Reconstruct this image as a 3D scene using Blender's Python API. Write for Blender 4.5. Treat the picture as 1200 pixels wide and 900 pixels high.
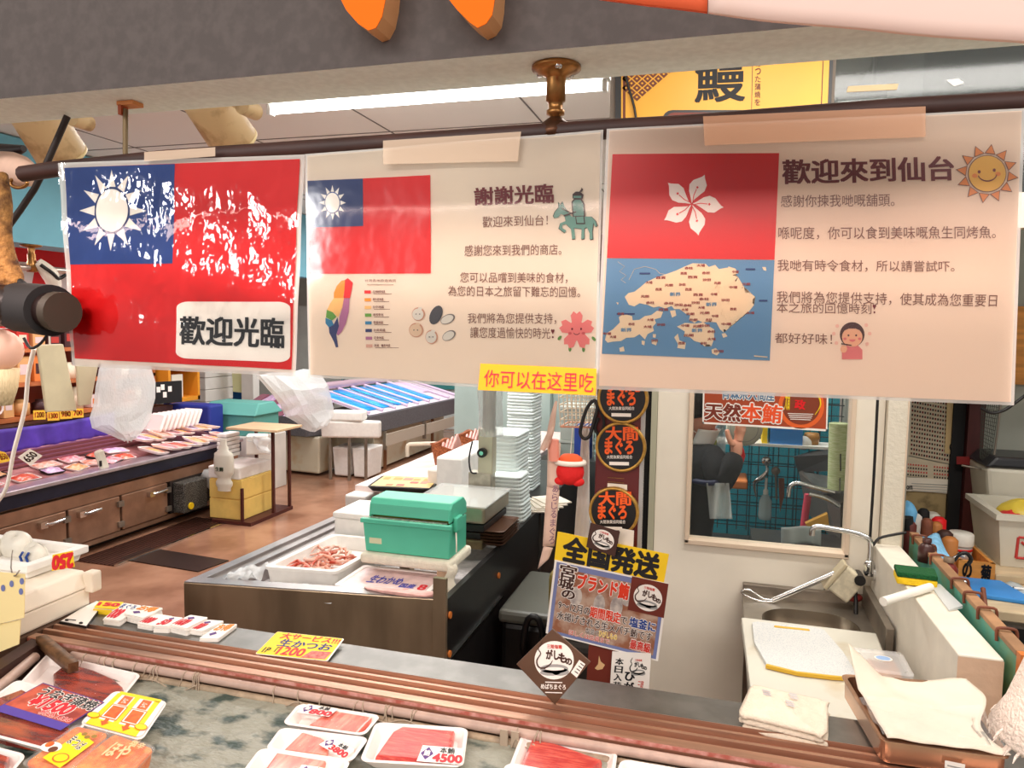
import bpy, math, random
from mathutils import Vector as V, Matrix
random.seed(11)
R = math.radians
sc = bpy.context.scene
for o in list(bpy.data.objects):
 bpy.data.objects.remove(o)

# ------------------------------------------------------------------ camera, world, lights, exposure
CAMZ = 1.65
FPX = 866.0
cam_d = bpy.data.cameras.new('camera')
cam_d.sensor_width = 36.0
cam_d.lens = FPX / 1200 * 36
cam_d.clip_start = 0.02
cam = bpy.data.objects.new('camera', cam_d)
sc.collection.objects.link(cam)
CM = Matrix.Rotation(R(16), 3, 'Z') @ Matrix.Rotation(R(90 - 4.6), 3, 'X') @ Matrix.Rotation(R(0.9), 3, 'Z')
cam.matrix_world = Matrix.Translation((0, 0, CAMZ)) @ CM.to_4x4()
sc.camera = cam

sc.view_settings.view_transform = 'Standard'
sc.view_settings.look = 'None'
sc.view_settings.gamma = 1
sc.view_settings.use_curve_mapping = False
sc.view_settings.exposure = 0.0

w = bpy.data.worlds.new('world')
sc.world = w
w.use_nodes = True
w.node_tree.nodes['Background'].inputs[0].default_value = (1.0, 0.96, 0.93, 1)
w.node_tree.nodes['Background'].inputs[1].default_value = 0.55


def area(name, loc, rot, sx, sy, power, col=(1, 1, 1)):
 l = bpy.data.lights.new(name, 'AREA')
 l.shape = 'RECTANGLE'
 l.size, l.size_y = sx, sy
 l.energy = power
 l.color = col
 o = bpy.data.objects.new(name, l)
 sc.collection.objects.link(o)
 o.location = loc
 o.rotation_euler = rot
 return o


area('aisle_light', (-1.2, -1.6, 3.0), (R(32), 0, 0), 2.4, 0.3, 55, (1, 0.95, 0.9))
area('aisle_light', (1.6, -1.5, 3.0), (R(32), 0, 0), 2.4, 0.3, 40, (1, 0.93, 0.88))
for lx in (-3.5, -2.3):
 area('poster_glare_light', (lx, -2.6, 2.15), (R(80), 0, 0), 0.35, 0.22, 12, (1, 0.97, 0.95))  # added for glare on the posters, unseen source behind the camera
area('case_lamp', (-0.25, 0.78, 1.77), (R(12), 0, 0), 1.5, 0.06, 4.5, (1, 0.72, 0.62))
area('case_lamp', (-0.2, 0.5, 1.77), (R(-4), 0, 0), 1.6, 0.06, 4, (1, 0.76, 0.68))
area('hall_light', (-1.6, 3.2, 2.68), (0, 0, 0), 2.4, 0.4, 52, (1, 0.98, 0.95))
area('hall_light', (-2.6, 5.6, 2.68), (0, 0, 0), 2.4, 0.6, 80, (1, 0.97, 0.93))
area('hall_light', (-3.0, 8.2, 2.68), (0, 0, 0), 3.0, 0.6, 80, (1, 0.98, 0.96))
area('stall_lamp', (-4.62, 4.3, 2.08), (0, R(-6), 0), 0.1, 2.6, 20, (1, 0.78, 0.84))
area('shop_light', (0.5, 1.75, 2.6), (R(8), 0, 0), 1.4, 0.2, 22, (1, 0.96, 0.9))
area('kitchen_light', (0.5, 3.4, 2.55), (0, 0, 0), 1.2, 0.2, 16, (0.95, 0.98, 1))
area('clutter_light', (1.5, 2.4, 2.5), (0, 0, 0), 0.8, 0.2, 14, (1, 0.95, 0.88))


# ------------------------------------------------------------------ pixel -> world rays
ORG = V((0, 0, CAMZ))


def ray(x, y):
 return CM @ V(((x - 600) / FPX, -(y - 450) / FPX, -1))


def atz(x, y, z):
 d = ray(x, y)
 return ORG + d * ((z - CAMZ) / d.z)


def aty(x, y, Y):
 d = ray(x, y)
 return ORG + d * (Y / d.y)


def atx(x, y, X):
 d = ray(x, y)
 return ORG + d * (X / d.x)


def atd(x, y, D):
 return ORG + ray(x, y) * D


# ------------------------------------------------------------------ materials
def S(r, g, b):
 def c(u):
  u = u / 255
  return u / 12.92 if u <= 0.04045 else ((u + 0.055) / 1.055) ** 2.4
 return (c(r), c(g), c(b), 1)


MC = {}


def mat(name, col, rough=0.5, metal=0.0, spec=0.5, var=0.0, vscale=20, vcol=None, bump=0.0, bscale=40, emit=None, es=0.0,
  trans=0.0, ior=1.45, alpha=1.0, coat=0.0, sss=0.0, stretch=(1, 1, 1), detail=4.0, ramp=(0.4, 0.65), translucent=0.0, coatrough=0.08):
 if name in MC:
  return MC[name]
 m = bpy.data.materials.new(name)
 m.use_nodes = True
 nt = m.node_tree
 b = nt.nodes['Principled BSDF']
 I = b.inputs
 I['Base Color'].default_value = col
 I['Roughness'].default_value = rough
 I['Metallic'].default_value = metal
 I['Specular IOR Level'].default_value = spec
 I['IOR'].default_value = ior
 I['Alpha'].default_value = alpha
 I['Transmission Weight'].default_value = trans
 I['Coat Weight'].default_value = coat
 I['Coat Roughness'].default_value = coatrough
 if sss:
  I['Subsurface Weight'].default_value = sss
  I['Subsurface Radius'].default_value = (0.02, 0.01, 0.008)
  I['Subsurface Scale'].default_value = 0.3
 if emit:
  I['Emission Color'].default_value = emit
  I['Emission Strength'].default_value = es
 if var or vcol or bump:
  tc = nt.nodes.new('ShaderNodeTexCoord')
  mp = nt.nodes.new('ShaderNodeMapping')
  mp.inputs['Scale'].default_value = stretch
  nt.links.new(tc.outputs['Object'], mp.inputs['Vector'])
 if var or vcol:
  n = nt.nodes.new('ShaderNodeTexNoise')
  n.inputs['Scale'].default_value = vscale
  n.inputs['Detail'].default_value = detail
  nt.links.new(mp.outputs[0], n.inputs['Vector'])
  cr = nt.nodes.new('ShaderNodeValToRGB')
  e = cr.color_ramp.elements
  e[0].position, e[1].position = ramp
  e[0].color = col
  if vcol:
   e[1].color = vcol
  else:
   e[1].color = tuple(min(1, c * (1 + var)) for c in col[:3]) + (1,)
   e[0].color = tuple(c * (1 - var) for c in col[:3]) + (1,)
  nt.links.new(n.outputs['Fac'], cr.inputs[0])
  nt.links.new(cr.outputs[0], I['Base Color'])
 if bump:
  n2 = nt.nodes.new('ShaderNodeTexNoise')
  n2.inputs['Scale'].default_value = bscale
  n2.inputs['Detail'].default_value = detail
  nt.links.new(mp.outputs[0], n2.inputs['Vector'])
  bp = nt.nodes.new('ShaderNodeBump')
  bp.inputs['Strength'].default_value = bump
  bp.inputs['Distance'].default_value = 0.01
  nt.links.new(n2.outputs['Fac'], bp.inputs['Height'])
  nt.links.new(bp.outputs[0], I['Normal'])
  if coat:
   nt.links.new(bp.outputs[0], I['Coat Normal'])
 if translucent:
  out = nt.nodes['Material Output']
  tr = nt.nodes.new('ShaderNodeBsdfTranslucent')
  tr.inputs[0].default_value = col
  ms = nt.nodes.new('ShaderNodeMixShader')
  ms.inputs[0].default_value = translucent
  nt.links.new(b.outputs[0], ms.inputs[1])
  nt.links.new(tr.outputs[0], ms.inputs[2])
  nt.links.new(ms.outputs[0], out.inputs[0])
 MC[name] = m
 return m


def film(name, col, fac, rough=0.25, tcol=(1, 1, 1, 1), bump=0.0, bscale=60):
 """thin clear plastic: part see-through, part glossy white"""
 if name in MC:
  return MC[name]
 m = bpy.data.materials.new(name)
 m.use_nodes = True
 nt = m.node_tree
 b = nt.nodes['Principled BSDF']
 b.inputs['Base Color'].default_value = col
 b.inputs['Roughness'].default_value = rough
 t = nt.nodes.new('ShaderNodeBsdfTransparent')
 t.inputs[0].default_value = tcol
 ms = nt.nodes.new('ShaderNodeMixShader')
 ms.inputs[0].default_value = fac
 nt.links.new(t.outputs[0], ms.inputs[1])
 nt.links.new(b.outputs[0], ms.inputs[2])
 nt.links.new(ms.outputs[0], nt.nodes['Material Output'].inputs[0])
 if bump:
  n2 = nt.nodes.new('ShaderNodeTexNoise')
  n2.inputs['Scale'].default_value = bscale
  bp = nt.nodes.new('ShaderNodeBump')
  bp.inputs['Strength'].default_value = bump
  bp.inputs['Distance'].default_value = 0.01
  nt.links.new(n2.outputs['Fac'], bp.inputs['Height'])
  nt.links.new(bp.outputs[0], b.inputs['Normal'])
 MC[name] = m
 return m


# ------------------------------------------------------------------ mesh builder
BASE = {}     # object -> world position of its origin
TXT = {}


def text_mesh(s, bold, space=1.0):
 k = (s, bold, space)
 if k not in TXT:
  c = bpy.data.curves.new('t', 'FONT')
  c.body = s
  c.size = 1
  c.offset = bold
  c.space_line = space
  c.resolution_u = 3
  o = bpy.data.objects.new('t', c)
  m = bpy.data.meshes.new_from_object(o)
  vs = [(v.co.x, v.co.y) for v in m.vertices]
  fs = [tuple(p.vertices) for p in m.polygons]
  bpy.data.objects.remove(o)
  bpy.data.curves.remove(c)
  bpy.data.meshes.remove(m)
  xs = [v[0] for v in vs]
  ys = [v[1] for v in vs]
  bb = (min(xs), min(ys), max(xs), max(ys))
  TXT[k] = ([((x - bb[0]) / (bb[2] - bb[0]), (y - bb[1]) / (bb[3] - bb[1])) for x, y in vs], fs, bb)
 return TXT[k]


def rrect(x0, y0, x1, y1, r, n=5):
 out = []
 for cx, cy, a0 in ((x1 - r, y1 - r, 0), (x0 + r, y1 - r, 90), (x0 + r, y0 + r, 180), (x1 - r, y0 + r, 270)):
  for i in range(n + 1):
   a = R(a0 + 90 * i / n)
   out.append((cx + r * math.cos(a), cy + r * math.sin(a)))
 return out


def circ(cx, cy, rx, ry=None, n=24, a0=0, a1=360):
 ry = rx if ry is None else ry
 k = n if a1 - a0 >= 360 else n + 1
 return [(cx + rx * math.cos(R(a0 + (a1 - a0) * i / n)), cy + ry * math.sin(R(a0 + (a1 - a0) * i / n))) for i in range(k)]


class MB:
 def __init__(s, T=None):
  s.v, s.f, s.mi, s.sm, s.mats, s.T = [], [], [], [], [], T

 def mesh(s, vs, fs, m, smooth=False):
  b = len(s.v)
  T = s.T
  s.v += [tuple(T(p)) if T else tuple(p) for p in vs]
  if m not in s.mats:
   s.mats.append(m)
  k = s.mats.index(m)
  for f in fs:
   s.f.append([i + b for i in f])
   s.mi.append(k)
   s.sm.append(smooth)
  return s

 def poly(s, pts, m):
  return s.mesh(pts, [list(range(len(pts)))], m)

 def box(s, c, d, m, rz=0, M=None):
  x, y, z = d[0] / 2, d[1] / 2, d[2] / 2
  vs = [V((a, b, e)) for a in (-x, x) for b in (-y, y) for e in (-z, z)]
  Q = M if M else Matrix.Rotation(rz, 3, 'Z')
  c = V(c)
  return s.mesh([Q @ v + c for v in vs], [(0, 1, 3, 2), (4, 6, 7, 5), (0, 4, 5, 1), (2, 3, 7, 6), (0, 2, 6, 4), (1, 5, 7, 3)], m)

 def bb(s, x0, y0, z0, x1, y1, z1, m):
  return s.box(((x0 + x1) / 2, (y0 + y1) / 2, (z0 + z1) / 2), (x1 - x0, y1 - y0, z1 - z0), m)

 def hexa(s, b4, t4, m):
  return s.mesh(list(b4) + list(t4), [(3, 2, 1, 0), (4, 5, 6, 7), (0, 1, 5, 4), (1, 2, 6, 5), (2, 3, 7, 6), (3, 0, 4, 7)], m)

 def cyl(s, p0, p1, r0, m, r1=None, n=16, caps=True, smooth=True):
  r1 = r0 if r1 is None else r1
  p0, p1 = V(p0), V(p1)
  d = (p1 - p0).normalized()
  a = d.orthogonal().normalized()
  b = d.cross(a)
  vs = []
  for p, r in ((p0, r0), (p1, r1)):
   vs += [p + (a * math.cos(2 * math.pi * i / n) + b * math.sin(2 * math.pi * i / n)) * r for i in range(n)]
  s.mesh(vs, [(i, (i + 1) % n, n + (i + 1) % n, n + i) for i in range(n)], m, smooth)
  if caps:
   s.mesh(vs[:n], [list(range(n))[::-1]], m)
   s.mesh(vs[n:], [list(range(n))], m)
  return s

 def tube(s, pts, r, m, n=8, rad=None, caps=True, sub=0):
  pts = [V(p) for p in pts]
  if sub:
   q = []
   L = len(pts)
   for i in range(L - 1):
    a, b, c, d = pts[max(0, i - 1)], pts[i], pts[i + 1], pts[min(L - 1, i + 2)]
    for k in range(sub):
     t = k / sub
     q.append(0.5 * (2 * b + (c - a) * t + (2 * a - 5 * b + 4 * c - d) * t * t + (3 * b - a - 3 * c + d) * t ** 3))
   q.append(pts[-1])
   if rad:
    rad = [rad[min(L - 1, i // sub)] + (rad[min(L - 1, i // sub + 1)] - rad[min(L - 1, i // sub)]) * (i % sub) / sub for i in range(len(q))]
   pts = q
  L = len(pts)
  vs = []
  up = None
  for i, p in enumerate(pts):
   d = (pts[min(L - 1, i + 1)] - pts[max(0, i - 1)])
   d = d.normalized() if d.length > 1e-9 else V((0, 0, 1))
   if up is None:
    up = d.orthogonal().normalized()
   up = (up - d * up.dot(d))
   up = up.normalized() if up.length > 1e-6 else d.orthogonal().normalized()
   b = d.cross(up)
   rr = rad[i] if rad else r
   vs += [p + (up * math.cos(2 * math.pi * k / n) + b * math.sin(2 * math.pi * k / n)) * rr for k in range(n)]
  fs = [(i * n + k, i * n + (k + 1) % n, (i + 1) * n + (k + 1) % n, (i + 1) * n + k) for i in range(L - 1) for k in range(n)]
  s.mesh(vs, fs, m, True)
  if caps:
   s.mesh(vs[:n], [list(range(n))[::-1]], m)
   s.mesh(vs[-n:], [list(range(n))], m)
  return s

 def lathe(s, prof, m, c=(0, 0, 0), n=24, Q=None, smooth=True, sx=1, sy=1):
  c = V(c)
  vs = []
  for r, z in prof:
   for i in range(n):
    a = 2 * math.pi * i / n
    p = V((r * math.cos(a) * sx, r * math.sin(a) * sy, z))
    vs.append((Q @ p if Q else p) + c)
  fs = [(j * n + i, j * n + (i + 1) % n, (j + 1) * n + (i + 1) % n, (j + 1) * n + i) for j in range(len(prof) - 1) for i in range(n)]
  return s.mesh(vs, fs, m, smooth)

 def prism(s, poly, z0, z1, m, m_side=None):
  n = len(poly)
  s.mesh([(x, y, z0) for x, y in poly], [list(range(n))[::-1]], m)
  s.mesh([(x, y, z1) for x, y in poly], [list(range(n))], m)
  s.mesh([(x, y, z) for z in (z0, z1) for x, y in poly], [(i, (i + 1) % n, n + (i + 1) % n, n + i) for i in range(n)], m_side or m)
  return s

 def flat(s, poly, z, m):
  return s.mesh([(x, y, z) for x, y in poly], [list(range(len(poly)))], m)

 def loops(s, rings, m, smooth=False, cap0=False, cap1=False):
  n = len(rings[0])
  vs = [p for r in rings for p in r]
  fs = [(j * n + i, j * n + (i + 1) % n, (j + 1) * n + (i + 1) % n, (j + 1) * n + i) for j in range(len(rings) - 1) for i in range(n)]
  if cap0:
   fs.append(list(range(n))[::-1])
  if cap1:
   fs.append([(len(rings) - 1) * n + i for i in range(n)])
  return s.mesh(vs, fs, m, smooth)

 def grid(s, fn, nu, nv, m, smooth=True):
  vs = [fn(i / nu, j / nv) for j in range(nv + 1) for i in range(nu + 1)]
  fs = [(j * (nu + 1) + i, j * (nu + 1) + i + 1, (j + 1) * (nu + 1) + i + 1, (j + 1) * (nu + 1) + i) for j in range(nv) for i in range(nu)]
  return s.mesh(vs, fs, m, smooth)

 def sphere(s, c, r, m, n=16, k=10, sc3=(1, 1, 1), Q=None):
  c = V(c)
  vs = []
  for j in range(k + 1):
   t = math.pi * j / k
   for i in range(n):
    a = 2 * math.pi * i / n
    p = V((r * math.sin(t) * math.cos(a) * sc3[0], r * math.sin(t) * math.sin(a) * sc3[1], r * math.cos(t) * sc3[2]))
    vs.append((Q @ p if Q else p) + c)
  fs = [(j * n + i, (j + 1) * n + i, (j + 1) * n + (i + 1) % n, j * n + (i + 1) % n) for j in range(k) for i in range(n)]
  return s.mesh(vs, fs, m, True)

 def text(s, t, q, m, bold=0.0, fn=None, z=0.0, space=1.0):
  """stretch text over a quad q = TL,TR,BR,BL (2D or 3D points); fn maps a 2D point to the world"""
  vs, fs, bb = text_mesh(t, 0.0, space)
  q = [V(p) for p in q]
  hx, hy = bold / (bb[2] - bb[0]), bold / (bb[3] - bb[1])      # thicken by overlapping shifted copies
  shifts = ((0, 0),) if bold <= 0 else ((-hx, 0), (hx, 0), (0, hy), (0, -hy), (-hx * .7, hy * .7), (hx * .7, -hy * .7), (hx * .7, hy * .7), (-hx * .7, -hy * .7)) if bold > 0.04 else ((-hx, -hy * .6), (hx, hy * .6), (-hx, hy * .6), (hx, -hy * .6))
  nn = getattr(fn, 'n', None)
  for k, (du, dv) in enumerate(shifts):
   lift = 4e-5 * k
   out = []
   for u, v in vs:
    u2, v2 = (u + du), (v + dv)
    p = q[3].lerp(q[2], u2).lerp(q[0].lerp(q[1], u2), v2)
    out.append((fn(p) + nn * lift if nn else fn(p)) if fn else (p if len(p) == 3 else V((p.x, p.y, z + lift))))
   s.mesh(out, fs, m)
  return s

 def build(s, name, parent=None, label=None, cat=None, group=None, kind=None, bev=0, seg=2, subd=0, smooth_all=False, solid=0, base=None, partlabel=None):
  if parent is not None:
   org = BASE[parent]
  elif base is not None:
   org = V(base)
  else:
   xs = [p[0] for p in s.v]
   ys = [p[1] for p in s.v]
   org = V(((min(xs) + max(xs)) / 2, (min(ys) + max(ys)) / 2, min(p[2] for p in s.v)))
  me = bpy.data.meshes.new(name)
  me.from_pydata([(p[0] - org[0], p[1] - org[1], p[2] - org[2]) for p in s.v], [], s.f)
  for m in s.mats:
   me.materials.append(m)
  me.polygons.foreach_set('material_index', s.mi)
  me.polygons.foreach_set('use_smooth', [True] * len(s.sm) if smooth_all else s.sm)
  me.update()
  o = bpy.data.objects.new(name, me)
  sc.collection.objects.link(o)
  if parent is not None:
   o.parent = parent
  else:
   o.location = org
  BASE[o] = org
  if bev:
   md = o.modifiers.new('bevel', 'BEVEL')
   md.width = bev
   md.segments = seg
   md.limit_method = 'ANGLE'
   md.angle_limit = R(35)
  if solid:
   md = o.modifiers.new('solid', 'SOLIDIFY')
   md.thickness = solid
   md.offset = 0
  if subd:
   md = o.modifiers.new('sub', 'SUBSURF')
   md.levels = md.render_levels = subd
  if label:
   o['label'] = label
  if partlabel:
   o['label'] = partlabel
  if cat:
   o['category'] = cat
  if group:
   o['group'] = group
  if kind:
   o['kind'] = kind
  return o


def thing(name, label, cat, loc, group=None):
 o = bpy.data.objects.new(name, None)
 o.empty_display_size = 0.05
 sc.collection.objects.link(o)
 o.location = loc
 BASE[o] = V(loc)
 o['label'] = label
 o['category'] = cat
 if group:
  o['group'] = group
 return o


def dup(root, loc, rz=0, label=None, group=None, scale=None):
 def cp(o, par):
  c = o.copy()
  sc.collection.objects.link(c)
  c.parent = par
  BASE[c] = V(loc)
  for ch in list(o.children):
   cp(ch, c)
  return c
 r = cp(root, None)
 r.location = loc
 r.rotation_euler = (0, 0, rz)
 if scale:
  r.scale = scale
 if label:
  r['label'] = label
 if group:
  r['group'] = group
 return r


class Plane:
 """a flat (or gently rippled) surface in the world; pixels are carried onto it along the view ray"""
 def __init__(s, p0, n, disp=None):
  s.p, s.n, s.disp = V(p0), V(n).normalized(), disp

 def px(s, x, y, off=0.0):
  d = ray(x, y)
  t = (s.p - ORG).dot(s.n) / d.dot(s.n)
  q = ORG + d * t
  if s.disp:
   off = off + s.disp(q)
  return q + s.n * off

 def fn(s, off):
  f = lambda p: s.px(p[0], p[1], off)
  f.n = s.n
  return f

 def poly(s, mb, pts, m, off):
  return mb.poly([s.px(x, y, off) for x, y in pts], m)

 def quad(s, mb, q, m, off, nu=1, nv=1):
  def f(u, v):
   a = V(q[0]).lerp(V(q[1]), u)
   b = V(q[3]).lerp(V(q[2]), u)
   p = a.lerp(b, v)
   return s.px(p.x, p.y, off)
  return mb.grid(lambda u, v: f(u, 1 - v), nu, nv, m, nu > 1)

 def text(s, mb, t, q, m, off, bold=0.0, space=1.0):
  if len(q) == 4 and not hasattr(q[0], '__len__'):
   x0, y0, x1, y1 = q
   q = [(x0, y0), (x1, y0), (x1, y1), (x0, y1)]
  return mb.text(t, q, m, bold, s.fn(off), space=space)


def quad_map(tl, tr, br, bl, n=None):
 """metric local (x right, y down->up, z out) frame over four world corners: returns T, W, H"""
 tl, tr, br, bl = V(tl), V(tr), V(br), V(bl)
 W = ((tr - tl).length + (br - bl).length) / 2
 H = ((tl - bl).length + (tr - br).length) / 2
 n = V(n).normalized() if n else (tr - bl).cross(tl - br).normalized()

 def T(p):
  u, v = p[0] / W, p[1] / H
  return bl.lerp(br, u).lerp(tl.lerp(tr, u), v) + n * p[2]
 return T, W, H
# ================================================================== MATERIALS (shared)
WHITE = mat('white_paint', S(232, 228, 220), 0.5, var=0.04, vscale=6)
CREAM = mat('cream_wall', S(242, 233, 216), 0.45, var=0.04, vscale=4)
CREAMTEX = mat('textured_wallpaper', S(226, 218, 200), 0.6, var=0.03, vscale=8, bump=0.25, bscale=90)
STEEL = mat('brushed_steel', S(126, 124, 120), 0.4, 0.85, var=0.12, vscale=18, stretch=(1, 1, 8))
STEELD = mat('dull_steel', S(150, 140, 128), 0.4, 0.75, var=0.18, vscale=9)
CHROME = mat('chrome', S(215, 215, 215), 0.15, 1.0)
BRASS = mat('aged_brass', S(168, 120, 70), 0.32, 0.9, var=0.3, vscale=40)
BLACK = mat('black_plastic', S(28, 26, 26), 0.4)
BLACKM = mat('black_matte', S(22, 21, 22), 0.75)
DARKWOOD = mat('dark_wood', S(62, 36, 30), 0.55, var=0.3, vscale=10, stretch=(1, 8, 8))
GLASS = film('window_glass', (0.5, 0.55, 0.55, 1), 0.022, 0.03, (0.97, 0.985, 0.98, 1))
PAPER = mat('paper_white', S(236, 226, 210), 0.7)
FOAM = mat('white_foam', S(240, 236, 230), 0.6, var=0.03, vscale=30)
FOAMP = mat('tray_foam', S(244, 232, 226), 0.5)
CLEAR = film('clear_plastic', (0.95, 0.95, 0.95, 1), 0.16, 0.12)
BAG = film('thin_bag', (0.93, 0.95, 0.95, 1), 0.55, 0.28, bump=0.5, bscale=35)
RED = mat('print_red', S(226, 20, 28), 0.5)
DKRED = mat('print_maroon', S(110, 16, 24), 0.6)
BLUE = mat('print_blue', S(24, 62, 140), 0.5)
INK = mat('ink_black', S(26, 24, 26), 0.6)
TEXTB = mat('ink_brown', S(120, 74, 60), 0.6)
YEL = mat('card_yellow', S(246, 206, 30), 0.55)
ORANGE = mat('orange_plastic', S(244, 112, 10), 0.6, spec=.15)

# ================================================================== STRUCTURE
FLOOR = mat('floor_wet', S(140, 98, 76), 0.22, vcol=S(178, 132, 106), vscale=2.6, ramp=(0.38, 0.66), bump=0.05, bscale=6)
MB().bb(-9, -3, -0.08, 4, 13, 0, FLOOR).build('floor', kind='structure')
CEIL = mat('ceiling_panel', S(240, 234, 226), 0.7)
b = MB()
b.bb(-9, 0.9, 2.75, 4, 13, 2.8, CEIL)
SEAM = mat('seam_grey', S(120, 112, 108), 0.8)
for x in (-4.6, -3.7, -2.8, -1.9, -1.0, -0.1):
 b.bb(x - 0.004, 0.9, 2.747, x + 0.004, 13, 2.751, SEAM)
for y in (2.2, 4.0, 5.8):
 b.bb(-9, y - 0.004, 2.747, 4, y + 0.004, 2.751, SEAM)
b.build('ceiling', kind='structure')
MB().bb(-9, 12.5, 0, 4, 12.6, 2.8, WHITE).build('wall_back', kind='structure')
MB().bb(-9.1, -3, 0, -9, 13, 2.8, WHITE).build('wall_left', kind='structure')

# overhead fascia beam above the fish case
BEAMF = mat('beam_front_shaded', S(86, 78, 75), 0.8, var=0.1, vscale=90)  # shade on the beam's front face put into a darker colour
BEAMB = mat('beam_paint', S(240, 250, 244), 0.75, var=0.05, vscale=120)
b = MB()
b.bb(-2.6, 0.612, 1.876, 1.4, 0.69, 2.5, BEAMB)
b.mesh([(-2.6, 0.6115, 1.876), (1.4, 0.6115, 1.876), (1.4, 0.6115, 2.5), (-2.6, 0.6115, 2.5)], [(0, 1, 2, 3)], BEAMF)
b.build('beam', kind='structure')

# back-room partition: cream wall with an opening, corner post, transom
YW = 2.47
b = MB()
b.bb(-0.205, YW, 0, -0.094, YW + 0.05, 1.95, CREAM)
b.bb(0.386, YW, 0, 0.478, YW + 0.05, 1.95, CREAM)
b.bb(-0.094, YW, 0, 0.386, YW + 0.05, 0.95, CREAM)
b.bb(-0.094, YW, 1.62, 0.386, YW + 0.05, 1.95, CREAM)
b.build('wall_partition', kind='structure')
FRM = mat('window_frame_paint', S(222, 200, 176), 0.5)
b = MB()
for (x0, z0, x1, z1) in ((-0.104, 0.94, -0.09, 1.63), (0.382, 0.94, 0.396, 1.63), (-0.104, 0.936, 0.396, 0.952), (-0.104, 1.615, 0.396, 1.63)):
 b.bb(x0, YW - 0.012, z0, x1, YW + 0.052, z1, FRM)
wf = b.build('window_1', kind='structure', bev=0.002)
MB().bb(-0.094, YW + 0.02, 0.95, 0.386, YW + 0.024, 1.62, GLASS).build('pane', wf)
b = MB()
b.bb(0.4805, YW - 0.03, 0, 0.534, YW + 0.05, 1.95, CREAMTEX)
b.bb(0.5335, YW - 0.032, 0, 0.5375, YW + 0.05, 1.95, FRM)
b.build('trim_1', kind='structure')
b = MB()
b.bb(-0.225, YW - 0.01, 0, -0.206, YW + 0.05, 1.95, mat('greenish_frame', S(178, 176, 152), 0.5))
b.build('trim_2', kind='structure')
# transom: wall above the opening with a dark pane to the right
b = MB()
b.bb(-0.39, YW, 1.95, 0.29, YW + 0.05, 2.75, mat('transom_panel', S(120, 110, 100), 0.6))
b.bb(0.29, YW, 1.95, 2.4, YW + 0.05, 2.05, CREAM)
b.build('wall_transom', kind='structure')
b = MB()
b.bb(0.29, YW + 0.02, 2.05, 2.4, YW + 0.03, 2.75, film('tinted_glass', S(84, 88, 88), .5, .08, (.75, .78, .78, 1)))
b.build('window_2', kind='structure')

# half wall and recess at the right
HW = mat('half_wall_white', S(228, 220, 204), 0.5, var=0.05, vscale=14)
HWE = mat('half_wall_edge', S(224, 190, 160), 0.6, var=0.06, vscale=12, bump=0.15, bscale=60)
b = MB()
A0, A1, A2, A3 = V((0.458, 2.438, 0)), V((0.533, 2.438, 0)), V((0.558, 1.641, 0)), V((0.476, 1.641, 0))
up = V((0, 0, 1.0))
b.hexa([A3, A2, A1, A0], [p + up for p in (A3, A2, A1, A0)], HW)
b.mesh([A3 + V((0, -0.001, 0)), A2 + V((0, -0.001, 0)), A2 + up + V((0, -0.001, -0.004)), A3 + up + V((0, -0.001, -0.004))], [(0, 1, 2, 3)], HWE)
b.build('wall_half', kind='structure', bev=0.003)
RECESS = mat('recess_grey', S(176, 178, 166), 0.7, var=0.06, vscale=5)
b = MB()
b.bb(0.53, 3.3, 0, 3.0, 3.36, 2.75, RECESS)
b.build('wall_recess', kind='structure')
MB().bb(3.0, 0.5, 0, 3.06, 3.36, 2.75, RECESS).build('wall_right', kind='structure')

# kitchen behind the partition window
TEAL = bpy.data.materials.new('teal_tile')
TEAL.use_nodes = True
nt = TEAL.node_tree
bk = nt.nodes.new('ShaderNodeTexBrick')
bk.offset = 0
for k, v in (('Color1', S(40, 134, 150)), ('Color2', S(48, 146, 160)), ('Mortar', S(24, 84, 96))):
 bk.inputs[k].default_value = v
bk.inputs['Scale'].default_value = 1
bk.inputs['Mortar Size'].default_value = 0.004
bk.inputs['Brick Width'].default_value = 0.1
bk.inputs['Row Height'].default_value = 0.1
tc = nt.nodes.new('ShaderNodeTexCoord')
mp = nt.nodes.new('ShaderNodeMapping')
mp.inputs['Rotation'].default_value = (R(90), 0, 0)
nt.links.new(tc.outputs['Object'], mp.inputs[0])
nt.links.new(mp.outputs[0], bk.inputs['Vector'])
nt.links.new(bk.outputs[0], nt.nodes['Principled BSDF'].inputs['Base Color'])
nt.nodes['Principled BSDF'].inputs['Roughness'].default_value = 0.25
b = MB()
b.bb(-0.24, 3.75, 0, 0.53, 3.8, 1.42, TEAL)
b.bb(-0.24, 3.75, 1.42, 0.53, 3.8, 2.75, mat('kitchen_upper', S(190, 186, 172), 0.6))
b.build('wall_kitchen', kind='structure')
b = MB()
b.bb(0.54, YW + 0.051, 0, 0.56, 3.75, 2.75, mat('kitchen_side', S(150, 146, 134), 0.6))
b.build('wall_kitchen_side', kind='structure')

# ================================================================== RAIL
YR = 0.643
RP = Plane((0, 0.63, 1.7), (0, -1, 0))
rail = MB()
pts = [aty(x, y, YR) for x, y in ((26, 204), (60, 199), (200, 185), (400, 172), (610, 158), (720, 151), (800, 147), (1050, 128), (1200, 120), (1330, 112))]
rail.tube(pts, 0.0085, DARKWOOD, 10)
rail.build('hanging_rail', label='dark brown wooden rail the laminated posters hang from', cat='rail')

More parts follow.
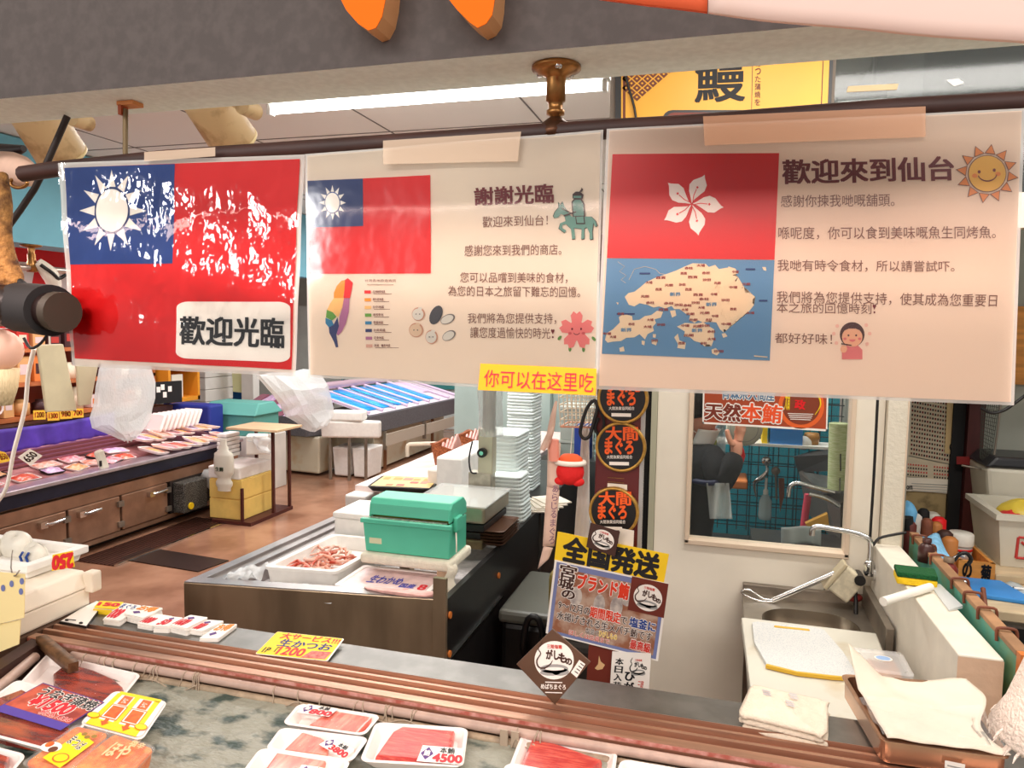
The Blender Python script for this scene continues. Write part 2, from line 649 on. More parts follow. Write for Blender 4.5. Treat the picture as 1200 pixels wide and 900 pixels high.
# brass pipe mount
c = aty(652, 78, 0.65)
c.z = 1.8755
ry_ = aty(652, 152, 0.65).z
t = thing('pipe_mount', 'aged brass flange and turned stem holding the rail under the beam', 'bracket', c)
b = MB()
b.lathe([(0, 0), (0.0215, 0), (0.0215, -0.003), (0.017, -0.005), (0.009, -0.009), (0.0075, -0.014)], BRASS, c)
b.build('flange', t)
b = MB()
L = c.z - ry_
b.lathe([(0.0085, -0.009), (0.0085, -L * .55), (0.0065, -L * .57), (0.006, -L * .68), (0.008, -L * .7), (0.008, -L * .76), (0.005, -L * .78), (0.0042, -L * .93)], BRASS, c)
b.build('stem', t)
b = MB()
b.lathe([(0, .006), (0.006, 0.006), (0.012, 0.001), (0.016, -0.006), (0.016, -0.012), (0, -0.013)], mat('dark_bronze', S(80, 52, 36), 0.4, 0.8), (c.x, c.y, ry_ + 0.004), sx=1.0)
b.build('saddle_clamp', t)
b = MB()
for a in (50, 170, 290):
 q = c + V((0.0155 * math.cos(R(a)), 0.0155 * math.sin(R(a)), -0.0052))
 b.lathe([(0, -0.002), (0.0025, -0.0016), (0.0035, 0), (0.0035, 0.002)], CHROME, q, 10)
b.build('screw', t)

# wire hook with orange tape at the left of the beam
b = MB()
p0, p1 = aty(147, 128, 0.65), aty(147, 186, 0.643)
b.cyl(p0, p1, 0.0026, mat('rusty_wire', S(120, 100, 70), 0.6, 0.3), n=8)
hk = b.build('wire_hanger', label='thin rusty wire hanger between the beam and the rail', cat='hanger')
b = MB()
b.bb(p0.x - 0.0065, 0.645, 1.8715, p0.x + 0.014, 0.66, 1.8755, mat('orange_tape', S(214, 140, 80), 0.6))
b.bb(p0.x - 0.005, 0.645, 1.862, p0.x - 0.001, 0.655, 1.872, mat('rust_orange', S(170, 80, 40), 0.6))
b.build('tape', hk)
# ================================================================== LAMINATED POSTERS
import bmesh


def spoly(mb, pl, pts, m, off, step=14):
 """a print patch of any outline that follows the ripple of its sheet"""
 bm = bmesh.new()
 vs = [bm.verts.new((x, y, 0)) for x, y in pts]
 bm.faces.new(vs)
 bmesh.ops.triangulate(bm, faces=bm.faces[:])
 for _ in range(5):
  es = [e for e in bm.edges if e.calc_length() > step]
  if not es:
   break
  bmesh.ops.subdivide_edges(bm, edges=es, cuts=1)
  bmesh.ops.triangulate(bm, faces=[f for f in bm.faces if len(f.verts) > 3])
 bm.verts.index_update()
 mb.mesh([pl.px(v.co.x, v.co.y, off) for v in bm.verts], [[v.index for v in f.verts] for f in bm.faces], m, True)
 bm.free()


def laminate(name, bump, bscale, rough, stretch=(1, 1, 1)):
 m = bpy.data.materials.new(name)
 m.use_nodes = True
 nt = m.node_tree
 nt.nodes.remove(nt.nodes['Principled BSDF'])
 t = nt.nodes.new('ShaderNodeBsdfTransparent')
 g = nt.nodes.new('ShaderNodeBsdfGlossy')
 g.inputs['Roughness'].default_value = rough
 fr = nt.nodes.new('ShaderNodeFresnel')
 fr.inputs[0].default_value = 1.55
 ms = nt.nodes.new('ShaderNodeMixShader')
 nt.links.new(fr.outputs[0], ms.inputs[0])
 nt.links.new(t.outputs[0], ms.inputs[1])
 nt.links.new(g.outputs[0], ms.inputs[2])
 nt.links.new(ms.outputs[0], nt.nodes['Material Output'].inputs[0])
 tc = nt.nodes.new('ShaderNodeTexCoord')
 mp = nt.nodes.new('ShaderNodeMapping')
 mp.inputs['Scale'].default_value = stretch
 n = nt.nodes.new('ShaderNodeTexNoise')
 n.inputs['Scale'].default_value = bscale
 n.inputs['Detail'].default_value = 3
 bp = nt.nodes.new('ShaderNodeBump')
 bp.inputs['Strength'].default_value = bump
 bp.inputs['Distance'].default_value = 0.01
 nt.links.new(tc.outputs['Object'], mp.inputs[0])
 nt.links.new(mp.outputs[0], n.inputs['Vector'])
 nt.links.new(n.outputs['Fac'], bp.inputs['Height'])
 nt.links.new(bp.outputs[0], g.inputs['Normal'])
 nt.links.new(bp.outputs[0], fr.inputs['Normal'])
 return m


SHEET = mat('poster_paper', S(238, 222, 202), 0.65, translucent=0.28)
EDGE = film('laminate_edge', S(238, 232, 224), 0.6, 0.2)
PRED = mat('poster_red', S(228, 0, 4), 0.6, translucent=0.2)
PBLUE = mat('poster_blue', S(14, 62, 138), 0.6, translucent=0.15)
NAVY = mat('poster_navy', S(20, 46, 104), 0.6)
TAPE = film('pale_tape', S(236, 206, 176), 0.62, 0.3)
TAPED = film('dark_tape', S(240, 184, 144), 0.55, 0.3)
LAM1 = laminate('laminate_crinkled', 0.2, 34, 0.06, (1, 1, 0.7))
LAM2 = laminate('laminate_smooth', 0.08, 18, 0.12)
LAM3 = laminate('laminate_soft', 0.05, 8, 0.34)


def sun_emblem(mb, pl, cx, cy, rx, ry, ox, oy, off, white, ring):
 spoly(mb, pl, circ(cx, cy, rx * 1.08, ry * 1.08, 40), ring, off)
 spoly(mb, pl, circ(cx, cy, rx, ry, 40), white, off + 0.0003)
 for k in range(12):
  a = R(30 * k + 90)
  d = R(12.2)
  q = [(cx + rx * 1.13 * math.cos(a - d), cy + ry * 1.13 * math.sin(a - d)), (cx + ox * math.cos(a), cy + oy * math.sin(a)),
    (cx + rx * 1.13 * math.cos(a + d), cy + ry * 1.13 * math.sin(a + d))]
  g = [(cx + (x - cx) * 1.02 + (0.7 if x > cx else -0.7) * 0, y) for x, y in q]
  spoly(mb, pl, q, white, off)


# ---------------- poster 1: flag with a big greeting
P1 = Plane((0, 0.632, 1.7), (0, -1, 0), lambda p: 0.0013 * math.sin((p.x + 0.12) * 60) * min(1, max(0, (1.815 - p.z) / 0.08)) + 0.0006 * math.sin(p.z * 70 + p.x * 20))
tp = thing('laminated_poster', 'laminated poster of a red flag with blue corner, white sun and bold greeting box', 'poster', aty(215, 315, 0.632), 'laminated greeting posters on the rail')
b = MB()
P1.quad(b, [(68, 191), (357, 181), (347, 441), (83, 429)], EDGE, 0, 24, 16)
P1.quad(b, [(74, 194), (354, 185), (345, 437), (86, 425)], SHEET, -0.0003, 24, 16)
b.build('sheet', tp)
b = MB()
P1.quad(b, [(76.5, 197), (352, 186.5), (343, 433), (87, 420)], PRED, 0.0012, 24, 16)
P1.quad(b, [(76.5, 197), (206.5, 192.5), (203.7, 309), (82, 310)], PBLUE, 0.0015, 14, 10)
PW = mat('print_white', S(252, 242, 230), .6)
sun_emblem(b, P1, 133, 247, 18.4, 25, 39, 47.5, 0.0019, PW, NAVY)
b.build('printed_flag', tp)
b = MB()
pts = [(x, y) for x, y in rrect(0, 0, 1, 1, 0.1, 6)]
spoly(b, P1, [(208 + 135 * u - 1.5 * u * v, 353.5 + (66 + 5 * u) * v + 0.3 * u) for u, v in [(p[0], p[1]) for p in rrect(0, 0, 1, 1, 0.11, 6)]], PW, 0.0018)
P1.text(b, '歡迎光臨', [(213, 371), (335, 373), (334, 408), (213, 403)], INK, 0.0022, 0.028)
b.build('greeting_box', tp)
b = MB()
P1.quad(b, [(69, 192), (356, 182), (346, 440), (84, 428)], LAM1, 0.0027, 48, 32)
b.build('laminate', tp)
b = MB()
RP.quad(b, [(172, 179), (255, 173.5), (255, 184), (172, 190)], TAPE, 0.0035, 6, 1)
b.build('tape', tp, partlabel='pale tape strip over the rail')

# ---------------- poster 2
P2 = Plane((0, 0.634, 1.7), (0, -1, 0), lambda p: 0.0007 * math.sin((p.x + 0.1) * 38) + 0.0004 * math.sin(p.z * 50))
tp = thing('laminated_poster', 'laminated white poster with small flag, island map, shells and blossom', 'poster', aty(530, 310, 0.634), 'laminated greeting posters on the rail')
b = MB()
P2.quad(b, [(358, 181), (707, 152), (699, 462), (362, 442)], EDGE, 0, 24, 16)
P2.quad(b, [(361, 183), (704, 155), (697, 458), (364, 439)], SHEET, 0.0004, 24, 16)
b.build('sheet', tp)
b = MB()
P2.quad(b, [(362, 212.5), (505, 205.5), (505.5, 320.5), (363, 321)], PRED, 0.0012, 14, 12)
P2.quad(b, [(362, 212.5), (426, 209.5), (426, 265), (362.5, 267)], NAVY, 0.0015, 8, 6)
sun_emblem(b, P2, 391, 238, 8.2, 11.5, 15.5, 20.5, 0.0018, PW, BLUE)
b.build('printed_flag', tp)


def c2(x, y):     # crop coordinates of the map detail
 return (355 + x / 3.75, 190 + y / 3.75)


b = MB()
cols = {'o': S(244, 150, 40), 'r': S(222, 30, 34), 'p': S(178, 110, 150), 'y': S(246, 196, 120), 'g': S(100, 160, 60), 'b': S(50, 130, 170), 'n': S(50, 60, 110)}
CM_ = {k: mat('map_' + n, cols[k], 0.6) for k, n in (('o', 'orange'), ('r', 'red'), ('p', 'plum'), ('y', 'peach'), ('g', 'green'), ('b', 'blue'), ('n', 'indigo'))}
for k, pts in (('o', [(152, 545), (172, 522), (188, 518), (186, 560), (180, 598), (140, 598), (140, 575)]),
    ('r', [(188, 518), (200, 510), (222, 530), (216, 570), (210, 598), (182, 598), (186, 560)]),
    ('y', [(140, 598), (184, 598), (176, 640), (158, 682), (136, 660), (110, 650), (125, 620)]),
    ('g', [(110, 648), (136, 660), (152, 680), (132, 696), (106, 682)]),
    ('b', [(104, 684), (132, 696), (140, 715), (118, 726), (104, 708)]),
    ('n', [(118, 726), (140, 712), (156, 682), (162, 720), (150, 760), (158, 812), (148, 815), (140, 790), (120, 750)]),
    ('p', [(184, 600), (208, 598), (205, 660), (192, 710), (174, 745), (158, 762), (152, 756), (162, 716), (164, 682), (178, 640)])):
 spoly(b, P2, [c2(x, y) for x, y in pts], CM_[k], 0.0013)
b.build('island_map', tp)
b = MB()
lt = ['北北基宜花金馬', '桃竹苗地區', '台中地區', '南投彰化', '雲嘉地區', '台南高雄', '花東地區', '澎湖、離島地區']
for i, (k, wd) in enumerate(zip('roygbnpp', (84, 72, 74, 70, 66, 78, 66, 108))):
 y = 571 + i * 33.8
 x0 = 272 + i * 0.9
 m = CM_[k] if i < 7 else mat('map_pale', S(220, 170, 150), 0.6)
 P2.quad(b, [c2(x0, y - 7), c2(x0 + 28, y - 7), c2(x0 + 28, y + 7), c2(x0, y + 7)], m, 0.0012)
 P2.text(b, lt[i], [c2(x0 + 36, y - 8), c2(x0 + 36 + wd * .65, y - 8), c2(x0 + 36 + wd * .65, y + 4), c2(x0 + 36, y + 4)], DKRED, 0.0012, 0.01)
 P2.quad(b, [c2(x0 + 40, y + 7), c2(x0 + 36 + wd, y + 7), c2(x0 + 36 + wd, y + 9), c2(x0 + 40, y + 9)], TEXTB, 0.0012)
P2.text(b, '台灣各地旅遊資訊', [c2(274, 514), c2(410, 515), c2(410, 527), c2(274, 526)], TEXTB, 0.0012)
P2.quad(b, [c2(284, 536), c2(400, 537), c2(400, 541), c2(284, 540)], mat('faint_line', S(190, 166, 148), 0.7), 0.0012)
b.build('map_legend', tp)
b = MB()
SH = [mat('shell_' + n, c, 0.6) for n, c in (('cream', S(226, 196, 164)), ('slate', S(74, 72, 76)), ('rose', S(206, 150, 122)), ('pale', S(222, 214, 200)), ('grey', S(120, 112, 106)))]
for (x, y, rx, ry, m0, m1, tilt) in ((510, 668, 29, 30, 2, 3, 0), (588, 672, 26, 44, 1, 1, -25), (640, 690, 34, 20, 4, 3, 25), (500, 738, 32, 32, 2, 0, 0), (568, 768, 28, 31, 2, 3, 0), (645, 762, 32, 20, 4, 3, 30)):
 def el(rx, ry, ox=0, oy=0):
  t = R(tilt)
  return [c2(x + ox + px * math.cos(t) + py * math.sin(t), y + oy - px * math.sin(t) + py * math.cos(t)) for px, py in circ(0, 0, rx, ry, 20)]
 spoly(b, P2, el(rx, ry), SH[m0], 0.0012)
 spoly(b, P2, el(rx * .86, ry * .84, -2, 1), SH[m1], 0.0015)
 if tilt == 0:
  spoly(b, P2, [c2(x + 8 + px, y - ry * .8 + py) for px, py in circ(0, 0, 10, 7, 12)], SH[m1], 0.0017)
  for dx in (-9, 7):
   spoly(b, P2, [c2(x + dx + px, y + py) for px, py in circ(0, 0, 3, 3, 8)], SH[4], 0.0019)
b.build('shellfish_drawings', tp)
b = MB()
for s, q, m, bo in (('謝謝光臨', [(557, 221), (648, 215.5), (648.5, 237.5), (557.5, 241)], DKRED, 0.03),
     ('歡迎來到仙台！', [(566, 254), (642, 251.5), (642, 264), (566, 267)], TEXTB, 0.0),
     ('感謝您來到我們的商店。', [(545, 287.5), (658, 286), (658, 298.5), (545, 300.5)], TEXTB, 0.0),
     ('您可以品嚐到美味的食材，', [(540, 319), (665, 319.5), (665, 332), (540, 331.5)], TEXTB, 0.0),
     ('為您的日本之旅留下難忘的回憶。', [(526, 335), (680, 336), (680, 348.5), (526, 347)], TEXTB, 0.0),
     ('我們將為您提供支持，', [(549, 367), (652, 367), (652, 380), (549, 379)], TEXTB, 0.0),
     ('讓您度過愉快的時光', [(552, 383), (645, 384), (645, 397), (552, 396)], TEXTB, 0.0)):
 P2.text(b, s, q, m, 0.0013, bo)
P2.poly(b, [(648, 392), (645.8, 387.5), (646.5, 385.6), (648, 386.4), (649.5, 385.6), (650.2, 387.5)], DKRED, 0.0013)
P2.poly(b, circ(648, 395, 1.1, 1.3, 8), DKRED, 0.0013)
b.build('printed_text', tp)
# horse rider drawing
b = MB()
VERD = mat('verdigris', S(104, 148, 134), 0.6)
OUTL = mat('outline_brown', S(66, 44, 40), 0.6)


def c3(x, y):
 return (520 + x / 3.214, 190 + y / 3.214)


horse = [(414, 204), (420, 188), (434, 172), (433, 152), (441, 162), (449, 150), (454, 164), (470, 190), (480, 204), (500, 208), (536, 206), (556, 206), (572, 222), (578, 240),
   (570, 244), (564, 228), (562, 246), (560, 262), (562, 290), (550, 292), (550, 268), (540, 246), (530, 250), (530, 288), (518, 290), (520, 252), (492, 248), (496, 288), (484, 290), (480, 252), (462, 234),
   (448, 236), (446, 248), (462, 258), (456, 266), (434, 250), (440, 230), (460, 222), (456, 202), (442, 196), (432, 208), (418, 212)]
cx, cy = 495, 220
P2.poly(b, [c3(cx + (x - cx) * 1.035, cy + (y - cy) * 1.04) for x, y in horse], OUTL, 0.0012)
P2.poly(b, [c3(x, y) for x, y in horse], VERD, 0.0016)
for pts, m, o in (([(486, 206), (482, 150), (492, 138), (520, 138), (532, 158), (534, 206)], OUTL, 0.0018), ([(490, 204), (487, 152), (495, 143), (516, 143), (527, 160), (529, 204)], VERD, 0.0021),
     ([(486, 138), (486, 122), (498, 112), (514, 112), (528, 124), (524, 140)], OUTL, 0.0018), ([(490, 136), (490, 128), (520, 128), (519, 136)], VERD, 0.0021),
     ([(512, 112), (518, 104), (520, 96), (526, 104), (520, 114)], OUTL, 0.0018), ([(496, 204), (530, 202), (534, 234), (500, 234)], OUTL, 0.0022), ([(500, 207), (527, 205), (530, 230), (503, 230)], VERD, 0.0024)):
 P2.poly(b, [c3(x, y) for x, y in pts], m, o)
for q in ([(446, 172), (490, 196), (490, 200), (446, 177)], [(452, 200), (500, 186), (500, 190), (454, 206)]):
 P2.poly(b, [c3(x, y) for x, y in q], OUTL, 0.0026)
b.build('horse_rider_drawing', tp)
# blossom drawing
b = MB()
PINK = mat('blossom_pink', S(240, 130, 124), 0.6)
PINKD = mat('blossom_dark', S(214, 92, 92), 0.6)
LEAF = mat('leaf_green', S(92, 140, 60), 0.6)
cx, cy = 676, 387.5
pts = []
for k in range(5):
 for da, r in ((-33, 11), (-24, 18.5), (-10, 22), (0, 18.8), (10, 22), (24, 18.5), (33, 11)):
  a = R(-90 + 72 * k + da)
  pts.append((cx + r * 0.94 * math.cos(a), cy + r * 1.05 * math.sin(a)))
P2.poly(b, pts, PINK, 0.0012)
for dx in (-5.3, 5.3):
 P2.poly(b, circ(cx + dx, cy - 2, 1.1, 1.4, 10), DKRED, 0.0015)
 P2.poly(b, circ(cx + dx * 1.5, cy + 3, 2.2, 1.5, 12), PINKD, 0.0014)
P2.poly(b, circ(cx, cy + 1.5, 4, 3.4, 10, 20, 160) + circ(cx, cy + 1.5, 3.4, 2.6, 10, 20, 160)[::-1], DKRED, 0.0015)
for x, y, a in ((656, 396, 40), (696, 397, -40), (668, 409, 0), (684, 409.5, 0)):
 P2.poly(b, [(x + px * math.cos(R(a)) - py * math.sin(R(a)), y + px * math.sin(R(a)) + py * math.cos(R(a))) for px, py in circ(0, 0, 1.8, 3.2, 10)], LEAF, 0.0012)
b.build('blossom_drawing', tp)
b = MB()
P2.quad(b, [(360, 182), (705, 154), (698, 459), (364, 440)], LAM2, 0.003, 30, 20)
b.build('laminate', tp)
b = MB()
RP.quad(b, [(451, 166), (612, 155.5), (608, 190), (451, 193.5)], TAPE, 0.0037, 6, 2)
b.build('tape', tp, partlabel='pale wide tape strip over the rail')

# ---------------- poster 3
P3 = Plane((0, 0.63, 1.7), (0, -1, 0), lambda p: 0.0006 * math.sin((p.x + 0.1) * 24))
tp = thing('laminated_poster', 'laminated cream poster with white flower flag, blue coast map and smiling sun', 'poster', aty(950, 300, 0.63), 'laminated greeting posters on the rail')
SHEET3 = mat('poster_paper_warm', S(238, 214, 192), 0.65, translucent=0.28)
b = MB()
P3.quad(b, [(711, 151), (1201, 127), (1188, 475), (698, 456)], EDGE, 0, 24, 16)
P3.quad(b, [(714, 153), (1197, 130), (1184, 471), (702, 452)], SHEET3, 0.0004, 24, 16)
b.build('sheet', tp)
b = MB()
P3.quad(b, [(718, 181), (913, 179.8), (907.5, 304.5), (711.5, 302.5)], PRED, 0.0012, 12, 8)


def c4(x, y):
 return (700 + x / 3.213, 160 + y / 3.213)


for k in range(5):
 pet = [(-2, -4), (2, -20), (14, -42), (28, -66), (28, -92), (10, -116), (4, -128), (-2, -118), (-10, -110), (-30, -92), (-38, -70), (-30, -45), (-12, -20)]
 a = R(72 * k + 22)
 sc_ = 0.94
 rp = [(c4(356 + (x * math.cos(a) - y * math.sin(a)) * sc_, 256 + (x * math.sin(a) + y * math.cos(a)) * sc_)) for x, y in pet]
 spoly(b, P3, rp, PW, 0.0016)
 st = [(-1, -10), (-7, -35), (-6, -62), (-3, -62), (-4, -35), (2, -10)]
 P3.poly(b, [c4(356 + (x * math.cos(a) - y * math.sin(a)) * sc_, 256 + (x * math.sin(a) + y * math.cos(a)) * sc_) for x, y in st], PRED, 0.002)
 q = [(px, py) for i in range(5) for px, py in ((7 * math.cos(R(72 * i - 90)), 7 * math.sin(R(72 * i - 90))), (3 * math.cos(R(72 * i - 54)), 3 * math.sin(R(72 * i - 54))))]
 P3.poly(b, [c4(356 + ((x - 4) * math.cos(a) - (y - 70) * math.sin(a)) * sc_, 256 + ((x - 4) * math.sin(a) + (y - 70) * math.cos(a)) * sc_) for x, y in q], PRED, 0.002)
b.build('printed_flag', tp)
b = MB()
SEA = mat('map_sea', S(92, 138, 172), 0.6)
LAND = mat('map_land', S(240, 208, 168), 0.6)
P3.quad(b, [(711.5, 303), (907.5, 305), (902, 422.5), (705.5, 414.5)], SEA, 0.0012, 12, 8)
lands = [[(104, 604), (118, 590), (142, 584), (160, 570), (186, 548), (216, 534), (256, 520), (296, 506), (330, 490), (360, 478), (408, 480), (420, 492), (444, 484), (458, 500), (490, 494), (510, 506),
   (488, 526), (530, 530), (500, 548), (470, 560), (452, 556), (440, 572), (410, 574), (420, 590), (452, 586), (470, 596), (470, 580), (484, 570), (510, 560), (540, 576), (552, 566), (556, 590), (594, 604),
   (578, 620), (590, 634), (570, 660), (548, 672), (540, 650), (520, 668), (500, 652), (480, 664), (468, 640), (456, 668), (470, 690), (496, 700), (486, 716), (474, 712), (476, 738), (462, 726), (448, 700),
   (430, 698), (418, 690), (396, 700), (380, 692), (366, 702), (346, 690), (350, 672), (334, 668), (310, 650), (290, 650), (280, 638), (256, 648), (234, 640), (212, 644), (190, 634), (160, 628), (140, 640), (120, 634)],
   [(30, 766), (36, 740), (60, 726), (86, 700), (82, 680), (100, 668), (132, 676), (134, 692), (160, 690), (180, 676), (204, 672), (226, 656), (248, 660), (240, 682), (216, 688), (222, 702), (210, 716), (214, 732), (190, 744), (180, 764), (160, 744), (140, 756), (110, 758), (90, 770), (60, 772), (40, 776)],
   [(300, 716), (330, 702), (370, 704), (400, 700), (424, 716), (440, 726), (440, 760), (430, 790), (416, 776), (404, 790), (390, 776), (366, 770), (350, 756), (326, 752), (330, 734)],
   [(290, 756), (304, 742), (310, 768), (334, 776), (330, 800), (302, 796), (304, 780)], [(430, 802), (446, 796), (462, 812), (450, 824), (432, 816)],
   [(274, 656), (294, 654), (298, 674), (282, 682)], [(210, 744), (222, 744), (220, 758), (210, 756)], [(204, 766), (228, 768), (222, 786), (206, 780)], [(168, 768), (180, 770), (178, 786), (168, 782)],
   [(84, 796), (100, 790), (104, 808), (86, 810)], [(468, 742), (482, 740), (490, 752), (474, 758)], [(620, 492), (634, 492), (636, 506), (626, 504)], [(486, 508), (494, 490), (520, 498), (530, 516), (506, 522)], [(72, 624), (82, 626), (78, 634)]]
for k, L in enumerate(lands):
 spoly(b, P3, [c4(x, y) for x, y in L], LAND, 0.0015 + 0.0001 * (k > 11))
rr = random.Random(4)
MARK = mat('map_mark', S(150, 40, 36), 0.6)
for (x, y) in ((90, 668), (130, 706), (38, 742), (60, 754), (200, 690), (240, 708), (190, 716), (216, 768), (250, 652), (180, 602), (232, 576), (196, 550), (240, 532), (270, 560), (326, 516), (345, 496), (360, 530), (320, 558), (410, 514), (412, 540),
    (452, 552), (520, 510), (390, 486), (380, 596), (344, 576), (402, 612), (370, 626), (440, 594), (482, 616), (512, 568), (560, 556), (512, 650), (575, 664), (392, 644), (340, 636), (306, 634), (270, 628), (200, 626), (350, 668), (404, 664), (444, 676),
    (420, 690), (486, 706), (362, 690), (332, 712), (404, 712), (430, 734), (344, 748), (430, 762), (400, 778), (318, 778), (456, 808), (330, 652), (376, 714)):
 wd = rr.choice((12, 15, 18))
 P3.text(b, rr.choice(('大埔', '元朗', '西貢', '中環', '沙田', '赤柱')), [c4(x - wd, y - 5), c4(x + wd, y - 5), c4(x + wd, y + 5), c4(x - wd, y + 5)], MARK, 0.0019, 0.03)
for x, y in ((294, 594), (430, 632), (110, 728), (376, 730)):
 P3.text(b, '新界', [c4(x - 20, y - 7), c4(x + 20, y - 7), c4(x + 20, y + 7), c4(x - 20, y + 7)], SEA, 0.0019, 0.03)
for x, y, wd in ((180, 516, 20), (576, 500, 18), (624, 618, 16), (108, 668, 34)):
 P3.quad(b, [c4(x - wd, y - 3), c4(x + wd, y - 3), c4(x + wd, y + 3), c4(x - wd, y + 3)], NAVY, 0.0019)
P3.quad(b, [c4(590, 824), c4(640, 828), c4(640, 832), c4(590, 828)], LAND, 0.0019)
for pts in ([(78, 472), (104, 490), (84, 508), (110, 524), (90, 540), (108, 552)], [(120, 540), (140, 500), (180, 490), (220, 500), (236, 516), (256, 520)]):
 b.tube([P3.px(*c4(x, y), 0.0014) for x, y in pts], 0.0002, LAND, 4)
b.build('coast_map', tp)
b = MB()
for s, q, m, bo in (('歡迎來到仙台', [(917, 188), (1116, 183.5), (1117, 211.5), (917.5, 216)], DKRED, 0.03),
     ('感謝你揀我哋嘅舖頭。', [(915, 229), (1048, 227), (1048, 242), (915, 243)], TEXTB, 0.0),
     ('喺呢度，你可以食到美味嘅魚生同烤魚。', [(912, 266), (1166, 265), (1166, 280), (912, 281)], TEXTB, 0.0),
     ('我哋有時令食材，所以請嘗試吓。', [(911, 304), (1118, 306), (1118, 319), (911, 318)], TEXTB, 0.0),
     ('我們將為您提供支持，使其成為您重要日', [(910, 341), (1168, 345), (1167, 360), (910, 355)], TEXTB, 0.0),
     ('本之旅的回憶時刻', [(910, 354), (1021, 356), (1021, 368), (910, 366.5)], TEXTB, 0.0),
     ('都好好味！', [(908, 390), (975, 391), (975, 404), (908, 402)], TEXTB, 0.0)):
 P3.text(b, s, q, m, 0.0013, bo)
P3.poly(b, [(1024.5, 363), (1022.3, 358.5), (1023, 356.6), (1024.5, 357.4), (1026, 356.6), (1026.7, 358.5)], DKRED, 0.0013)
P3.poly(b, circ(1024.5, 366, 1.1, 1.3, 8), DKRED, 0.0013)
b.build('printed_text', tp)
b = MB()
SUNY = mat('sun_yellow', S(238, 186, 76), 0.6)
SUNO = mat('sun_orange', S(228, 136, 62), 0.6)
cx, cy = 1156, 204
for k in range(12):
 a = R(30 * k + 8)
 q = [(cx + 25.5 * math.cos(a - R(12)), cy + 24.5 * math.sin(a - R(12))), (cx + 35.5 * math.cos(a), cy + 33.5 * math.sin(a)), (cx + 25.5 * math.cos(a + R(12)), cy + 24.5 * math.sin(a + R(12)))]
 mx, my = sum(p[0] for p in q) / 3, sum(p[1] for p in q) / 3
 P3.poly(b, [(mx + (x - mx) * 1.25, my + (y - my) * 1.25) for x, y in q], TEXTB, 0.0012)
 P3.poly(b, q, SUNO, 0.0015)
P3.poly(b, circ(cx, cy, 22.5, 21.8, 36), TEXTB, 0.0012)
P3.poly(b, circ(cx, cy, 21.5, 20.8, 36), SUNY, 0.0015)
for dx, dy in ((-9.5, -2), (8, -4)):
 P3.poly(b, circ(cx + dx, cy + dy, 1.8, 2, 10), DKRED, 0.0018)
 P3.poly(b, circ(cx + dx * 1.55, cy + dy + 4.5, 3.2, 2.6, 12), mat('cheek', S(232, 140, 60), 0.6), 0.0017)
P3.poly(b, circ(cx, cy, 11.5, 9.5, 12, 8, 165) + circ(cx, cy, 10.5, 8, 12, 8, 165)[::-1], DKRED, 0.0018)
b.build('sun_drawing', tp)
b = MB()
HAIR = mat('hair_brown', S(74, 30, 24), 0.6)
SKIN = mat('drawn_skin', S(240, 176, 136), 0.6)
PNK = mat('drawn_pink', S(226, 120, 116), 0.6)
cx, cy = 998.5, 393
P3.poly(b, circ(cx, cy - 1, 14.5, 14.5, 28), HAIR, 0.0012)
P3.poly(b, [(cx - 12, 410), (cx - 6, 405), (cx + 7, 405), (cx + 12, 410), (cx + 12, 421), (cx - 12, 421)], PNK, 0.0012)
P3.poly(b, circ(cx, cy + 2, 12, 11.5, 24), SKIN, 0.0015)
P3.poly(b, [(cx - 11, cy - 5), (cx - 6, cy - 11), (cx + 6, cy - 11), (cx + 11, cy - 5), (cx + 4, cy - 8), (cx - 4, cy - 8)], HAIR, 0.0018)
for dx in (-4.5, 4.5):
 P3.poly(b, circ(cx + dx, cy, 1.2, 1.2, 8), HAIR, 0.0018)
 P3.poly(b, circ(cx + dx * 1.9, cy + 4, 2, 1.6, 8), PNK, 0.0018)
P3.poly(b, circ(cx, cy + 4, 4, 3.6, 10, 10, 170), PNK, 0.0018)
P3.poly(b, circ(cx - 10, 409, 4, 4.4, 12), SKIN, 0.0018)
P3.poly(b, [(cx - 13, 402), (cx - 1, 404), (cx - 1, 405.2), (cx - 13, 403.5)], HAIR, 0.002)
for x, y in ((981, 382), (977, 391), (980, 402), (1015, 381), (1019, 391), (1016, 403)):
 P3.poly(b, circ(x, y, 2.2, 2.2, 10), mat('pale_pink', S(238, 184, 164), 0.6), 0.0012)
b.build('eating_girl_drawing', tp)
b = MB()
P3.quad(b, [(712, 152), (1199, 129), (1186, 473), (700, 454)], LAM3, 0.003, 20, 14)
b.build('laminate', tp)
b = MB()
RP.quad(b, [(824, 138), (1083, 126.5), (1083, 162), (826, 172)], TAPED, 0.0042, 6, 2)
b.build('tape', tp, partlabel='orange-tinged wide tape strip over the rail')

# ---------------- yellow handwritten note
PN = Plane((0, 0.6265, 1.7), (0, -1, 0))
b = MB()
NOTE = mat('note_yellow', S(240, 178, 34), 0.5, translucent=0.1)
q = [PN.px(x, y) for x, y in ((563, 426), (699, 432), (698, 463.5), (560, 457))]
o2 = V((0, 0.0006, 0))
b.hexa([p + o2 for p in q[::-1]], q[::-1], NOTE)
tn = thing('paper_note', 'yellow paper strip with red handwritten characters below the middle poster', 'note', PN.px(630, 463))
b.build('strip', tn)
b = MB()
PN.text(b, '你可以在这里吃', [(568, 433), (696, 437), (695, 460), (567, 453)], mat('marker_red', S(214, 36, 60), 0.6), 0.0006, -0.004)
b.build('handwriting', tn)
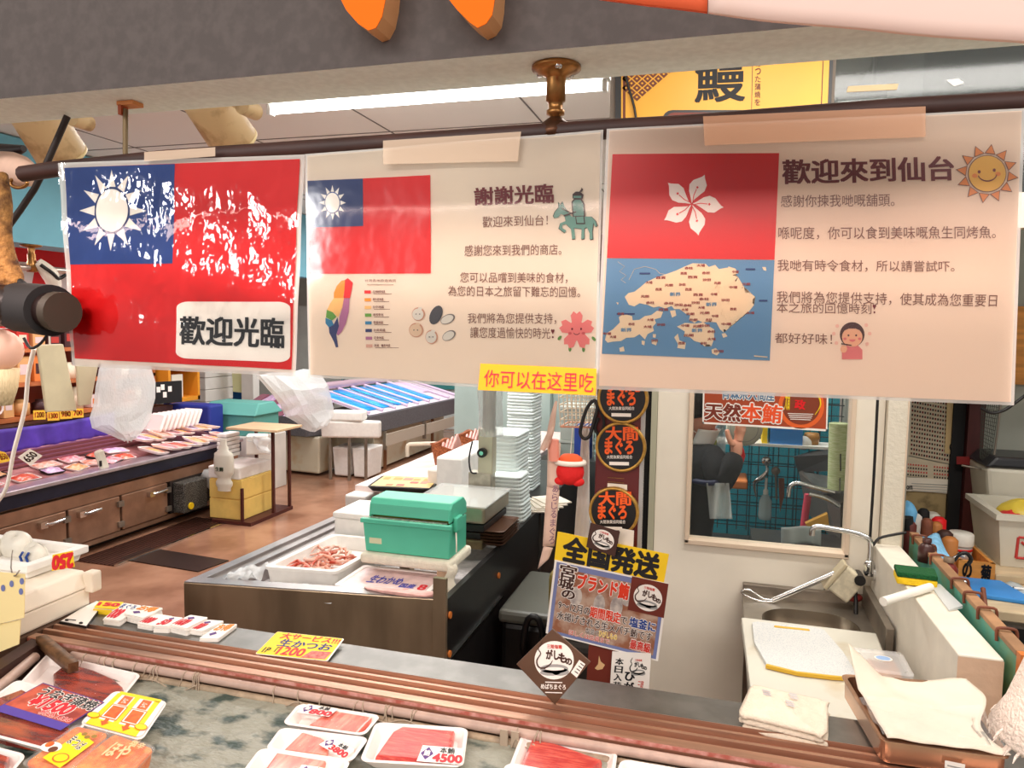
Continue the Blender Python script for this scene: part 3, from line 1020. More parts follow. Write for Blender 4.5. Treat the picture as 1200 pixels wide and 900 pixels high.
# ================================================================== FISH CASE WITH LEDGE
TRACK = mat('pinkish_aluminium', S(184, 140, 116), 0.28, 0.75, var=0.16, vscale=5, stretch=(0.6, 12, 12))
TRACKD = mat('dark_groove', S(122, 80, 62), 0.4, 0.5, var=0.25, vscale=14, stretch=(0.5, 8, 8))  # groove floors get a darker tone than the ridges
RUST = mat('rusty_lip', S(176, 96, 82), 0.55, 0.2, vcol=S(212, 160, 150), vscale=46)
tk = thing('fish_case', 'long steel fish display case with grooved ledge in the foreground', 'display case', (-0.1, 1.0, 0))
X0, X1 = -1.444, 1.35
b = MB()
prof = [(1.405, 0.86), (1.405, 0.9485), (1.403, 0.95), (1.312, 0.95)]
b.loops([[(x, y, z) for y, z in prof + [(1.312, 0.86)]] for x in (X0, X1)], STEEL, cap0=True, cap1=True)
b.build('ledge_top', tk)
b = MB()
pf = [(1.312, .86), (1.312, .952), (1.308, .9535), (1.306, .945), (1.292, .945), (1.290, .953), (1.283, .953), (1.281, .945), (1.266, .945), (1.264, .953), (1.256, .953), (1.254, .944),
  (1.240, .944), (1.238, .952), (1.219, .952), (1.216, .950), (1.216, .86)]
n = len(pf)
vs = [(x, y, z) for x in (X0, X1) for y, z in pf]
for i in range(n):
 j = (i + 1) % n
 deep = pf[i][1] < 0.946 and pf[j][1] < 0.946
 b.mesh([vs[i], vs[j], vs[n + j], vs[n + i]], [(0, 1, 2, 3)], TRACKD if deep else TRACK)
b.mesh([(x, y, z) for x in (X0, X1) for y, z in ((1.2155, .951), (1.2155, .9435))], [(0, 1, 3, 2)], RUST)
b.build('sliding_track', tk)
b = MB()
b.bb(X0, 1.23, 0.04, X1, 1.4, 0.86, STEELD)
b.bb(X0, 0.3, 0.04, X1, 1.23, 0.8, STEELD)
b.build('case_body', tk)
b = MB()
PIPE = mat('cream_pipe', S(182, 154, 140), 0.45, var=0.1, vscale=30)
PIPED = mat('grimy_pipe', S(164, 144, 120), 0.6, var=0.2, vscale=40)
b.cyl((-1.31, 1.205, 0.934), (X1, 1.205, 0.934), 0.0085, PIPE, n=14)
b.build('conduit', tk)
b = MB()
b.cyl((-1.26, 1.198, 0.917), (X1, 1.198, 0.917), 0.0075, PIPED, n=12)
b.build('conduit', tk)
b = MB()
rr = random.Random(5)
CORD = mat('grey_cord', S(168, 150, 130), 0.7)
for (xa, xb, k) in ((-1.28, -0.98, 14), (-0.82, -0.5, 10), (-0.33, -0.28, 3), (0.08, 0.24, 18)):
 for i in range(k):
  x = rr.uniform(xa, xb)
  dx = rr.uniform(-.01, .01)
  b.tube([(x, 1.205, 0.944), (x + dx * .3, 1.1945, 0.938), (x + dx * .6, 1.1935, 0.928), (x + dx, 1.188, 0.918), (x + dx * 1.2, 1.192, 0.909)], rr.uniform(.0008, .0015), CORD, 6, sub=2).build('tied_cord', tk)
  b = MB()
 p = [(xa + (xb - xa) * i / 9, 1.189 - rr.uniform(0, .006), 0.918 + rr.uniform(-.006, .014)) for i in range(10)]
 b.tube(p, 0.0013, CORD, 6, sub=3).build('loose_cord', tk)
 b = MB()
for x in (-0.345, -0.325):
 MB().bb(x - .007, 1.186, 0.908, x + .007, 1.1895, 0.945, CORD).build('cord_clamp', tk)
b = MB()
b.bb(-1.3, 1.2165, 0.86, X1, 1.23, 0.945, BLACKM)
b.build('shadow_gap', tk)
CLOTH = mat('wet_cloth', S(146, 146, 132), 0.4, vcol=S(62, 76, 70), vscale=13, ramp=(0.5, 0.6), bump=1.0, bscale=24, stretch=(1, 1.6, 1), detail=6)
b = MB()
from mathutils import noise
b.grid(lambda u, v: (-1.27 + 2.6 * u, 0.33 + 0.87 * v, 0.907 - 0.004 * abs(noise.noise(V((u * 30, v * 14, 0)))) + 0.002 * noise.noise(V((u * 70, v * 30, 3))) + (0.012 * (v - .9) / .1 if v > .9 else 0)), 110, 44, CLOTH)
b.build('ice_cover_cloth', tk)
# left end of the case
b = MB()
DKM = mat('dark_bronze_rail', S(66, 42, 36), 0.5, 0.3, var=0.2, vscale=20)
e0, e1 = atz(60, 745, .95), atz(0, 785, .95)
dv = (e1 - e0) / (e0.y - e1.y)
ea, eb = V((e0.x - dv.x * .0, 1.24, .95)), e1 + dv * .8
L_ = V((-.035, 0, 0))
dn = V((0, 0, -.1))
b.hexa([ea + L_ + dn, eb + L_ + dn, eb + dn, ea + dn], [ea + L_, eb + L_, eb, ea], DKM)
b.build('end_rail', tk)
b = MB()
b.cyl(atz(-40, 838, .928), atz(41, 770, .93), 0.0105, PIPE, n=12)
b.build('conduit', tk)
b = MB()
q0, q1 = atz(60, 760, .95), atz(86, 782, .944)
b.tube([q0 + (q0 - q1) * .5, q0, q1], 0.014, mat('bronze_clamp', S(110, 78, 52), 0.45, 0.4, var=0.3, vscale=60), 4)
b.tube([atz(62, 752, .94), atz(112, 764, .936)], 0.009, mat('brown_clip', S(150, 104, 64), 0.5, 0.2, var=0.25, vscale=50), 6)
b.build('end_bracket', tk)

# ------------------------------------------------------------------ trays
TUNA = mat('tuna_red', S(178, 16, 10), 0.35, vcol=S(226, 96, 72), vscale=60, stretch=(0.5, 3.4, 1), ramp=(0.42, 0.72), coat=0.4)
TUNAP = mat('tuna_pink', S(216, 84, 62), 0.35, vcol=S(236, 140, 114), vscale=34, stretch=(3, 0.8, 1), ramp=(0.4, 0.7), coat=0.4)
EEL = mat('eel_glaze', S(100, 14, 5), 0.2, vcol=S(178, 56, 14), vscale=18, stretch=(1, 4, 1), ramp=(0.4, 0.7), coat=0.5)
ROE = mat('roe_orange', S(222, 100, 22), 0.35, vcol=S(242, 150, 60), vscale=60)
WRAP = film('tray_wrap', (1, 1, 1, 1), 0.03, 0.08, bump=0.3, bscale=30)
PURP = mat('label_purple', S(86, 44, 120), 0.55)
PRICE = mat('price_red', S(214, 24, 40), 0.55)
LBL = mat('label_white', S(246, 240, 232), 0.5)
SALMON = mat('label_salmon', S(204, 92, 66), 0.55, vcol=S(150, 50, 40), vscale=30)


def tray_parts(t, T, W, H, h=0.02, r=0.014, wrap=True, m=None):
 m = m or FOAMP
 b = MB(T)
 def ring(i, z):
  return [(x, y, z) for x, y in rrect(i, i, W - i, H - i, max(r - i * .3, .004))]
 b.loops([ring(.016, -h), ring(.002, -.003), ring(0, -.0005), ring(0.002, 0.001), ring(.006, 0.0), ring(.017, -h + .004)], m, cap0=True, cap1=True)
 b.build('foam_tray', t)
 if wrap:
  b = MB(T)
  b.flat(rrect(.001, .001, W - .001, H - .001, r), 0.0022, WRAP)
  b.build('cling_film', t)


def px_frame(c, z):
 return quad_map(*[atz(x, y, z) for x, y in c], n=(0, 0, 1))


def slab(T, W, H, poly, z0, z1, m, t, name, jag=0.0):
 """a cut of fish: bevelled prism over a polygon given in tray fractions"""
 b = MB(T)
 P = [(x * W, y * H) for x, y in poly]
 cx, cy = sum(p[0] for p in P) / len(P), sum(p[1] for p in P) / len(P)
 def sc(k):
  return [(cx + (x - cx) * k, cy + (y - cy) * k) for x, y in P]
 n = len(P)
 rings = [[(x, y, z) for x, y in sc(k)] for k, z in ((1, z0), (1, z0 + (z1 - z0) * .6), (.97, z1 - .001), (.9, z1))]
 b.loops(rings, m, False, cap1=True)
 o = b.build(name, t)
 return o


def label_quad(b, T, q, z, m):
 b.T = T
 b.mesh([(x, y, z) for x, y in q] + [(x, y, z - .0008) for x, y in q], [(3, 2, 1, 0), (0, 1, 5, 4), (1, 2, 6, 5), (2, 3, 7, 6), (3, 0, 4, 7)], m)


def tuna_label(t, T, W, H, q, price):
 """q: label corners TL TR BR BL in tray fractions"""
 q = [V((x * W, y * H)) for x, y in q]
 b = MB(T)
 b.mesh([(p.x, p.y, .0035) for p in q], [(3, 2, 1, 0)], LBL)
 def at(u, v):
  return q[3].lerp(q[2], u).lerp(q[0].lerp(q[1], u), v)
 d = [at(.17, .12), at(.32, .5), at(.17, .92), at(.02, .5)]
 b.mesh([(p.x, p.y, .0039) for p in d], [(0, 1, 2, 3)], PURP)
 b.text('鮪', [at(.1, .7), at(.24, .7), at(.24, .34), at(.1, .34)], LBL, 0.02, z=.0043)
 b.text('本鮪', [at(.45, .95), at(.8, .95), at(.8, .58), at(.45, .58)], INK, 0.02, z=.0042)
 b.text(price, [at(.33, .52), at(.98, .52), at(.98, .06), at(.33, .06)], PRICE, 0.05, z=.0042)
 b.build('price_label', t, partlabel='white price label with purple diamond')


def tuna_tray(c, z, label, m, poly, lab=None, price=None):
 T, W, H = px_frame(c, z)
 t = thing('tuna_tray', label, 'tray of fish', T((W / 2, H / 2, -.02)), 'trays of sliced tuna in the fish case')
 tray_parts(t, T, W, H)
 slab(T, W, H, poly, -.016, -.0005, m, t, 'tuna_block')
 if lab:
  tuna_label(t, T, W, H, lab, price)
 return t


tuna_tray([(350, 824), (447, 838), (427, 862), (330, 848)], 0.9300, 'pink tuna tray farthest back with an 800 price label', TUNAP,
   [(.3, .1), (.9, .06), (.92, .88), (.4, .92)], [(.13, .95), (.5, .93), (.47, .5), (.08, .5)], '800')
tuna_tray([(329, 852), (433, 864), (412, 893), (310, 878)], 0.9340, 'pink tuna tray with a slanted 3800 price label', TUNAP,
   [(.2, .08), (.72, .1), (.62, .6), (.5, .78), (.26, .92)], [(.62, .75), (.95, .4), (.92, -.02), (.55, .4)], '3800')
tuna_tray([(305, 876), (412, 890), (395, 922), (283, 905)], 0.9400, 'pale tuna tray at the bottom edge in front of the slanted 3800 label', TUNAP,
   [(.2, .1), (.7, .1), (.75, .86), (.2, .92)], [(.55, .5), (.9, .5), (.9, .1), (.55, .1)], '3500')
tuna_tray([(440, 846), (549, 853), (543, 899), (421, 892)], 0.9320, 'large red tuna tray with a 4500 price label', TUNA,
   [(.13, .14), (.5, .12), (.86, .1), (.86, .92), (.3, .95), (.22, .8)], [(.57, .42), (.98, .4), (.99, .01), (.55, .03)], '4500')
tuna_tray([(611, 860), (724, 880), (718, 925), (594, 905)], 0.9300, 'bright red tuna tray in the middle of the bottom edge, no label in view', TUNA,
   [(.1, .1), (.7, .1), (.86, .7), (.3, .96), (.12, .95)])
tuna_tray([(594, 893), (700, 912), (690, 950), (575, 930)], 0.9380, 'white tray rim just cut by the bottom edge in front of the bright red tuna', TUNA,
   [(.1, .1), (.7, .1), (.86, .7), (.12, .9)])
tuna_tray([(728, 889), (830, 906), (822, 945), (715, 925)], 0.9300, 'white tray rim right of the bright red tuna at the bottom edge', TUNA,
   [(.1, .1), (.7, .1), (.86, .7), (.12, .7)])

# eel trays
T, W, H = px_frame([(56, 765), (166, 790), (128, 836), (20, 803)], 0.9300)
t = thing('eel_tray', 'white tray with one whole glazed eel fillet behind the purple-labelled pack', 'tray of fish', T((W / 2, H / 2, -.02)), 'eel packs in the fish case')
tray_parts(t, T, W, H)
slab(T, W, H, [(.22, .5), (.3, .3), (.55, .12), (.8, .18), (.99, .4), (.94, .6), (.8, .74), (.55, .84), (.3, .86), (.24, .7)], -.016, .0, EEL, t, 'eel_fillet')

T, W, H = px_frame([(20, 796), (124, 826), (66, 882), (-55, 850)], 0.9380)
t = thing('eel_tray', 'glazed eel pack under a purple photo label priced 1500', 'tray of fish', T((W / 2, H / 2, -.02)), 'eel packs in the fish case')
tray_parts(t, T, W, H)
slab(T, W, H, [(.1, .1), (.5, .04), (.95, .1), (.97, .3), (.9, .45), (.1, .45)], -.016, -.0005, EEL, t, 'eel_fillet')
slab(T, W, H, [(.05, .6), (.3, .58), (.34, .8), (.15, .86)], -.016, -.0005, EEL, t, 'eel_fillet')
Tl, Wl, Hl = px_frame([(50.5, 800), (123, 823), (71, 856), (-8, 832)], 0.9415)
b = MB(Tl)
b.mesh([(0, 0, 0), (Wl, 0, 0), (Wl, Hl, 0), (0, Hl, 0)], [(0, 1, 2, 3)], PURP)
b.mesh([(.003, Hl * .2, .0003), (Wl - .003, Hl * .2, .0003), (Wl - .003, Hl - .003, .0003), (.003, Hl - .003, .0003)], [(0, 1, 2, 3)], SALMON)
b.mesh([(0, 0, .0003), (Wl, 0, .0003), (Wl, Hl * .2, .0003), (0, Hl * .2, .0003)], [(0, 1, 2, 3)], mat('label_violet', S(84, 62, 160), 0.5))
for s, x0, x1, y0, y1, m, bo in (('うなぎ蒲焼', .14, .98, .66, .95, INK, .03), ('¥1500', .22, .8, .36, .68, PRICE, .05), ('税込1620', .5, .95, .22, .36, PRICE, .02)):
 q = [(x0 * Wl, y1 * Hl), (x1 * Wl, y1 * Hl), (x1 * Wl, y0 * Hl), (x0 * Wl, y0 * Hl)]
 b.text(s, q, LBL, bo + .045, z=.0006)
 b.text(s, q, m, bo, z=.0009)
b.build('photo_label', t, partlabel='purple photo label with price')

T, W, H = px_frame([(-30, 868), (32, 884), (6, 915), (-60, 900)], 0.9420)
t = thing('eel_tray', 'white tray with dark glazed eel cut off by the lower left corner', 'tray of fish', T((W / 2, H / 2, -.02)), 'eel packs in the fish case')
tray_parts(t, T, W, H)
slab(T, W, H, [(.1, .1), (.6, .05), (.85, .4), (.75, .8), (.1, .9)], -.016, -.0005, EEL, t, 'eel_fillet')

# orange packs with yellow labels
YLB = mat('label_yellow', S(250, 214, 20), 0.5)
OLB = mat('label_orange', S(234, 110, 40), 0.5, vcol=S(216, 84, 30), vscale=80)
ORL = mat('line_orange', S(206, 110, 20), 0.5)
T, W, H = px_frame([(134, 809), (197, 822), (166, 868), (92, 848)], 0.9390)
t = thing('seafood_pack', 'white pack with yellow card showing two orange blocks and arrows', 'seafood pack', T((W / 2, H / 2, -.02)), 'seafood packs with yellow labels')
tray_parts(t, T, W, H, wrap=False)
b = MB(T)
def rq(b, x0, y0, x1, y1, z, m):
 b.mesh([(x0 * W, y0 * H, z), (x1 * W, y0 * H, z), (x1 * W, y1 * H, z), (x0 * W, y1 * H, z)], [(0, 1, 2, 3)], m)
b.flat(rrect(.004, .004, W - .004, H - .004, .012), .002, LBL)
rq(b, .1, .02, .9, .2, .0024, YLB)
rq(b, .14, .9, .9, .98, .0024, YLB)
for x0 in (.12, .45, .8):
 rq(b, x0, .2, x0 + .09, .92, .0024, YLB)
for x0 in (.24, .58):
 rq(b, x0 - .035, .24, x0 + .235, .62, .0026, ORL)
 rq(b, x0 - .022, .26, x0 + .222, .6, .0028, LBL)
 rq(b, x0, .28, x0 + .2, .58, .003, OLB)
 rq(b, x0 + .03, .64, x0 + .19, .88, .003, OLB)
 b.text('うに', [((x0 + .07) * W, .8 * H), ((x0 + .15) * W, .8 * H), ((x0 + .15) * W, .68 * H), ((x0 + .07) * W, .68 * H)], LBL, .03, z=.0033)
 b.mesh([((x0 + dx) * W, y * H, .0032) for dx, y in ((.07, .24), (.07, .16), (.03, .16), (.1, .06), (.17, .16), (.13, .16), (.13, .24))], [tuple(range(7))], mat('arrow_red', S(214, 90, 30), .5))
for cx in (.1, .88):
 b.mesh([(p[0], p[1], .0034) for p in circ(cx * W, .24 * H, .1 * W, .07 * W)], [tuple(range(24))], ORL)
 b.mesh([(p[0], p[1], .0037) for p in circ(cx * W, .24 * H, .088 * W, .058 * W)], [tuple(range(24))], YLB)
b.build('printed_card', t)


def tub(c, z, label, h, tilt=None):
 T, W, H = px_frame(c, z)
 t = thing('seafood_pack', label, 'seafood pack', T((W / 2, H / 2, -h)), 'seafood packs with yellow labels')
 b = MB(T)
 def ring(i, z, r=.008):
  return [(x, y, z) for x, y in rrect(i, i, W - i, H - i, r)]
 b.loops([ring(.005, -h), ring(.001, -.005), ring(.002, -.002), ring(.008, -.002)], ROE, cap0=True, cap1=True)
 b.build('orange_filling', t)
 b = MB(T)
 b.loops([ring(.003, -h - .0005), ring(-.001, -.004), ring(-.004, -.003, .01), ring(-.004, -.001, .01), ring(.001, .001), ring(.006, .003), ring(.012, .0005)], film('tub_plastic', (1, .96, .92, 1), .1, .1), cap1=True)
 b.build('clear_tub', t)
 return t, T, W, H


t, T, W, H = tub([(90, 849), (128, 858), (76, 906), (28, 893)], 0.9490, 'orange seafood tub with slanted yellow label beside the eel packs', .028)
b = MB(T)
b.flat([(.3 * W, .12 * H), (.86 * W, .02 * H), (.98 * W, .66 * H), (.4 * W, .8 * H)], .0045, YLB)
b.mesh([(p[0], p[1], .0048) for p in circ(.2 * W, .36 * H, .24 * W, .17 * W)], [tuple(range(24))], LBL)
b.mesh([(p[0], p[1], .0051) for p in circ(.1 * W, .4 * H, .09 * W, .1 * W, 16)], [tuple(range(16))], OLB)
b.mesh([(p[0], p[1], .0051) for p in circ(.3 * W, .32 * H, .1 * W, .1 * W, 16)], [tuple(range(16))], mat('label_brown', S(104, 56, 36), .5))
b.text('まつば', [(.4 * W, .72 * H), (.86 * W, .6 * H), (.84 * W, .42 * H), (.38 * W, .52 * H)], LBL, .06, z=.0049)
b.text('まつば', [(.4 * W, .72 * H), (.86 * W, .6 * H), (.84 * W, .42 * H), (.38 * W, .52 * H)], INK, .01, z=.0052)
b.mesh([(p[0], p[1], .005) for p in circ(.66 * W, .2 * H, .18 * W, .15 * W)], [tuple(range(24))], OLB)
b.mesh([(p[0], p[1], .0052) for p in circ(.66 * W, .2 * H, .15 * W, .12 * W)], [tuple(range(24))], YLB)
for k in range(3):
 b.mesh([(p[0], p[1], .005) for p in circ((.55 + .14 * k) * W, (.78 - .05 * (k % 2)) * H, .07 * W, .06 * W, 14)], [tuple(range(14))], mat('label_olive', S(150, 120, 50), .5))
b.build('label', t)
t, T, W, H = tub([(134, 858), (181, 876), (140, 918), (72, 905)], 0.9490, 'orange seafood tub with pale printed lid nearest the bare cloth', .028)
b = MB(T)
PALEL = mat('lid_print', S(246, 200, 150), .5)
b.text('ほや', [(.3 * W, .8 * H), (.7 * W, .8 * H), (.7 * W, .45 * H), (.3 * W, .45 * H)], PALEL, .03, z=.0042)
b.text('塩辛', [(.55 * W, .96 * H), (.85 * W, .96 * H), (.85 * W, .8 * H), (.55 * W, .8 * H)], PALEL, .02, z=.0042)
b.build('lid_print', t)

# ------------------------------------------------------------------ price card stacks on the ledge
def c1(x, y):
 return (60 + x / 5.217, 690 + y / 5.217)


stacks = [([(258, 112), (292, 72), (442, 80), (400, 122)], 46, 'yellow price card stack reading 150 beside the black tray', '150', YEL, 'y'),
   ([(316, 180), (440, 84), (550, 100), (420, 192)], 46, 'price card stack with red 008 and blue writing, second from the black tray', '008', LBL, 'b'),
   ([(440, 146), (560, 100), (682, 116), (560, 176)], 60, 'tall price card stack with purple mark and orange print, third from the black tray', '', LBL, 'o'),
   ([(524, 206), (636, 150), (742, 166), (620, 222)], 40, 'price card stack with red figures and no purple mark in the middle of the row', '1080', LBL, 'n'),
   ([(622, 222), (736, 166), (812, 174), (724, 226)], 50, 'narrow price card stack squeezed between two taller ones', '50', LBL, 'p'),
   ([(722, 216), (850, 158), (960, 174), (826, 240)], 56, 'thick price card stack with purple mark, third from the right end', '1600', LBL, 'p'),
   ([(826, 244), (950, 188), (1058, 196), (920, 258)], 36, 'price card stack reading 1000 with purple mark, second from the right end', '1000', LBL, 'p'),
   ([(904, 300), (1040, 212), (1140, 214), (1024, 300)], 26, 'price card stack with orange print at the right end of the row', '', LBL, 'o')]
for k, (q, hh, lab, s, m, kind) in enumerate(stacks):
 # height of the stack from its visible side, base standing on the ledge
 q = [c1(x, y) for x, y in q]
 H_ = hh / 5.217 / FPX * 1.5
 zt = 0.95 + H_
 P4 = [atz(x, y, zt) for x, y in q]
 T, W, H = quad_map(P4[1], P4[2], P4[3], P4[0], n=(0, 0, 1))
 base = T((W / 2, H / 2, -H_))
 t = thing('price_card_stack', lab, 'price cards', base, 'stacks of price cards on the ledge')
 b = MB(T)
 nl = max(3, int(H_ / .0022))
 rr = random.Random(k)
 for i in range(nl):
  j = (lambda: rr.uniform(-.0016, .0016))
  dx, dy = j(), j()
  z0, z1 = -H_ + H_ * i / nl, -H_ + H_ * (i + .86) / nl
  P = rrect(dx, dy, W + dx, H + dy, .004, 3)
  b.prism(P, z0, z1, LBL if i < nl - 1 else m)
 if m is YEL:
  b.mesh([(0, 0, -.004), (-.006, 0, -.016), (W * .8, -.006, -.018), (W * .8, 0, -.004)], [(0, 1, 2, 3)], YEL)
 b.build('cards', t)
 b = MB(T)
 z = .0003
 if s:
  q_ = [(.3 * W, .9 * H), (.3 * W, .15 * H), (.8 * W, .15 * H), (.8 * W, .9 * H)] if False else None
  x0, x1 = (.1, .95) if kind == 'y' else (.08, .62)
  y0, y1 = (.3, .75) if kind == 'y' else (.1, .6)
  # lettering runs along the length of the card
  b.text(s, [(.9 * W * 0 + x0 * W, y1 * H), (x1 * W, y1 * H), (x1 * W, y0 * H), (x0 * W, y0 * H)], PRICE, .06, z=z)
 if kind in 'po':
  cx, cy = (.35 * W, .74 * H) if kind == 'p' else (.4 * W, .28 * H)
  b.mesh([(cx - .2 * W, cy, z), (cx, cy - .14 * H, z), (cx + .2 * W, cy, z), (cx, cy + .14 * H, z)], [(0, 1, 2, 3)], PURP)
 if kind == 'o':
  b.text('お得', [(.1 * W, .95 * H), (.9 * W, .95 * H), (.9 * W, .5 * H), (.1 * W, .5 * H)], mat('print_orange', S(236, 140, 40), .5), .05, z=z)
 if kind == 'b':
  b.text('まぐろ', [(.1 * W, .95 * H), (.9 * W, .95 * H), (.9 * W, .68 * H), (.1 * W, .68 * H)], BLUE, .02, z=z)
 b.build('print', t)

# black edged white tray with marker at the left end of the row
q = [atz(*c1(x, y), .957) for x, y in ((180, 120), (282, 70), (330, 80), (215, 232), (50, 200))]
b = MB()
b.loops([[p - V((0, 0, .007)) for p in (q[4], q[3], q[2], q[1], q[0])], [q[4], q[3], q[2], q[1], q[0]]], BLACK, cap0=True, cap1=True)
ct = q[0].lerp(q[3], .5)
b.poly([ct + (p - ct) * .94 + V((0, 0, .0006)) for p in (q[4], q[3], q[2], q[1], q[0])], LBL)
tb_ = thing('card_tray', 'thin black tray lined white with black clips under the foam boxes', 'tray', ct - V((0, 0, .007)))
b.build('board', tb_)
b = MB()
for x, y in ((95, 190), (182, 208)):
 p = atz(*c1(x, y), .9595)
 b.sphere(p, .004, BLACK, 10, 6, (1.3, .8, .6))
p0, p1 = atz(*c1(95, 186), .9605), atz(*c1(150, 192), .9605)
b.tube([p0, p1], .0012, BLACK, 6)
b.build('clip', tb_)

# yellow service price card
q = [atz(325, 740, .962), atz(403.5, 748.5, .962), atz(384, 774.5, .954), atz(299, 766, .954)]
T, W, H = quad_map(*q)
t = thing('price_card', 'yellow handwritten price card reading 1200 lying on the ledge', 'price card', T((W / 2, H / 2, -.001)))
b = MB(T)
b.prism(rrect(0, 0, W, H, .004), -.0012, 0, LBL)
b.flat(rrect(.0006, .0006, W - .003, H - .001, .004), .0003, YEL)
b.build('card', t)
b = MB(T)
MB_ = mat('marker_blue', S(50, 62, 120), .6)
for s, x0, x1, y0, y1, m in (('大サービス!!!', .12, .97, .72, .97, PRICE), ('生かつお', .18, .92, .4, .7, MB_), ('1200', .26, .62, .06, .38, PRICE), ('1P「', .06, .25, .08, .34, INK)):
 b.text(s, [(x0 * W, y1 * H), (x1 * W, y1 * H), (x1 * W, y0 * H), (x0 * W, y0 * H)], m, .03, z=.0007)
b.mesh([(x * W, y * H, .0005) for x, y in ((.62, .02), (.95, .04), (.97, .36), (.7, .34))], [(0, 1, 2, 3)], mat('fish_photo', S(214, 120, 100), .5, vcol=S(180, 60, 60), vscale=90))
b.build('handwriting', t)
# ================================================================== SIGN POST WITH ROUND TUNA PLATES
YP = 1.70
MAROON = mat('maroon_board', S(96, 30, 30), 0.4, var=0.08, vscale=8)
xa, xb = aty(697, 570, YP).x, aty(749, 570, YP).x
t = thing('sign_post', 'maroon board post standing behind the ledge, carrying round plates', 'post', ((xa + xb) / 2, YP + .01, 0))
MB().bb(xa, YP, 0, xb, YP + .025, 1.86, MAROON).build('board', t, bev=.002)
b = MB()
b.bb(xb, YP - .004, 0.5, xb + .008, YP + .02, 1.86, film('clear_edge', (.9, .92, .9, 1), .35, .1))
b.build('clear_edge_strip', t)
b = MB()
for z in (aty(720, 560, YP).z, aty(720, 565, YP).z):
 b.bb(xa + .03, YP - .0015, z - .0006, xa + .068, YP, z + .0006, BRASS)
b.build('gold_line', t)

GOLD = mat('plate_gold', S(190, 146, 70), 0.35, 0.6, var=0.2, vscale=60)
PBLK = mat('plate_black', S(24, 20, 20), 0.4)
PORG = mat('plate_orange', S(246, 96, 30), 0.5)
PP = Plane((0, YP - .012, 1.5), (0, -1, 0))
for cx, cy, lab in ((729.5, 467, 'round black and gold tuna plate, topmost, partly behind the poster'), (727, 524, 'round black and gold tuna plate in full view in the middle of the post'),
     (719, 600, 'round black and gold tuna plate, lowest, just above the small square logo card')):
 c = PP.px(cx, cy)
 r = 29.5 / FPX * YP * 1.01
 t = thing('tuna_plate', lab, 'plate', (c.x, YP - .012, c.z - r), 'round tuna plates on the post')
 Q = Matrix.Rotation(R(90), 3, 'X')
 b = MB()
 b.lathe([(0, -.012), (r, -.012), (r, -.002), (r * .985, .002), (r * .9, .002), (r * .88, 0)], GOLD, c, 48, Q)
 b.build('gold_rim', t)
 b = MB()
 b.lathe([(r * .88, .0005), (0, .0005)], PBLK, c, 48, Q, smooth=False)
 b.build('face', t)
 b = MB()
 PP2 = Plane((0, YP - .0135, 1.5), (0, -1, 0))
 for s, x0, y0, x1, y1, m, bo in (('大間', -17, -24, 20, -8, PORG, .036), ('まぐろ', -18, -8, 15, 8, PORG, .045), ('大間漁業協同組合', -16, 9.5, 14, 13.5, LBL, .01)):
  PP2.text(b, s, (cx + x0, cy + y0, cx + x1, cy + y1), m, 0, bo)
 PP2.quad(b, [(cx - 13, cy + 17), (cx + 10, cy + 17.5), (cx + 10, cy + 21.5), (cx - 13, cy + 21)], LBL, 0)
 b.build('lettering', t)
b = MB()
P = Plane((0, YP - .001, 1.5), (0, -1, 0))
q = [P.px(x, y) for x, y in ((712, 566), (735, 568), (735, 590), (711, 588))]
b.hexa([p for p in q], [p + V((0, -.001, 0)) for p in q], PAPER)
b.build('paper_tab', label='cream paper tab poking out above the lowest round plate', cat='paper tab')

# ------------------------------------------------------------------ signs hung on the post
BRN = mat('sign_brown', S(70, 42, 34), 0.5)
BRNR = mat('sign_redbrown', S(110, 44, 32), 0.5)
WAVE = mat('wave_grey', S(160, 160, 158), 0.5)
PINKR = mat('logo_red', S(206, 60, 50), 0.5)


def quad_uv(q):
 q = [V(p) for p in q]
 return lambda u, v: tuple(q[0].lerp(q[1], u).lerp(q[3].lerp(q[2], u), v))


def logo(mb, pl, uv, off, dark):
 """white disc, brush lettering round a wave; uv maps the unit square to pixels"""
 pl.poly(mb, [uv(.5 + .5 * math.cos(R(a)), .5 + .5 * math.sin(R(a))) for a in range(0, 360, 10)], LBL, off)
 for cx, cy, rx, ry in ((.5, .72, .36, .12), (.4, .82, .26, .08), (.66, .8, .22, .1)):
  pl.poly(mb, [uv(cx + rx * math.cos(R(a)), cy + ry * math.sin(R(a))) for a in range(0, 360, 15)], WAVE, off + .0003)
 pl.poly(mb, [uv(.52 + .24 * math.cos(R(a)), .72 + .045 * math.sin(R(a))) for a in range(0, 360, 15)], LBL, off + .0006)
 mb.text('がし', [uv(.3, .22), uv(.62, .24), uv(.62, .48), uv(.3, .46)], dark, .05, pl.fn(off + .0008))
 mb.text('も', [uv(.62, .3), uv(.82, .34), uv(.82, .56), uv(.62, .54)], dark, .05, pl.fn(off + .0008))
 mb.text('の', [uv(.8, .44), uv(.95, .46), uv(.95, .62), uv(.8, .6)], dark, .05, pl.fn(off + .0008))
 st = [(.2, .02), (.1, .2), (.16, .32), (.06, .5), (.1, .66), (.24, .7), (.4, .6), (.46, .5)]
 pts = [pl.px(*uv(x, y), off + .0009) for x, y in st]
 mb.tube(pts, .0012, dark, 6, rad=[.0005, .0009, .0009, .0012, .0015, .0015, .001, .0004], sub=3)
 mb.text('三陸塩竈', [uv(.32, .08), uv(.7, .1), uv(.7, .2), uv(.32, .18)], PINKR, .02, pl.fn(off + .0008))


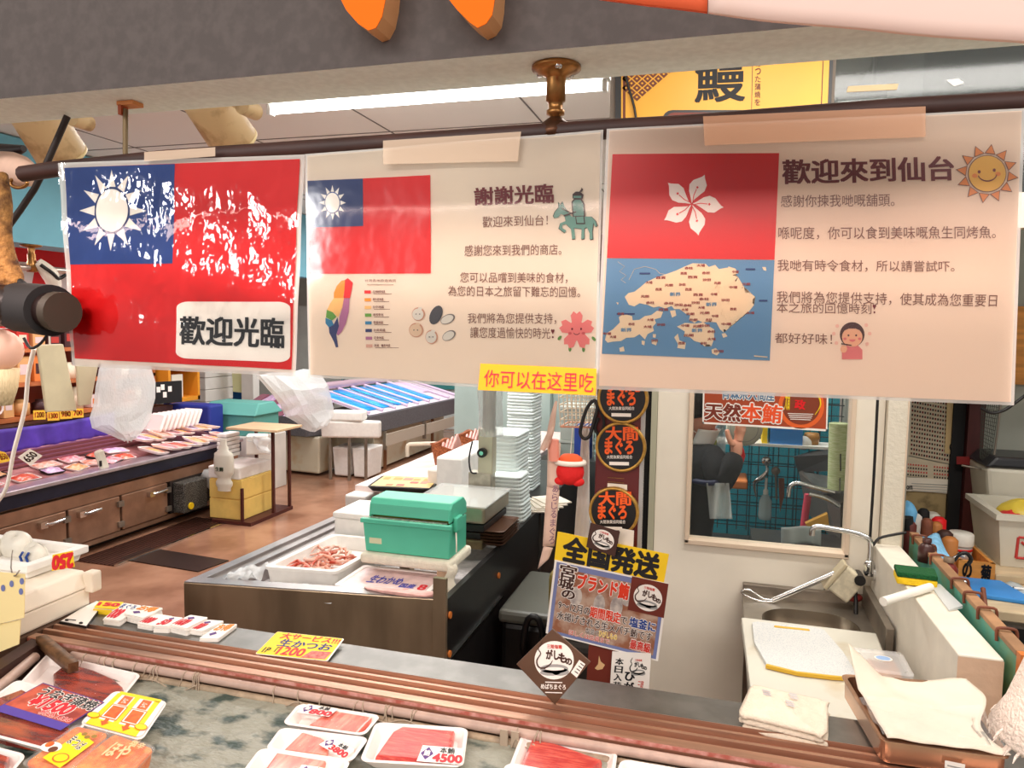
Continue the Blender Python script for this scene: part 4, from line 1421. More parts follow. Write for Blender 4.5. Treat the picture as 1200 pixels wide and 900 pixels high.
def sign_sheet(name, part, q, Y, m, label, cat, thick=.0015, group=None):
 pl = Plane((0, Y, 1.4), (0, -1, 0))
 w = [pl.px(x, y) for x, y in q]
 c = (w[2] + w[3]) / 2
 t = thing(name, label, cat, c, group)
 b = MB()
 b.hexa([p + V((0, thick, 0)) for p in w][::-1], w[::-1], m)
 b.build(part, t)
 return t, pl


q = [(653.5, 623), (784, 649.5), (778, 683), (649.5, 657)]
t, pl = sign_sheet('shipping_sign', 'board', q, 1.635, YEL, 'yellow sign with four big black characters on the post', 'sign')
uv = quad_uv(q)
b = MB()
b.text('全国発送', [uv(.07, .1), uv(.93, .08), uv(.93, .94), uv(.07, .94)], INK, .045, pl.fn(.0006))
b.build('lettering', t)

PHOTO = mat('market_photo', S(188, 160, 140), 0.5, vcol=S(150, 96, 70), vscale=26, ramp=(.42, .6), detail=8)
PHOTOB = mat('market_photo_blue', S(120, 130, 176), 0.5)
q = [(650, 656), (783.5, 684), (771, 775), (639.5, 742)]
t, pl = sign_sheet('brand_tuna_poster', 'board', q, 1.63, LBL, 'photo poster of tuna with red, brown and white lettering under the yellow sign', 'poster')
uv = quad_uv(q)
b = MB()
for x0, y0, x1, y1, m, o in ((.02, .02, .98, .98, PHOTOB, .0004), (.05, .09, .95, .94, PHOTO, .0008)):
 pl.poly(b, [uv(x0, y0), uv(x1, y0), uv(x1, y1), uv(x0, y1)], m, o)
FISHM = mat('photo_fish', S(206, 196, 186), 0.5, vcol=S(150, 140, 138), vscale=50)
for cx, cy, rx, ry in ((.22, .42, .055, .13), (.43, .46, .05, .14), (.58, .44, .055, .14), (.66, .3, .05, .1)):
 pl.poly(b, [uv(cx + rx * math.cos(R(a)), cy + ry * math.sin(R(a))) for a in range(0, 360, 18)], FISHM, .0011)
pl.poly(b, [uv(.68, 0.0), uv(1, 0.0), uv(1, .44), uv(.68, .44)], BRNR, .0014)
b.build('photo_print', t)
b = MB()
for s, x0, y0, x1, y1, m, bo in (('宮', .06, .03, .2, .2, BRN, .03), ('城', .06, .2, .19, .35, BRN, .03), ('の', .1, .36, .21, .47, BRN, .03), ('ブランド鮪', .22, .11, .67, .31, mat('title_red', S(226, 60, 30), .5), .05),
        ('9～12月の', .08, .52, .36, .63, BRN, .02), ('期間限定', .36, .5, .63, .64, mat('title_red', S(226, 60, 30), .5), .04), ('で', .63, .54, .69, .63, BRN, .02), ('塩釜に', .71, .52, .94, .64, BLUE, .04),
        ('水揚げされる生メバチ鮪です', .08, .66, .92, .77, BRN, .02), ('塩釜の', .34, .79, .46, .86, BRN, .01), ('ひがしもの', .46, .78, .62, .86, YEL, .02), ('詳しくは店員まで', .2, .87, .56, .94, PINKR, .01), ('最高級', .74, .8, .92, .92, PINKR, .04)):
 qq = [uv(x0, y0), uv(x1, y0), uv(x1, y1), uv(x0, y1)]
 b.text(s, qq, LBL, bo + .05, pl.fn(.0016))
 b.text(s, qq, m, bo, pl.fn(.0021))
b.build('lettering', t)
b = MB()
logo(b, pl, lambda u, v: uv(.715 + .25 * u, .06 + .34 * v), .0018, BRN)
b.build('logo', t)

q = [(726, 619), (743, 622), (742, 643.5), (724, 640)]
t, pl = sign_sheet('blank_card', 'sheet', q, 1.640, PAPER, 'blank cream card behind the small square logo card on the post', 'card')
q = [(692, 612.5), (726.5, 623), (720.5, 652.5), (687, 641)]
t, pl = sign_sheet('logo_card', 'board', q, 1.62, BRN, 'small dark brown square logo card over the yellow sign', 'card')
uv = quad_uv(q)
b = MB()
logo(b, pl, lambda u, v: uv(.12 + .76 * u, .12 + .76 * v), .0006, BRN)
b.build('logo', t)
q = [(690, 755), (721, 762), (717, 803), (687, 803)]
t, pl = sign_sheet('wave_poster', 'sheet', q, 1.64, BRNR, 'red-brown poster with a pale splash below the photo poster', 'poster')
b = MB()
pl.poly(b, [(697, 783), (701, 778), (702, 768), (704, 775), (709, 779), (706, 784), (700, 785)], mat('splash_tan', S(220, 180, 130), .5), .0006)
b.build('splash', t)
q = [(717.5, 763.5), (763, 766), (760, 820), (714, 815)]
t, pl = sign_sheet('flyer', 'sheet', q, 1.625, LBL, 'white flyer with black brush writing and wave logo at the foot of the post', 'flyer')
b = MB()
for s, qq, m, bo in (('本日\n入荷', [(722, 770), (731, 771), (727, 808), (718, 807)], INK, .03), ('ひが\nし', [(733, 786), (744, 788), (741, 822), (730, 820)], INK, .04), ('三陸', [(748, 797), (755, 798), (753, 808), (746, 807)], PINKR, .01)):
 if '\n' in s:
  parts_ = list(s.replace('\n', ''))
  n_ = len(parts_)
  f = quad_uv(qq)
  for i, ch in enumerate(parts_):
   b.text(ch, [f(0, i / n_ + .02), f(1, i / n_ + .02), f(1, (i + 1) / n_ - .02), f(0, (i + 1) / n_ - .02)], m, bo, pl.fn(.0006))
 else:
  b.text(s, qq, m, bo, pl.fn(.0006))
b.build('lettering', t)
b = MB()
logo(b, pl, lambda u, v: (737 + 22 * u, 770 + 24 * v), .0005, INK)
b.build('logo', t)

# diamond tuna sticker standing on the ledge
YD = 1.285
pl = Plane((0, YD, 1.0), (0, -1, 0))
q = [(647.5, 737), (692, 776), (650, 826), (605, 778.5)]
w = [pl.px(x, y) for x, y in q]
t = thing('tuna_sticker', 'large dark brown diamond sticker with white round logo standing on the ledge', 'sticker', w[2])
b = MB()
b.hexa([p + V((0, .004, 0)) for p in w][::-1], w[::-1], mat('sticker_brown', S(92, 66, 50), .3, var=.1, vscale=8))
b.build('board', t, bev=.001)
b = MB()
logo(b, pl, lambda u, v: (626.5 + 46 * u, 751 + 45 * v), .0008, BRN)
b.build('logo', t)
b = MB()
b.text('めばちまぐろ', [(634, 801), (663, 802), (663, 808), (634, 807)], LBL, .03, pl.fn(.0008))
for y in (798.5, 810.5):
 pl.quad(b, [(639, y), (659, y + .6), (659, y + 1.8), (639, y + 1.2)], LBL, .0008)
b.build('lettering', t)
b = MB()
pl.poly(b, [(679, 773), (686, 778), (676, 794), (669, 788)], LBL, .0008)
for k in range(4):
 o = k * 2.2
 pl.poly(b, [(680.5 - o, 776.5 + o * 1.4), (684.5 - o, 779.4 + o * 1.4), (684 - o, 780.4 + o * 1.4), (680 - o, 777.5 + o * 1.4)], INK, .0011)
b.build('barcode_label', t)

# ------------------------------------------------------------------ hanging odds and ends left of the post
YB = 1.72
WIRE = mat('cream_wire', S(232, 220, 196), 0.45)
pl = Plane((0, YB, 1.5), (0, -1, 0))
t = thing('wire_basket', 'cream wire basket hanging left of the round plates', 'basket', pl.px(677, 503))
b = MB()
tl, tr_, bl, br = pl.px(653, 440), pl.px(698, 440), pl.px(657, 500), pl.px(695, 501)
dpt = V((0, .09, 0))
for i in range(9):
 a = i / 8
 b.tube([tl.lerp(tr_, a), bl.lerp(br, a), bl.lerp(br, a) + dpt, tl.lerp(tr_, a) + dpt], .0013, WIRE, 6)
for j in range(8):
 a = j / 7
 l, r_ = tl.lerp(bl, a), tr_.lerp(br, a)
 b.tube([l, r_, r_ + dpt, l + dpt, l], .0013, WIRE, 6)
b.tube([tl, tr_, tr_ + dpt, tl + dpt, tl], .0028, WIRE, 8)
b.tube([bl, br, br + dpt, bl + dpt, bl], .0022, mat('peach_wire', S(232, 170, 140), .5), 8)
b.build('wire_cage', t)
b = MB()
for x in (664, 690):
 b.tube([pl.px(x, 440), pl.px(x + 1, 400), pl.px(x + 1, 395) + V((0, .01, 0))], .0015, WIRE, 6)
b.build('hook', t)
b = MB()
b.tube([pl.px(x, y, .03) for x, y in ((697, 468), (690, 478), (684, 497), (683, 507), (688, 512), (694, 508), (698, 494), (702, 478), (700, 468), (696, 470))], .0042, BLACK, 8, sub=4)
b.tube([pl.px(x, y, .03) for x, y in ((700, 470), (708, 484), (710, 496), (705, 508), (700, 500), (704, 488))], .0035, BLACKM, 8, sub=4)
b.build('carabiner', label='black carabiner clip and strap between basket and plates', cat='clip')
# red toy with white brim
c = pl.px(673, 546, .05)
t = thing('plush_charm', 'red plush charm with white brim and orange cap hanging under the basket', 'plush', pl.px(673, 564, .05))
b = MB()
PLUSH = mat('red_plush', S(226, 34, 34), .75, bump=.3, bscale=120)
k = YB / FPX
b.sphere(c + V((0, 0, -.004)), 16 * k, PLUSH, 18, 12, (1.05, .9, 1))
for dx in (-11, 10):
 b.sphere(c + V((dx * k, -.004, -13 * k)), 7 * k, PLUSH, 14, 8, (1.1, .9, .8))
b.build('body', t)
b = MB()
b.lathe([(0, 9 * k), (9 * k, 8 * k), (14 * k, 4 * k), (15 * k, 0)], mat('orange_felt', S(232, 96, 50), .8), c + V((0, 0, 10 * k)), 20, sy=.9)
b.build('cap', t)
b = MB()
n = 24
b.tube([c + V((16.5 * k * math.cos(2 * math.pi * i / n), 14 * k * math.sin(2 * math.pi * i / n), 9 * k)) for i in range(n + 1)], 3 * k, mat('white_fleece', S(240, 232, 220), .9), 8)
b.build('brim', t)
b = MB()
b.tube([c + V((0, 0, 18 * k)), pl.px(673, 500, .02)], .001, PAPER, 6)
b.build('string', t)
# hanging strips
HSTR = mat('pale_strip', S(236, 206, 188), .6, var=.08, vscale=20, translucent=.2)
b = MB()
pl2 = Plane((0, 1.66, 1.4), (0, -1, 0))
pl2.quad(b, [(642, 517), (657, 519), (655, 575), (641, 570)], HSTR, 0, 3, 8)
pl2.quad(b, [(641, 570), (656, 574), (650, 640), (636, 640)], HSTR, .002, 3, 8)
pl2.quad(b, [(637, 640), (648, 642), (643, 655), (630, 667)], HSTR, 0, 3, 4)
t = thing('paper_streamer', 'long pale pink paper streamer with faint writing hanging left of the plush', 'streamer', pl2.px(640, 666))
b.build('strip', t, solid=.0008)
b = MB()
for i, ch in enumerate('あらじるまぐろ'):
 y = 568 + i * 10
 x = 650 - i * .7
 pl2.text(b, ch, (x - 2, y, x + 4.5, y + 8.5), mat('faint_purple', S(150, 110, 130), .6), .0034, .01)
b.build('writing', t)
b = MB()
for k_, (x0, y0, x1, y1) in enumerate(((652, 470, 641, 525), (649, 500, 636, 527))):
 b.tube([pl2.px(x0 + (x1 - x0) * i / 6, y0 + (y1 - y0) * i / 6, .004 * k_ + .003 * math.sin(i * 1.3)) for i in range(7)], .006, HSTR, 8, rad=[.003, .005, .007, .008, .008, .0075, .006])
b.build('hanging_cloth', label='crumpled pale cloth strip hanging beside the wire basket', cat='cloth')
b = MB()
b.tube([pl2.px(x, y, .01) for x, y in ((652, 514), (650, 530), (650, 539))], .0075, mat('salmon_plastic', S(232, 150, 130), .5), 10, rad=[.008, .012, .011])
b.build('peg', label='salmon pink plastic peg at the top of the paper streamer', cat='peg')
b = MB()
pl3 = Plane((0, 1.75, 1.4), (0, -1, 0))
WBAG = mat('white_polythene', S(226, 220, 214), .4, translucent=.3, bump=.3, bscale=30)
def fbag(u, v):
 x = (683 + 4 * (1 - v) * 0) + (12 * u - 6) * (.7 + .8 * v) - 6 * v + 4
 return pl3.px(x, 500 + 150 * v, .006 * math.sin(u * 8 + v * 3))
b.grid(fbag, 8, 16, WBAG)
b.build('rolled_bag', label='white polythene sleeve hanging between the plush and the plates', cat='bag', solid=.002)
# ================================================================== MIDDLE COUNTER AND WHAT STANDS ON IT
DARKST = mat('brown_steel', S(176, 154, 128), 0.34, 0.75, var=0.25, vscale=3, stretch=(2, 1, .5))
BLKFR = mat('black_fridge', S(30, 28, 28), 0.35, var=.2, vscale=6)
RIMST = mat('rim_steel', S(166, 158, 156), 0.3, 0.75, var=.1, vscale=8)
t = thing('chilled_counter', 'open steel chilled counter with dark brown front holding crab and foam boxes', 'counter', (-1.23, 2.6, 0))
FL, FR = V((-1.655, 1.951, 0)), V((-.815, 2.074, 0))
BL_, BR_ = V((-1.6, 3.25, 0)), V((-.815, 3.25, 0))
zt = .8
def at_z(p, z): return V((p.x, p.y, z))
dY = V((.0, .03, 0))
b = MB()
b.hexa([at_z(p, .02) for p in (FL, FR, FR + dY, FL + dY)], [at_z(p, zt) for p in (FL, FR, FR + dY, FL + dY)], DARKST)
b.build('front_panel', t, bev=.002)
b = MB()
wL = V((.13, 0, 0))
dY2 = V((0, .035, 0))
for a, bb_, z in ((0, .3, .802), (.3, .62, .792), (.62, 1, .782)):
 p0, p1 = FL + wL * a + dY2, FL + wL * bb_ + dY2
 q0, q1 = BL_ + wL * a, BL_ + wL * bb_
 b.hexa([at_z(p, .3) for p in (p0, p1, q1, q0)], [at_z(p, z) for p in (p0, p1, q1, q0)], RIMST)
f0, f1 = FL + V((0, .004, 0)), FR + V((0, .004, 0))
b.hexa([at_z(p, .79) for p in (f0, f1, f1 + dY * 1.6, f0 + dY * 1.6)], [at_z(p, .803) for p in (f0, f1, f1 + dY * 1.6, f0 + dY * 1.6)], RIMST)
b.build('steel_rim', t)
b = MB()
b.hexa([at_z(p, .7) for p in (FL + wL + dY2, FR + dY2 - V((.003, 0, 0)), BR_ - V((.003, 0, 0)), BL_ + wL)], [at_z(p, .743) for p in (FL + wL + dY2, FR + dY2 - V((.003, 0, 0)), BR_ - V((.003, 0, 0)), BL_ + wL)], mat('ice_bed', S(196, 190, 188), .35, var=.15, vscale=30, bump=.4, bscale=60))
b.build('ice_bed', t)
b = MB()
b.bb(-.815, 2.078, .02, -.795, 3.26, .80, BLKFR)
b.build('side_panel', t)
b = MB()
b.bb(-.835, 2.066, .02, -.793, 2.082, .87, DARKST)
b.build('corner_post', t)
for z, y in ((.745, 2.1), (.62, 2.1), (.7, 2.62)):
 b = MB()
 b.cyl((-.794, y, z), (-.788, y, z), .011, mat('orange_cap', S(214, 120, 50), .5), n=12)
 b.build('orange_cap', t)
b = MB()
b.bb(-.795, 2.09, .60, -.786, 2.66, .606, CHROME)
b.build('chrome_strip', t)

t = thing('under_counter_fridge', 'black fridge cabinet with oval red and white sticker behind the chilled counter', 'fridge', (-1.2, 3.9, 0))
b = MB()
b.bb(-1.1, 3.27, .02, -.80, 4.5, .80, BLKFR)
b.build('cabinet', t, bev=.006)
b = MB()
Q = Matrix.Rotation(R(90), 3, 'Y')
b.lathe([(0, .0008), (.05, .0008), (.05, 0)], LBL, (-.798, 3.55, .66), 24, Q, sx=1.3, sy=.8, smooth=False)
b.lathe([(0, .0016), (.022, .0016)], RED, (-.798, 3.55, .68), 20, Q, sx=1.2, sy=.8, smooth=False)
b.build('oval_sticker', t)
b = MB()
b.bb(-.80, 3.27, .02, -.788, 3.29, .80, mat('grey_edge', S(80, 76, 72), .5))
b.build('door_edge', t)

# trays stacked on the side shelf
for i in range(5):
 z = .815 + i * .012
 b = MB()
 b.loops([rrect(-.93, 2.6, -.77, 2.84, .02) and [(x, y, zz) for x, y in rrect(-.93 + e, 2.6 + e, -.77 - e, 2.84 - e, .02)] for zz, e in ((z, .012), (z + .008, .002), (z + .010, 0), (z + .0105, .004), (z + .003, .014))], mat('brown_tray', S(96, 66, 50), .35, .3), cap0=True, cap1=True)
 b.build('metal_tray', label='one of five shallow brown metal trays stacked between green box and scale', cat='tray', group='stacked brown metal trays')

# crab box
TC, W, H = quad_map((-1.45, 2.545, .82), (-1.19, 2.56, .82), (-1.215, 2.15, .82), (-1.475, 2.12, .82), n=(0, 0, 1))
t = thing('foam_box', 'open white foam box full of red crab legs on the chilled counter', 'foam box', (-1.33, 2.34, .745))
b = MB(TC)
def rg(i, z, r=.02): return [(x, y, z) for x, y in rrect(i, i, W - i, H - i, r)]
b.loops([rg(.012, -.075), rg(.004, -.012), rg(0, -.01), rg(0, 0), rg(.02, 0), rg(.03, -.05)], FOAM, cap0=True, cap1=True)
b.build('box', t)
t = thing('crab_pile', 'heap of red and pale crab legs inside the open foam box', 'crab', TC((W / 2, H / 2, -.05)))
CRAB = mat('crab_red', S(190, 64, 38), .4, vcol=S(236, 170, 146), vscale=24, ramp=(.4, .62))
CRABW = mat('crab_pale', S(240, 206, 190), .4, vcol=S(222, 150, 126), vscale=30)
rr = random.Random(8)
for k in range(46):
 u, v = rr.uniform(.16, .8), rr.uniform(.12, .62)
 a = rr.uniform(0, 6.28)
 L = rr.uniform(.04, .075)
 z0 = -.047 + rr.uniform(0, .035)
 p = [(u * W, v * H, z0), (u * W + L * .5 * math.cos(a), v * H + L * .5 * math.sin(a), z0 + rr.uniform(.005, .022)), (u * W + L * math.cos(a + .5), v * H + L * math.sin(a + .5), z0 + rr.uniform(-.002, .015)),
   (u * W + L * 1.35 * math.cos(a + .9), v * H + L * 1.3 * math.sin(a + .9), z0 + rr.uniform(0, .01))]
 p = [(min(W - .035, max(.035, x)), min(H - .035, max(.035, y)), z) for x, y, z in p]
 b = MB(TC)
 b.tube(p, .006, CRAB if rr.random() < .6 else CRABW, 6, rad=[.0065, .0055, .0045, .0015], sub=2)
 b.build('crab_leg', t)
# plastic on ice in front
b = MB()
b.grid(lambda u, v: (-1.5 + .34 * u, 2.02 + .11 * v, .768 + .010 * math.sin(u * 14) * math.sin(v * 5 + u * 6) + .012 * (1 - abs(2 * v - 1))), 30, 10, film('ice_wrap', (.95, .93, .92, 1), .75, .2, bump=.4))
b.build('plastic_wrap', label='crumpled clear wrap over ice in front of the crab box', cat='wrap', solid=.001)
rr = random.Random(3)
b = MB()
b.grid(lambda u, v: (-1.57 + .1 * u, 2.03 + .13 * v, .80 + .02 * noise.noise(V((u * 5, v * 5, 2))) + .02 * math.sin(v * 9) * u), 12, 12, BAG)
b.build('plastic_bag', label='small clear bag tucked at the near left rim corner of the counter', cat='bag')

# flat pack with pink film and handwriting
Tq, W, H = quad_map((-1.19, 2.30, .80), (-.88, 2.31, .80), (-.87, 2.10, .80), (-1.19, 2.085, .80), n=(0, 0, 1))
t = thing('film_pack', 'pink film-wrapped foam tray with blue and red handwriting below the green box', 'pack', Tq((W / 2, H / 2, -.03)))
b = MB(Tq)
b.loops([[(x, y, z) for x, y in rrect(i, i, W - i, H - i, .015)] for i, z in ((.012, -.032), (.0, -.004), (0, 0), (.014, 0), (.02, -.006))], FOAMP, cap0=True, cap1=True)
b.build('foam_tray', t)
b = MB(Tq)
b.flat(rrect(.012, .012, W - .012, H - .012, .012), -.003, mat('pink_film', S(240, 206, 204), .25, var=.08, vscale=30, coat=.4))
b.build('film', t)
b = MB(Tq)
for s, x0, x1, y0, y1, m in (('生わかめ', .26, .62, .3, .62, mat('pen_blue', S(70, 70, 170), .5)), ('国産', .64, .8, .22, .4, mat('pen_blue', S(70, 70, 170), .5)), ('8', .84, .92, .2, .42, PRICE), ('0', .7, .78, .02, .18, PRICE)):
 b.text(s, [(x0 * W, y1 * H), (x1 * W, y1 * H), (x1 * W, y0 * H), (x0 * W, y0 * H)], m, .03, z=-.002)
b.build('handwriting', t)
b = MB()
pts = [(-1.08, 2.085), (-.98, 2.10), (-.9, 2.095), (-.84, 2.11), (-.83, 2.09), (-.86, 2.07), (-.92, 2.055), (-1.0, 2.06), (-1.06, 2.07)]
b.loops([[(x, y, .8035) for x, y in pts], [(x, y, .812 + .004 * math.sin(x * 60)) for x, y in pts]], mat('pink_scrap', S(232, 180, 172), .6, var=.1, vscale=40), cap0=True, cap1=True)
b.build('plastic_scrap', label='crumpled pink plastic scrap on the near rim by the corner post', cat='scrap', bev=.003)

# white foam box with blue label
t = thing('foam_box', 'closed white foam box with blue fish label behind the crab box', 'foam box', (-1.32, 2.68, .745))
b = MB()
b.bb(-1.465, 2.575, .745, -1.16, 2.79, .875, FOAM)
b.build('box', t, bev=.008)
b = MB()
b.bb(-1.47, 2.57, .8755, -1.155, 2.795, .90, FOAM)
b.build('lid', t, bev=.008)
b = MB()
z0, z1 = .768, .80
b.mesh([(-1.42, 2.5742, z0), (-1.28, 2.5742, z0), (-1.3, 2.5742, z1 - .004), (-1.42, 2.5742, z1)], [(0, 1, 2, 3)], mat('label_azure', S(50, 150, 206), .5))
for k in range(4):
 x = -1.36 + k * .022
 b.mesh([(x, 2.5738, z0 + .004), (x + .016, 2.5738, z0 + .004), (x + .02, 2.5738, z0 + .018), (x + .005, 2.5738, z0 + .012)], [(0, 1, 2, 3)], mat('label_pale', S(200, 226, 240), .5))
b.build('blue_label', t)

# green dispenser box
GRN = mat('mint_plastic', S(86, 190, 158), .4, var=.04, vscale=5)
t = thing('lidded_box', 'mint green plastic box with open front lid on a towel-covered pad', 'box', (-1.0, 2.36, .86))
b = MB()
x0, x1, y0, y1, z0 = -1.168, -.86, 2.27, 2.44, .862
h = .115
b.mesh([(x0 - .006, y0 - .012, z0 + h), (x1 + .006, y0 - .012, z0 + h), (x1, y0, z0), (x0, y0, z0), (x0 - .006, y0 - .004, z0 + h), (x1 + .006, y0 - .004, z0 + h), (x1, y0 + .008, z0), (x0, y0 + .008, z0)],
  [(3, 2, 1, 0), (4, 5, 6, 7), (0, 1, 5, 4), (2, 3, 7, 6), (1, 2, 6, 5), (0, 4, 7, 3)], GRN)
b.bb(x0, y0 + .004, z0, x0 + .008, y1, z0 + h, GRN)
b.bb(x1 - .008, y0 + .004, z0, x1, y1, z0 + h, GRN)
b.bb(x0, y1 - .008, z0, x1, y1, z0 + h, GRN)
b.bb(x0, y0, z0, x1, y1, z0 + .006, GRN)
b.bb(x0 - .012, y0 - .02, z0 + h - .012, x1 + .012, y0 - .002, z0 + h + .004, GRN)
b.build('tub', t, bev=.003)
b = MB()
zl = z0 + h
prof = [(y0 + .005, zl + .012), (y0 + .012, zl + .05), (y0 + .03, zl + .068), (y1 - .03, zl + .068), (y1, zl + .045), (y1 + .004, zl + .006), (y1 - .006, zl + .006), (y1 - .012, zl + .04), (y1 - .032, zl + .058), (y0 + .034, zl + .058), (y0 + .024, zl + .045), (y0 + .016, zl + .012)]
xa_, xb_ = x0 + .012, x1 - .004
b.loops([[(x, y, z) for y, z in prof] for x in (xa_, xb_)], GRN, cap0=True, cap1=True)
side = [(y0 + .005, zl + .004), (y0 + .012, zl + .05), (y0 + .03, zl + .068), (y1 - .03, zl + .068), (y1, zl + .045), (y1 + .004, zl + .004)]
for x in (xa_ - .004, xb_ - .004):
 b.loops([[(xx, y, z) for y, z in side] for xx in (x, x + .008)], GRN, cap0=True, cap1=True)
b.build('lid', t, bev=.004)
b = MB()
b.bb(x0 + .012, y0 + .03, z0 + .02, x1 - .012, y1 - .014, zl + .03, mat('olive_pads', S(136, 140, 30), .6, var=.1, vscale=20))
b.build('olive_liner', t)
b = MB()
b.bb(x0 + .012, y0 - .0035, zl - .0, x1 - .012, y0 + .012, zl + .006, mat('foil_edge', S(190, 196, 180), .3, .5, var=.3, vscale=90))
b.build('foil_edge', t)
b = MB()
b.bb(x0 + .016, y0 - .0052, z0 + .03, x0 + .062, y0 - .001, z0 + .07, mat('masking_tape', S(206, 206, 170), .6))
b.build('tape', t)
b = MB()
b.bb(x1 + .001, y0 + .03, zl - .03, x1 + .016, y0 + .09, zl + .02, GRN)
b.build('hinge_block', t, bev=.004)
b = MB()
b.tube([(x1 + .012, y0 + .03, zl - .03), (x1 + .018, y0 + .02, z0 + .05), (x1 + .016, y0 + .025, z0 + .02)], .003, PAPER, 6, sub=3)
b.build('ribbon', t)
TOWEL = mat('towel_cloth', S(232, 224, 204), .9, var=.05, vscale=40, bump=.3, bscale=160)
t = thing('padded_tray', 'towel-covered foam pad carrying the green box, cloth drooping at its corner', 'pad', (-1.0, 2.35, .82))
b = MB()
b.bb(-1.18, 2.245, .824, -.845, 2.46, .86, TOWEL)
b.build('pad', t, bev=.012, seg=3)
b = MB()
b.grid(lambda u, v: (-.862 + .03 * u + .006 * math.sin(v * 9), 2.243 - .006 * v + .02 * u, .85 - .1 * v + .004 * math.sin(u * 9)), 6, 10, TOWEL)
b.build('cloth_corner', t, solid=.004)
for x, y in ((-1.1, 2.4), (-.9, 2.26)):
 MB().bb(x, y, .745, x + .04, y + .04, .824, DARKST).build('support_block', t)

# weighing scale
t = thing('weighing_scale', 'steel platform weighing scale with clear cover and plastic-wrapped column', 'scale', (-.98, 2.75, .80))
b = MB()
b.bb(-1.13, 2.59, .80, -.85, 2.90, .835, mat('scale_base', S(120, 104, 76), .45, .5, var=.3, vscale=12))
b.build('base', t, bev=.004)
b = MB()
b.bb(-1.12, 2.60, .836, -.86, 2.89, .862, BLACK)
b.bb(-1.125, 2.595, .868, -.845, 2.895, .895, BLACK)
b.bb(-1.05, 2.66, .85, -.93, 2.83, .90, BLACK)
b.build('black_underframe', t, bev=.004)
b = MB()
b.bb(-1.135, 2.58, .90, -.838, 2.91, .965, mat('scale_steel', S(168, 160, 140), .35, .7, var=.12, vscale=6))
b.build('platform', t, bev=.012, seg=3)
b = MB()
b.bb(-1.142, 2.573, .9655, -.832, 2.917, .97, film('scale_cover', (.9, .92, .9, 1), .35, .06))
b.build('clear_cover', t)
COLM = mat('scale_column', S(196, 190, 166), .4, .3, var=.06, vscale=10)
cb = aty(564, 568, 2.95)
b = MB()
b.bb(cb.x - .05, 2.925, .9, cb.x + .05, 2.99, cb.z + .055, mat('scale_bracket', S(180, 172, 156), .4, .5, var=.2, vscale=20))
b.build('column_bracket', t, bev=.003)
b = MB()
ct_ = aty(569, 505, 2.95)
b.bb(cb.x - .01, 2.93, cb.z + .05, cb.x + .055, 2.985, ct_.z + .01, COLM)
b.build('column_foot', t, bev=.004)
b = MB()
b.cyl((cb.x + .014, 2.925, aty(568, 530, 2.93).z), (cb.x + .014, 2.905, aty(568, 530, 2.93).z), .02, BLACK, n=16)
b.cyl((cb.x + .014, 2.904, aty(568, 530, 2.93).z), (cb.x + .014, 2.900, aty(568, 530, 2.93).z), .009, CHROME, n=12)
b.build('knob', t)
b = MB()
b.tube([(cb.x - .03, 2.915, cb.z + .19), (cb.x - .042, 2.91, cb.z + .12), (cb.x - .035, 2.915, cb.z + .06), (cb.x - .01, 2.918, cb.z + .055)], .004, BLACK, 6, sub=4)
b.build('cable', t)
b = MB()
b.cyl((cb.x + .03, 2.955, ct_.z), (cb.x + .03, 2.955, 1.72), .028, mat('column_tube', S(150, 140, 120), .35, .6, var=.2, vscale=8), n=16)
b.build('column', t)
b = MB()
def wrap(u, v):
 a = u * 2 * math.pi
 r = .05 + .008 * math.sin(a * 3 + v * 7) + .005 * math.sin(a * 7 + v * 17)
 return (cb.x + .032 + r * math.cos(a), 2.955 + r * .8 * math.sin(a), ct_.z - .02 + (1.75 - ct_.z) * v)
b.grid(wrap, 28, 20, film('column_wrap', (.86, .9, .9, 1), .38, .12, bump=.8, bscale=25))
b.build('plastic_wrap', t)

# foam tray stacks
FOAMB = mat('foam_cool', S(232, 242, 240), .6, var=.02, vscale=20)
def tray_stack(cx, cy, z0, z1, wx, wy, lab, bottom=None):
 t = thing('foam_tray_stack', lab, 'foam trays', (cx, cy, z0), 'stacks of white foam trays by the scale')
 n = max(4, int((z1 - z0) / .016))
 rr = random.Random(int(cx * 1000))
 b = MB()
 for i in range(n):
  z = z0 + (z1 - z0) * i / n
  hh = (z1 - z0) / n
  g = (bottom or 0) * (1 - i / n)
  ox, oy = rr.uniform(-.002, .002) + g * .5, rr.uniform(-.002, .002)
  R0 = [[(cx + ox + x, cy + oy + y, zz) for x, y in rrect(-wx / 2 + e - g * .5, -wy / 2 + e, wx / 2 - e + g * .5, wy / 2 - e, .025, 3)] for zz, e in ((z, .003), (z + hh * .45, 0), (z + hh * .7, 0), (z + hh, .004))]
  b.loops(R0, FOAMB, cap0=True, cap1=True)
 b.build('trays', t)
s0, s1 = atz(583, 505, .95), atz(611, 505, .95)
tray_stack(-.99, 3.7, .80, 1.40, .145, .2, 'tall narrow foam tray stack behind the others, left of the wire basket')
tray_stack(-.955, 3.22, .80, 1.165, .19, .22, 'middle-height foam tray stack just behind the scale column')
tray_stack(-.915, 3.085, .80, 1.0, .19, .16, 'lowest and nearest foam tray stack beside the scale platform', .02)
b = MB()
q = aty(632, 575, 3.3)
for i in range(5):
 b.box((-.80 + .01 * i, 3.28 + .02 * i, .803 + .006 * i), (.13, .16, .005), PAPER, rz=.3 + .1 * i)
b.build('paper_stack', label='loose stack of white papers on the black fridge beside the foam trays', cat='papers')
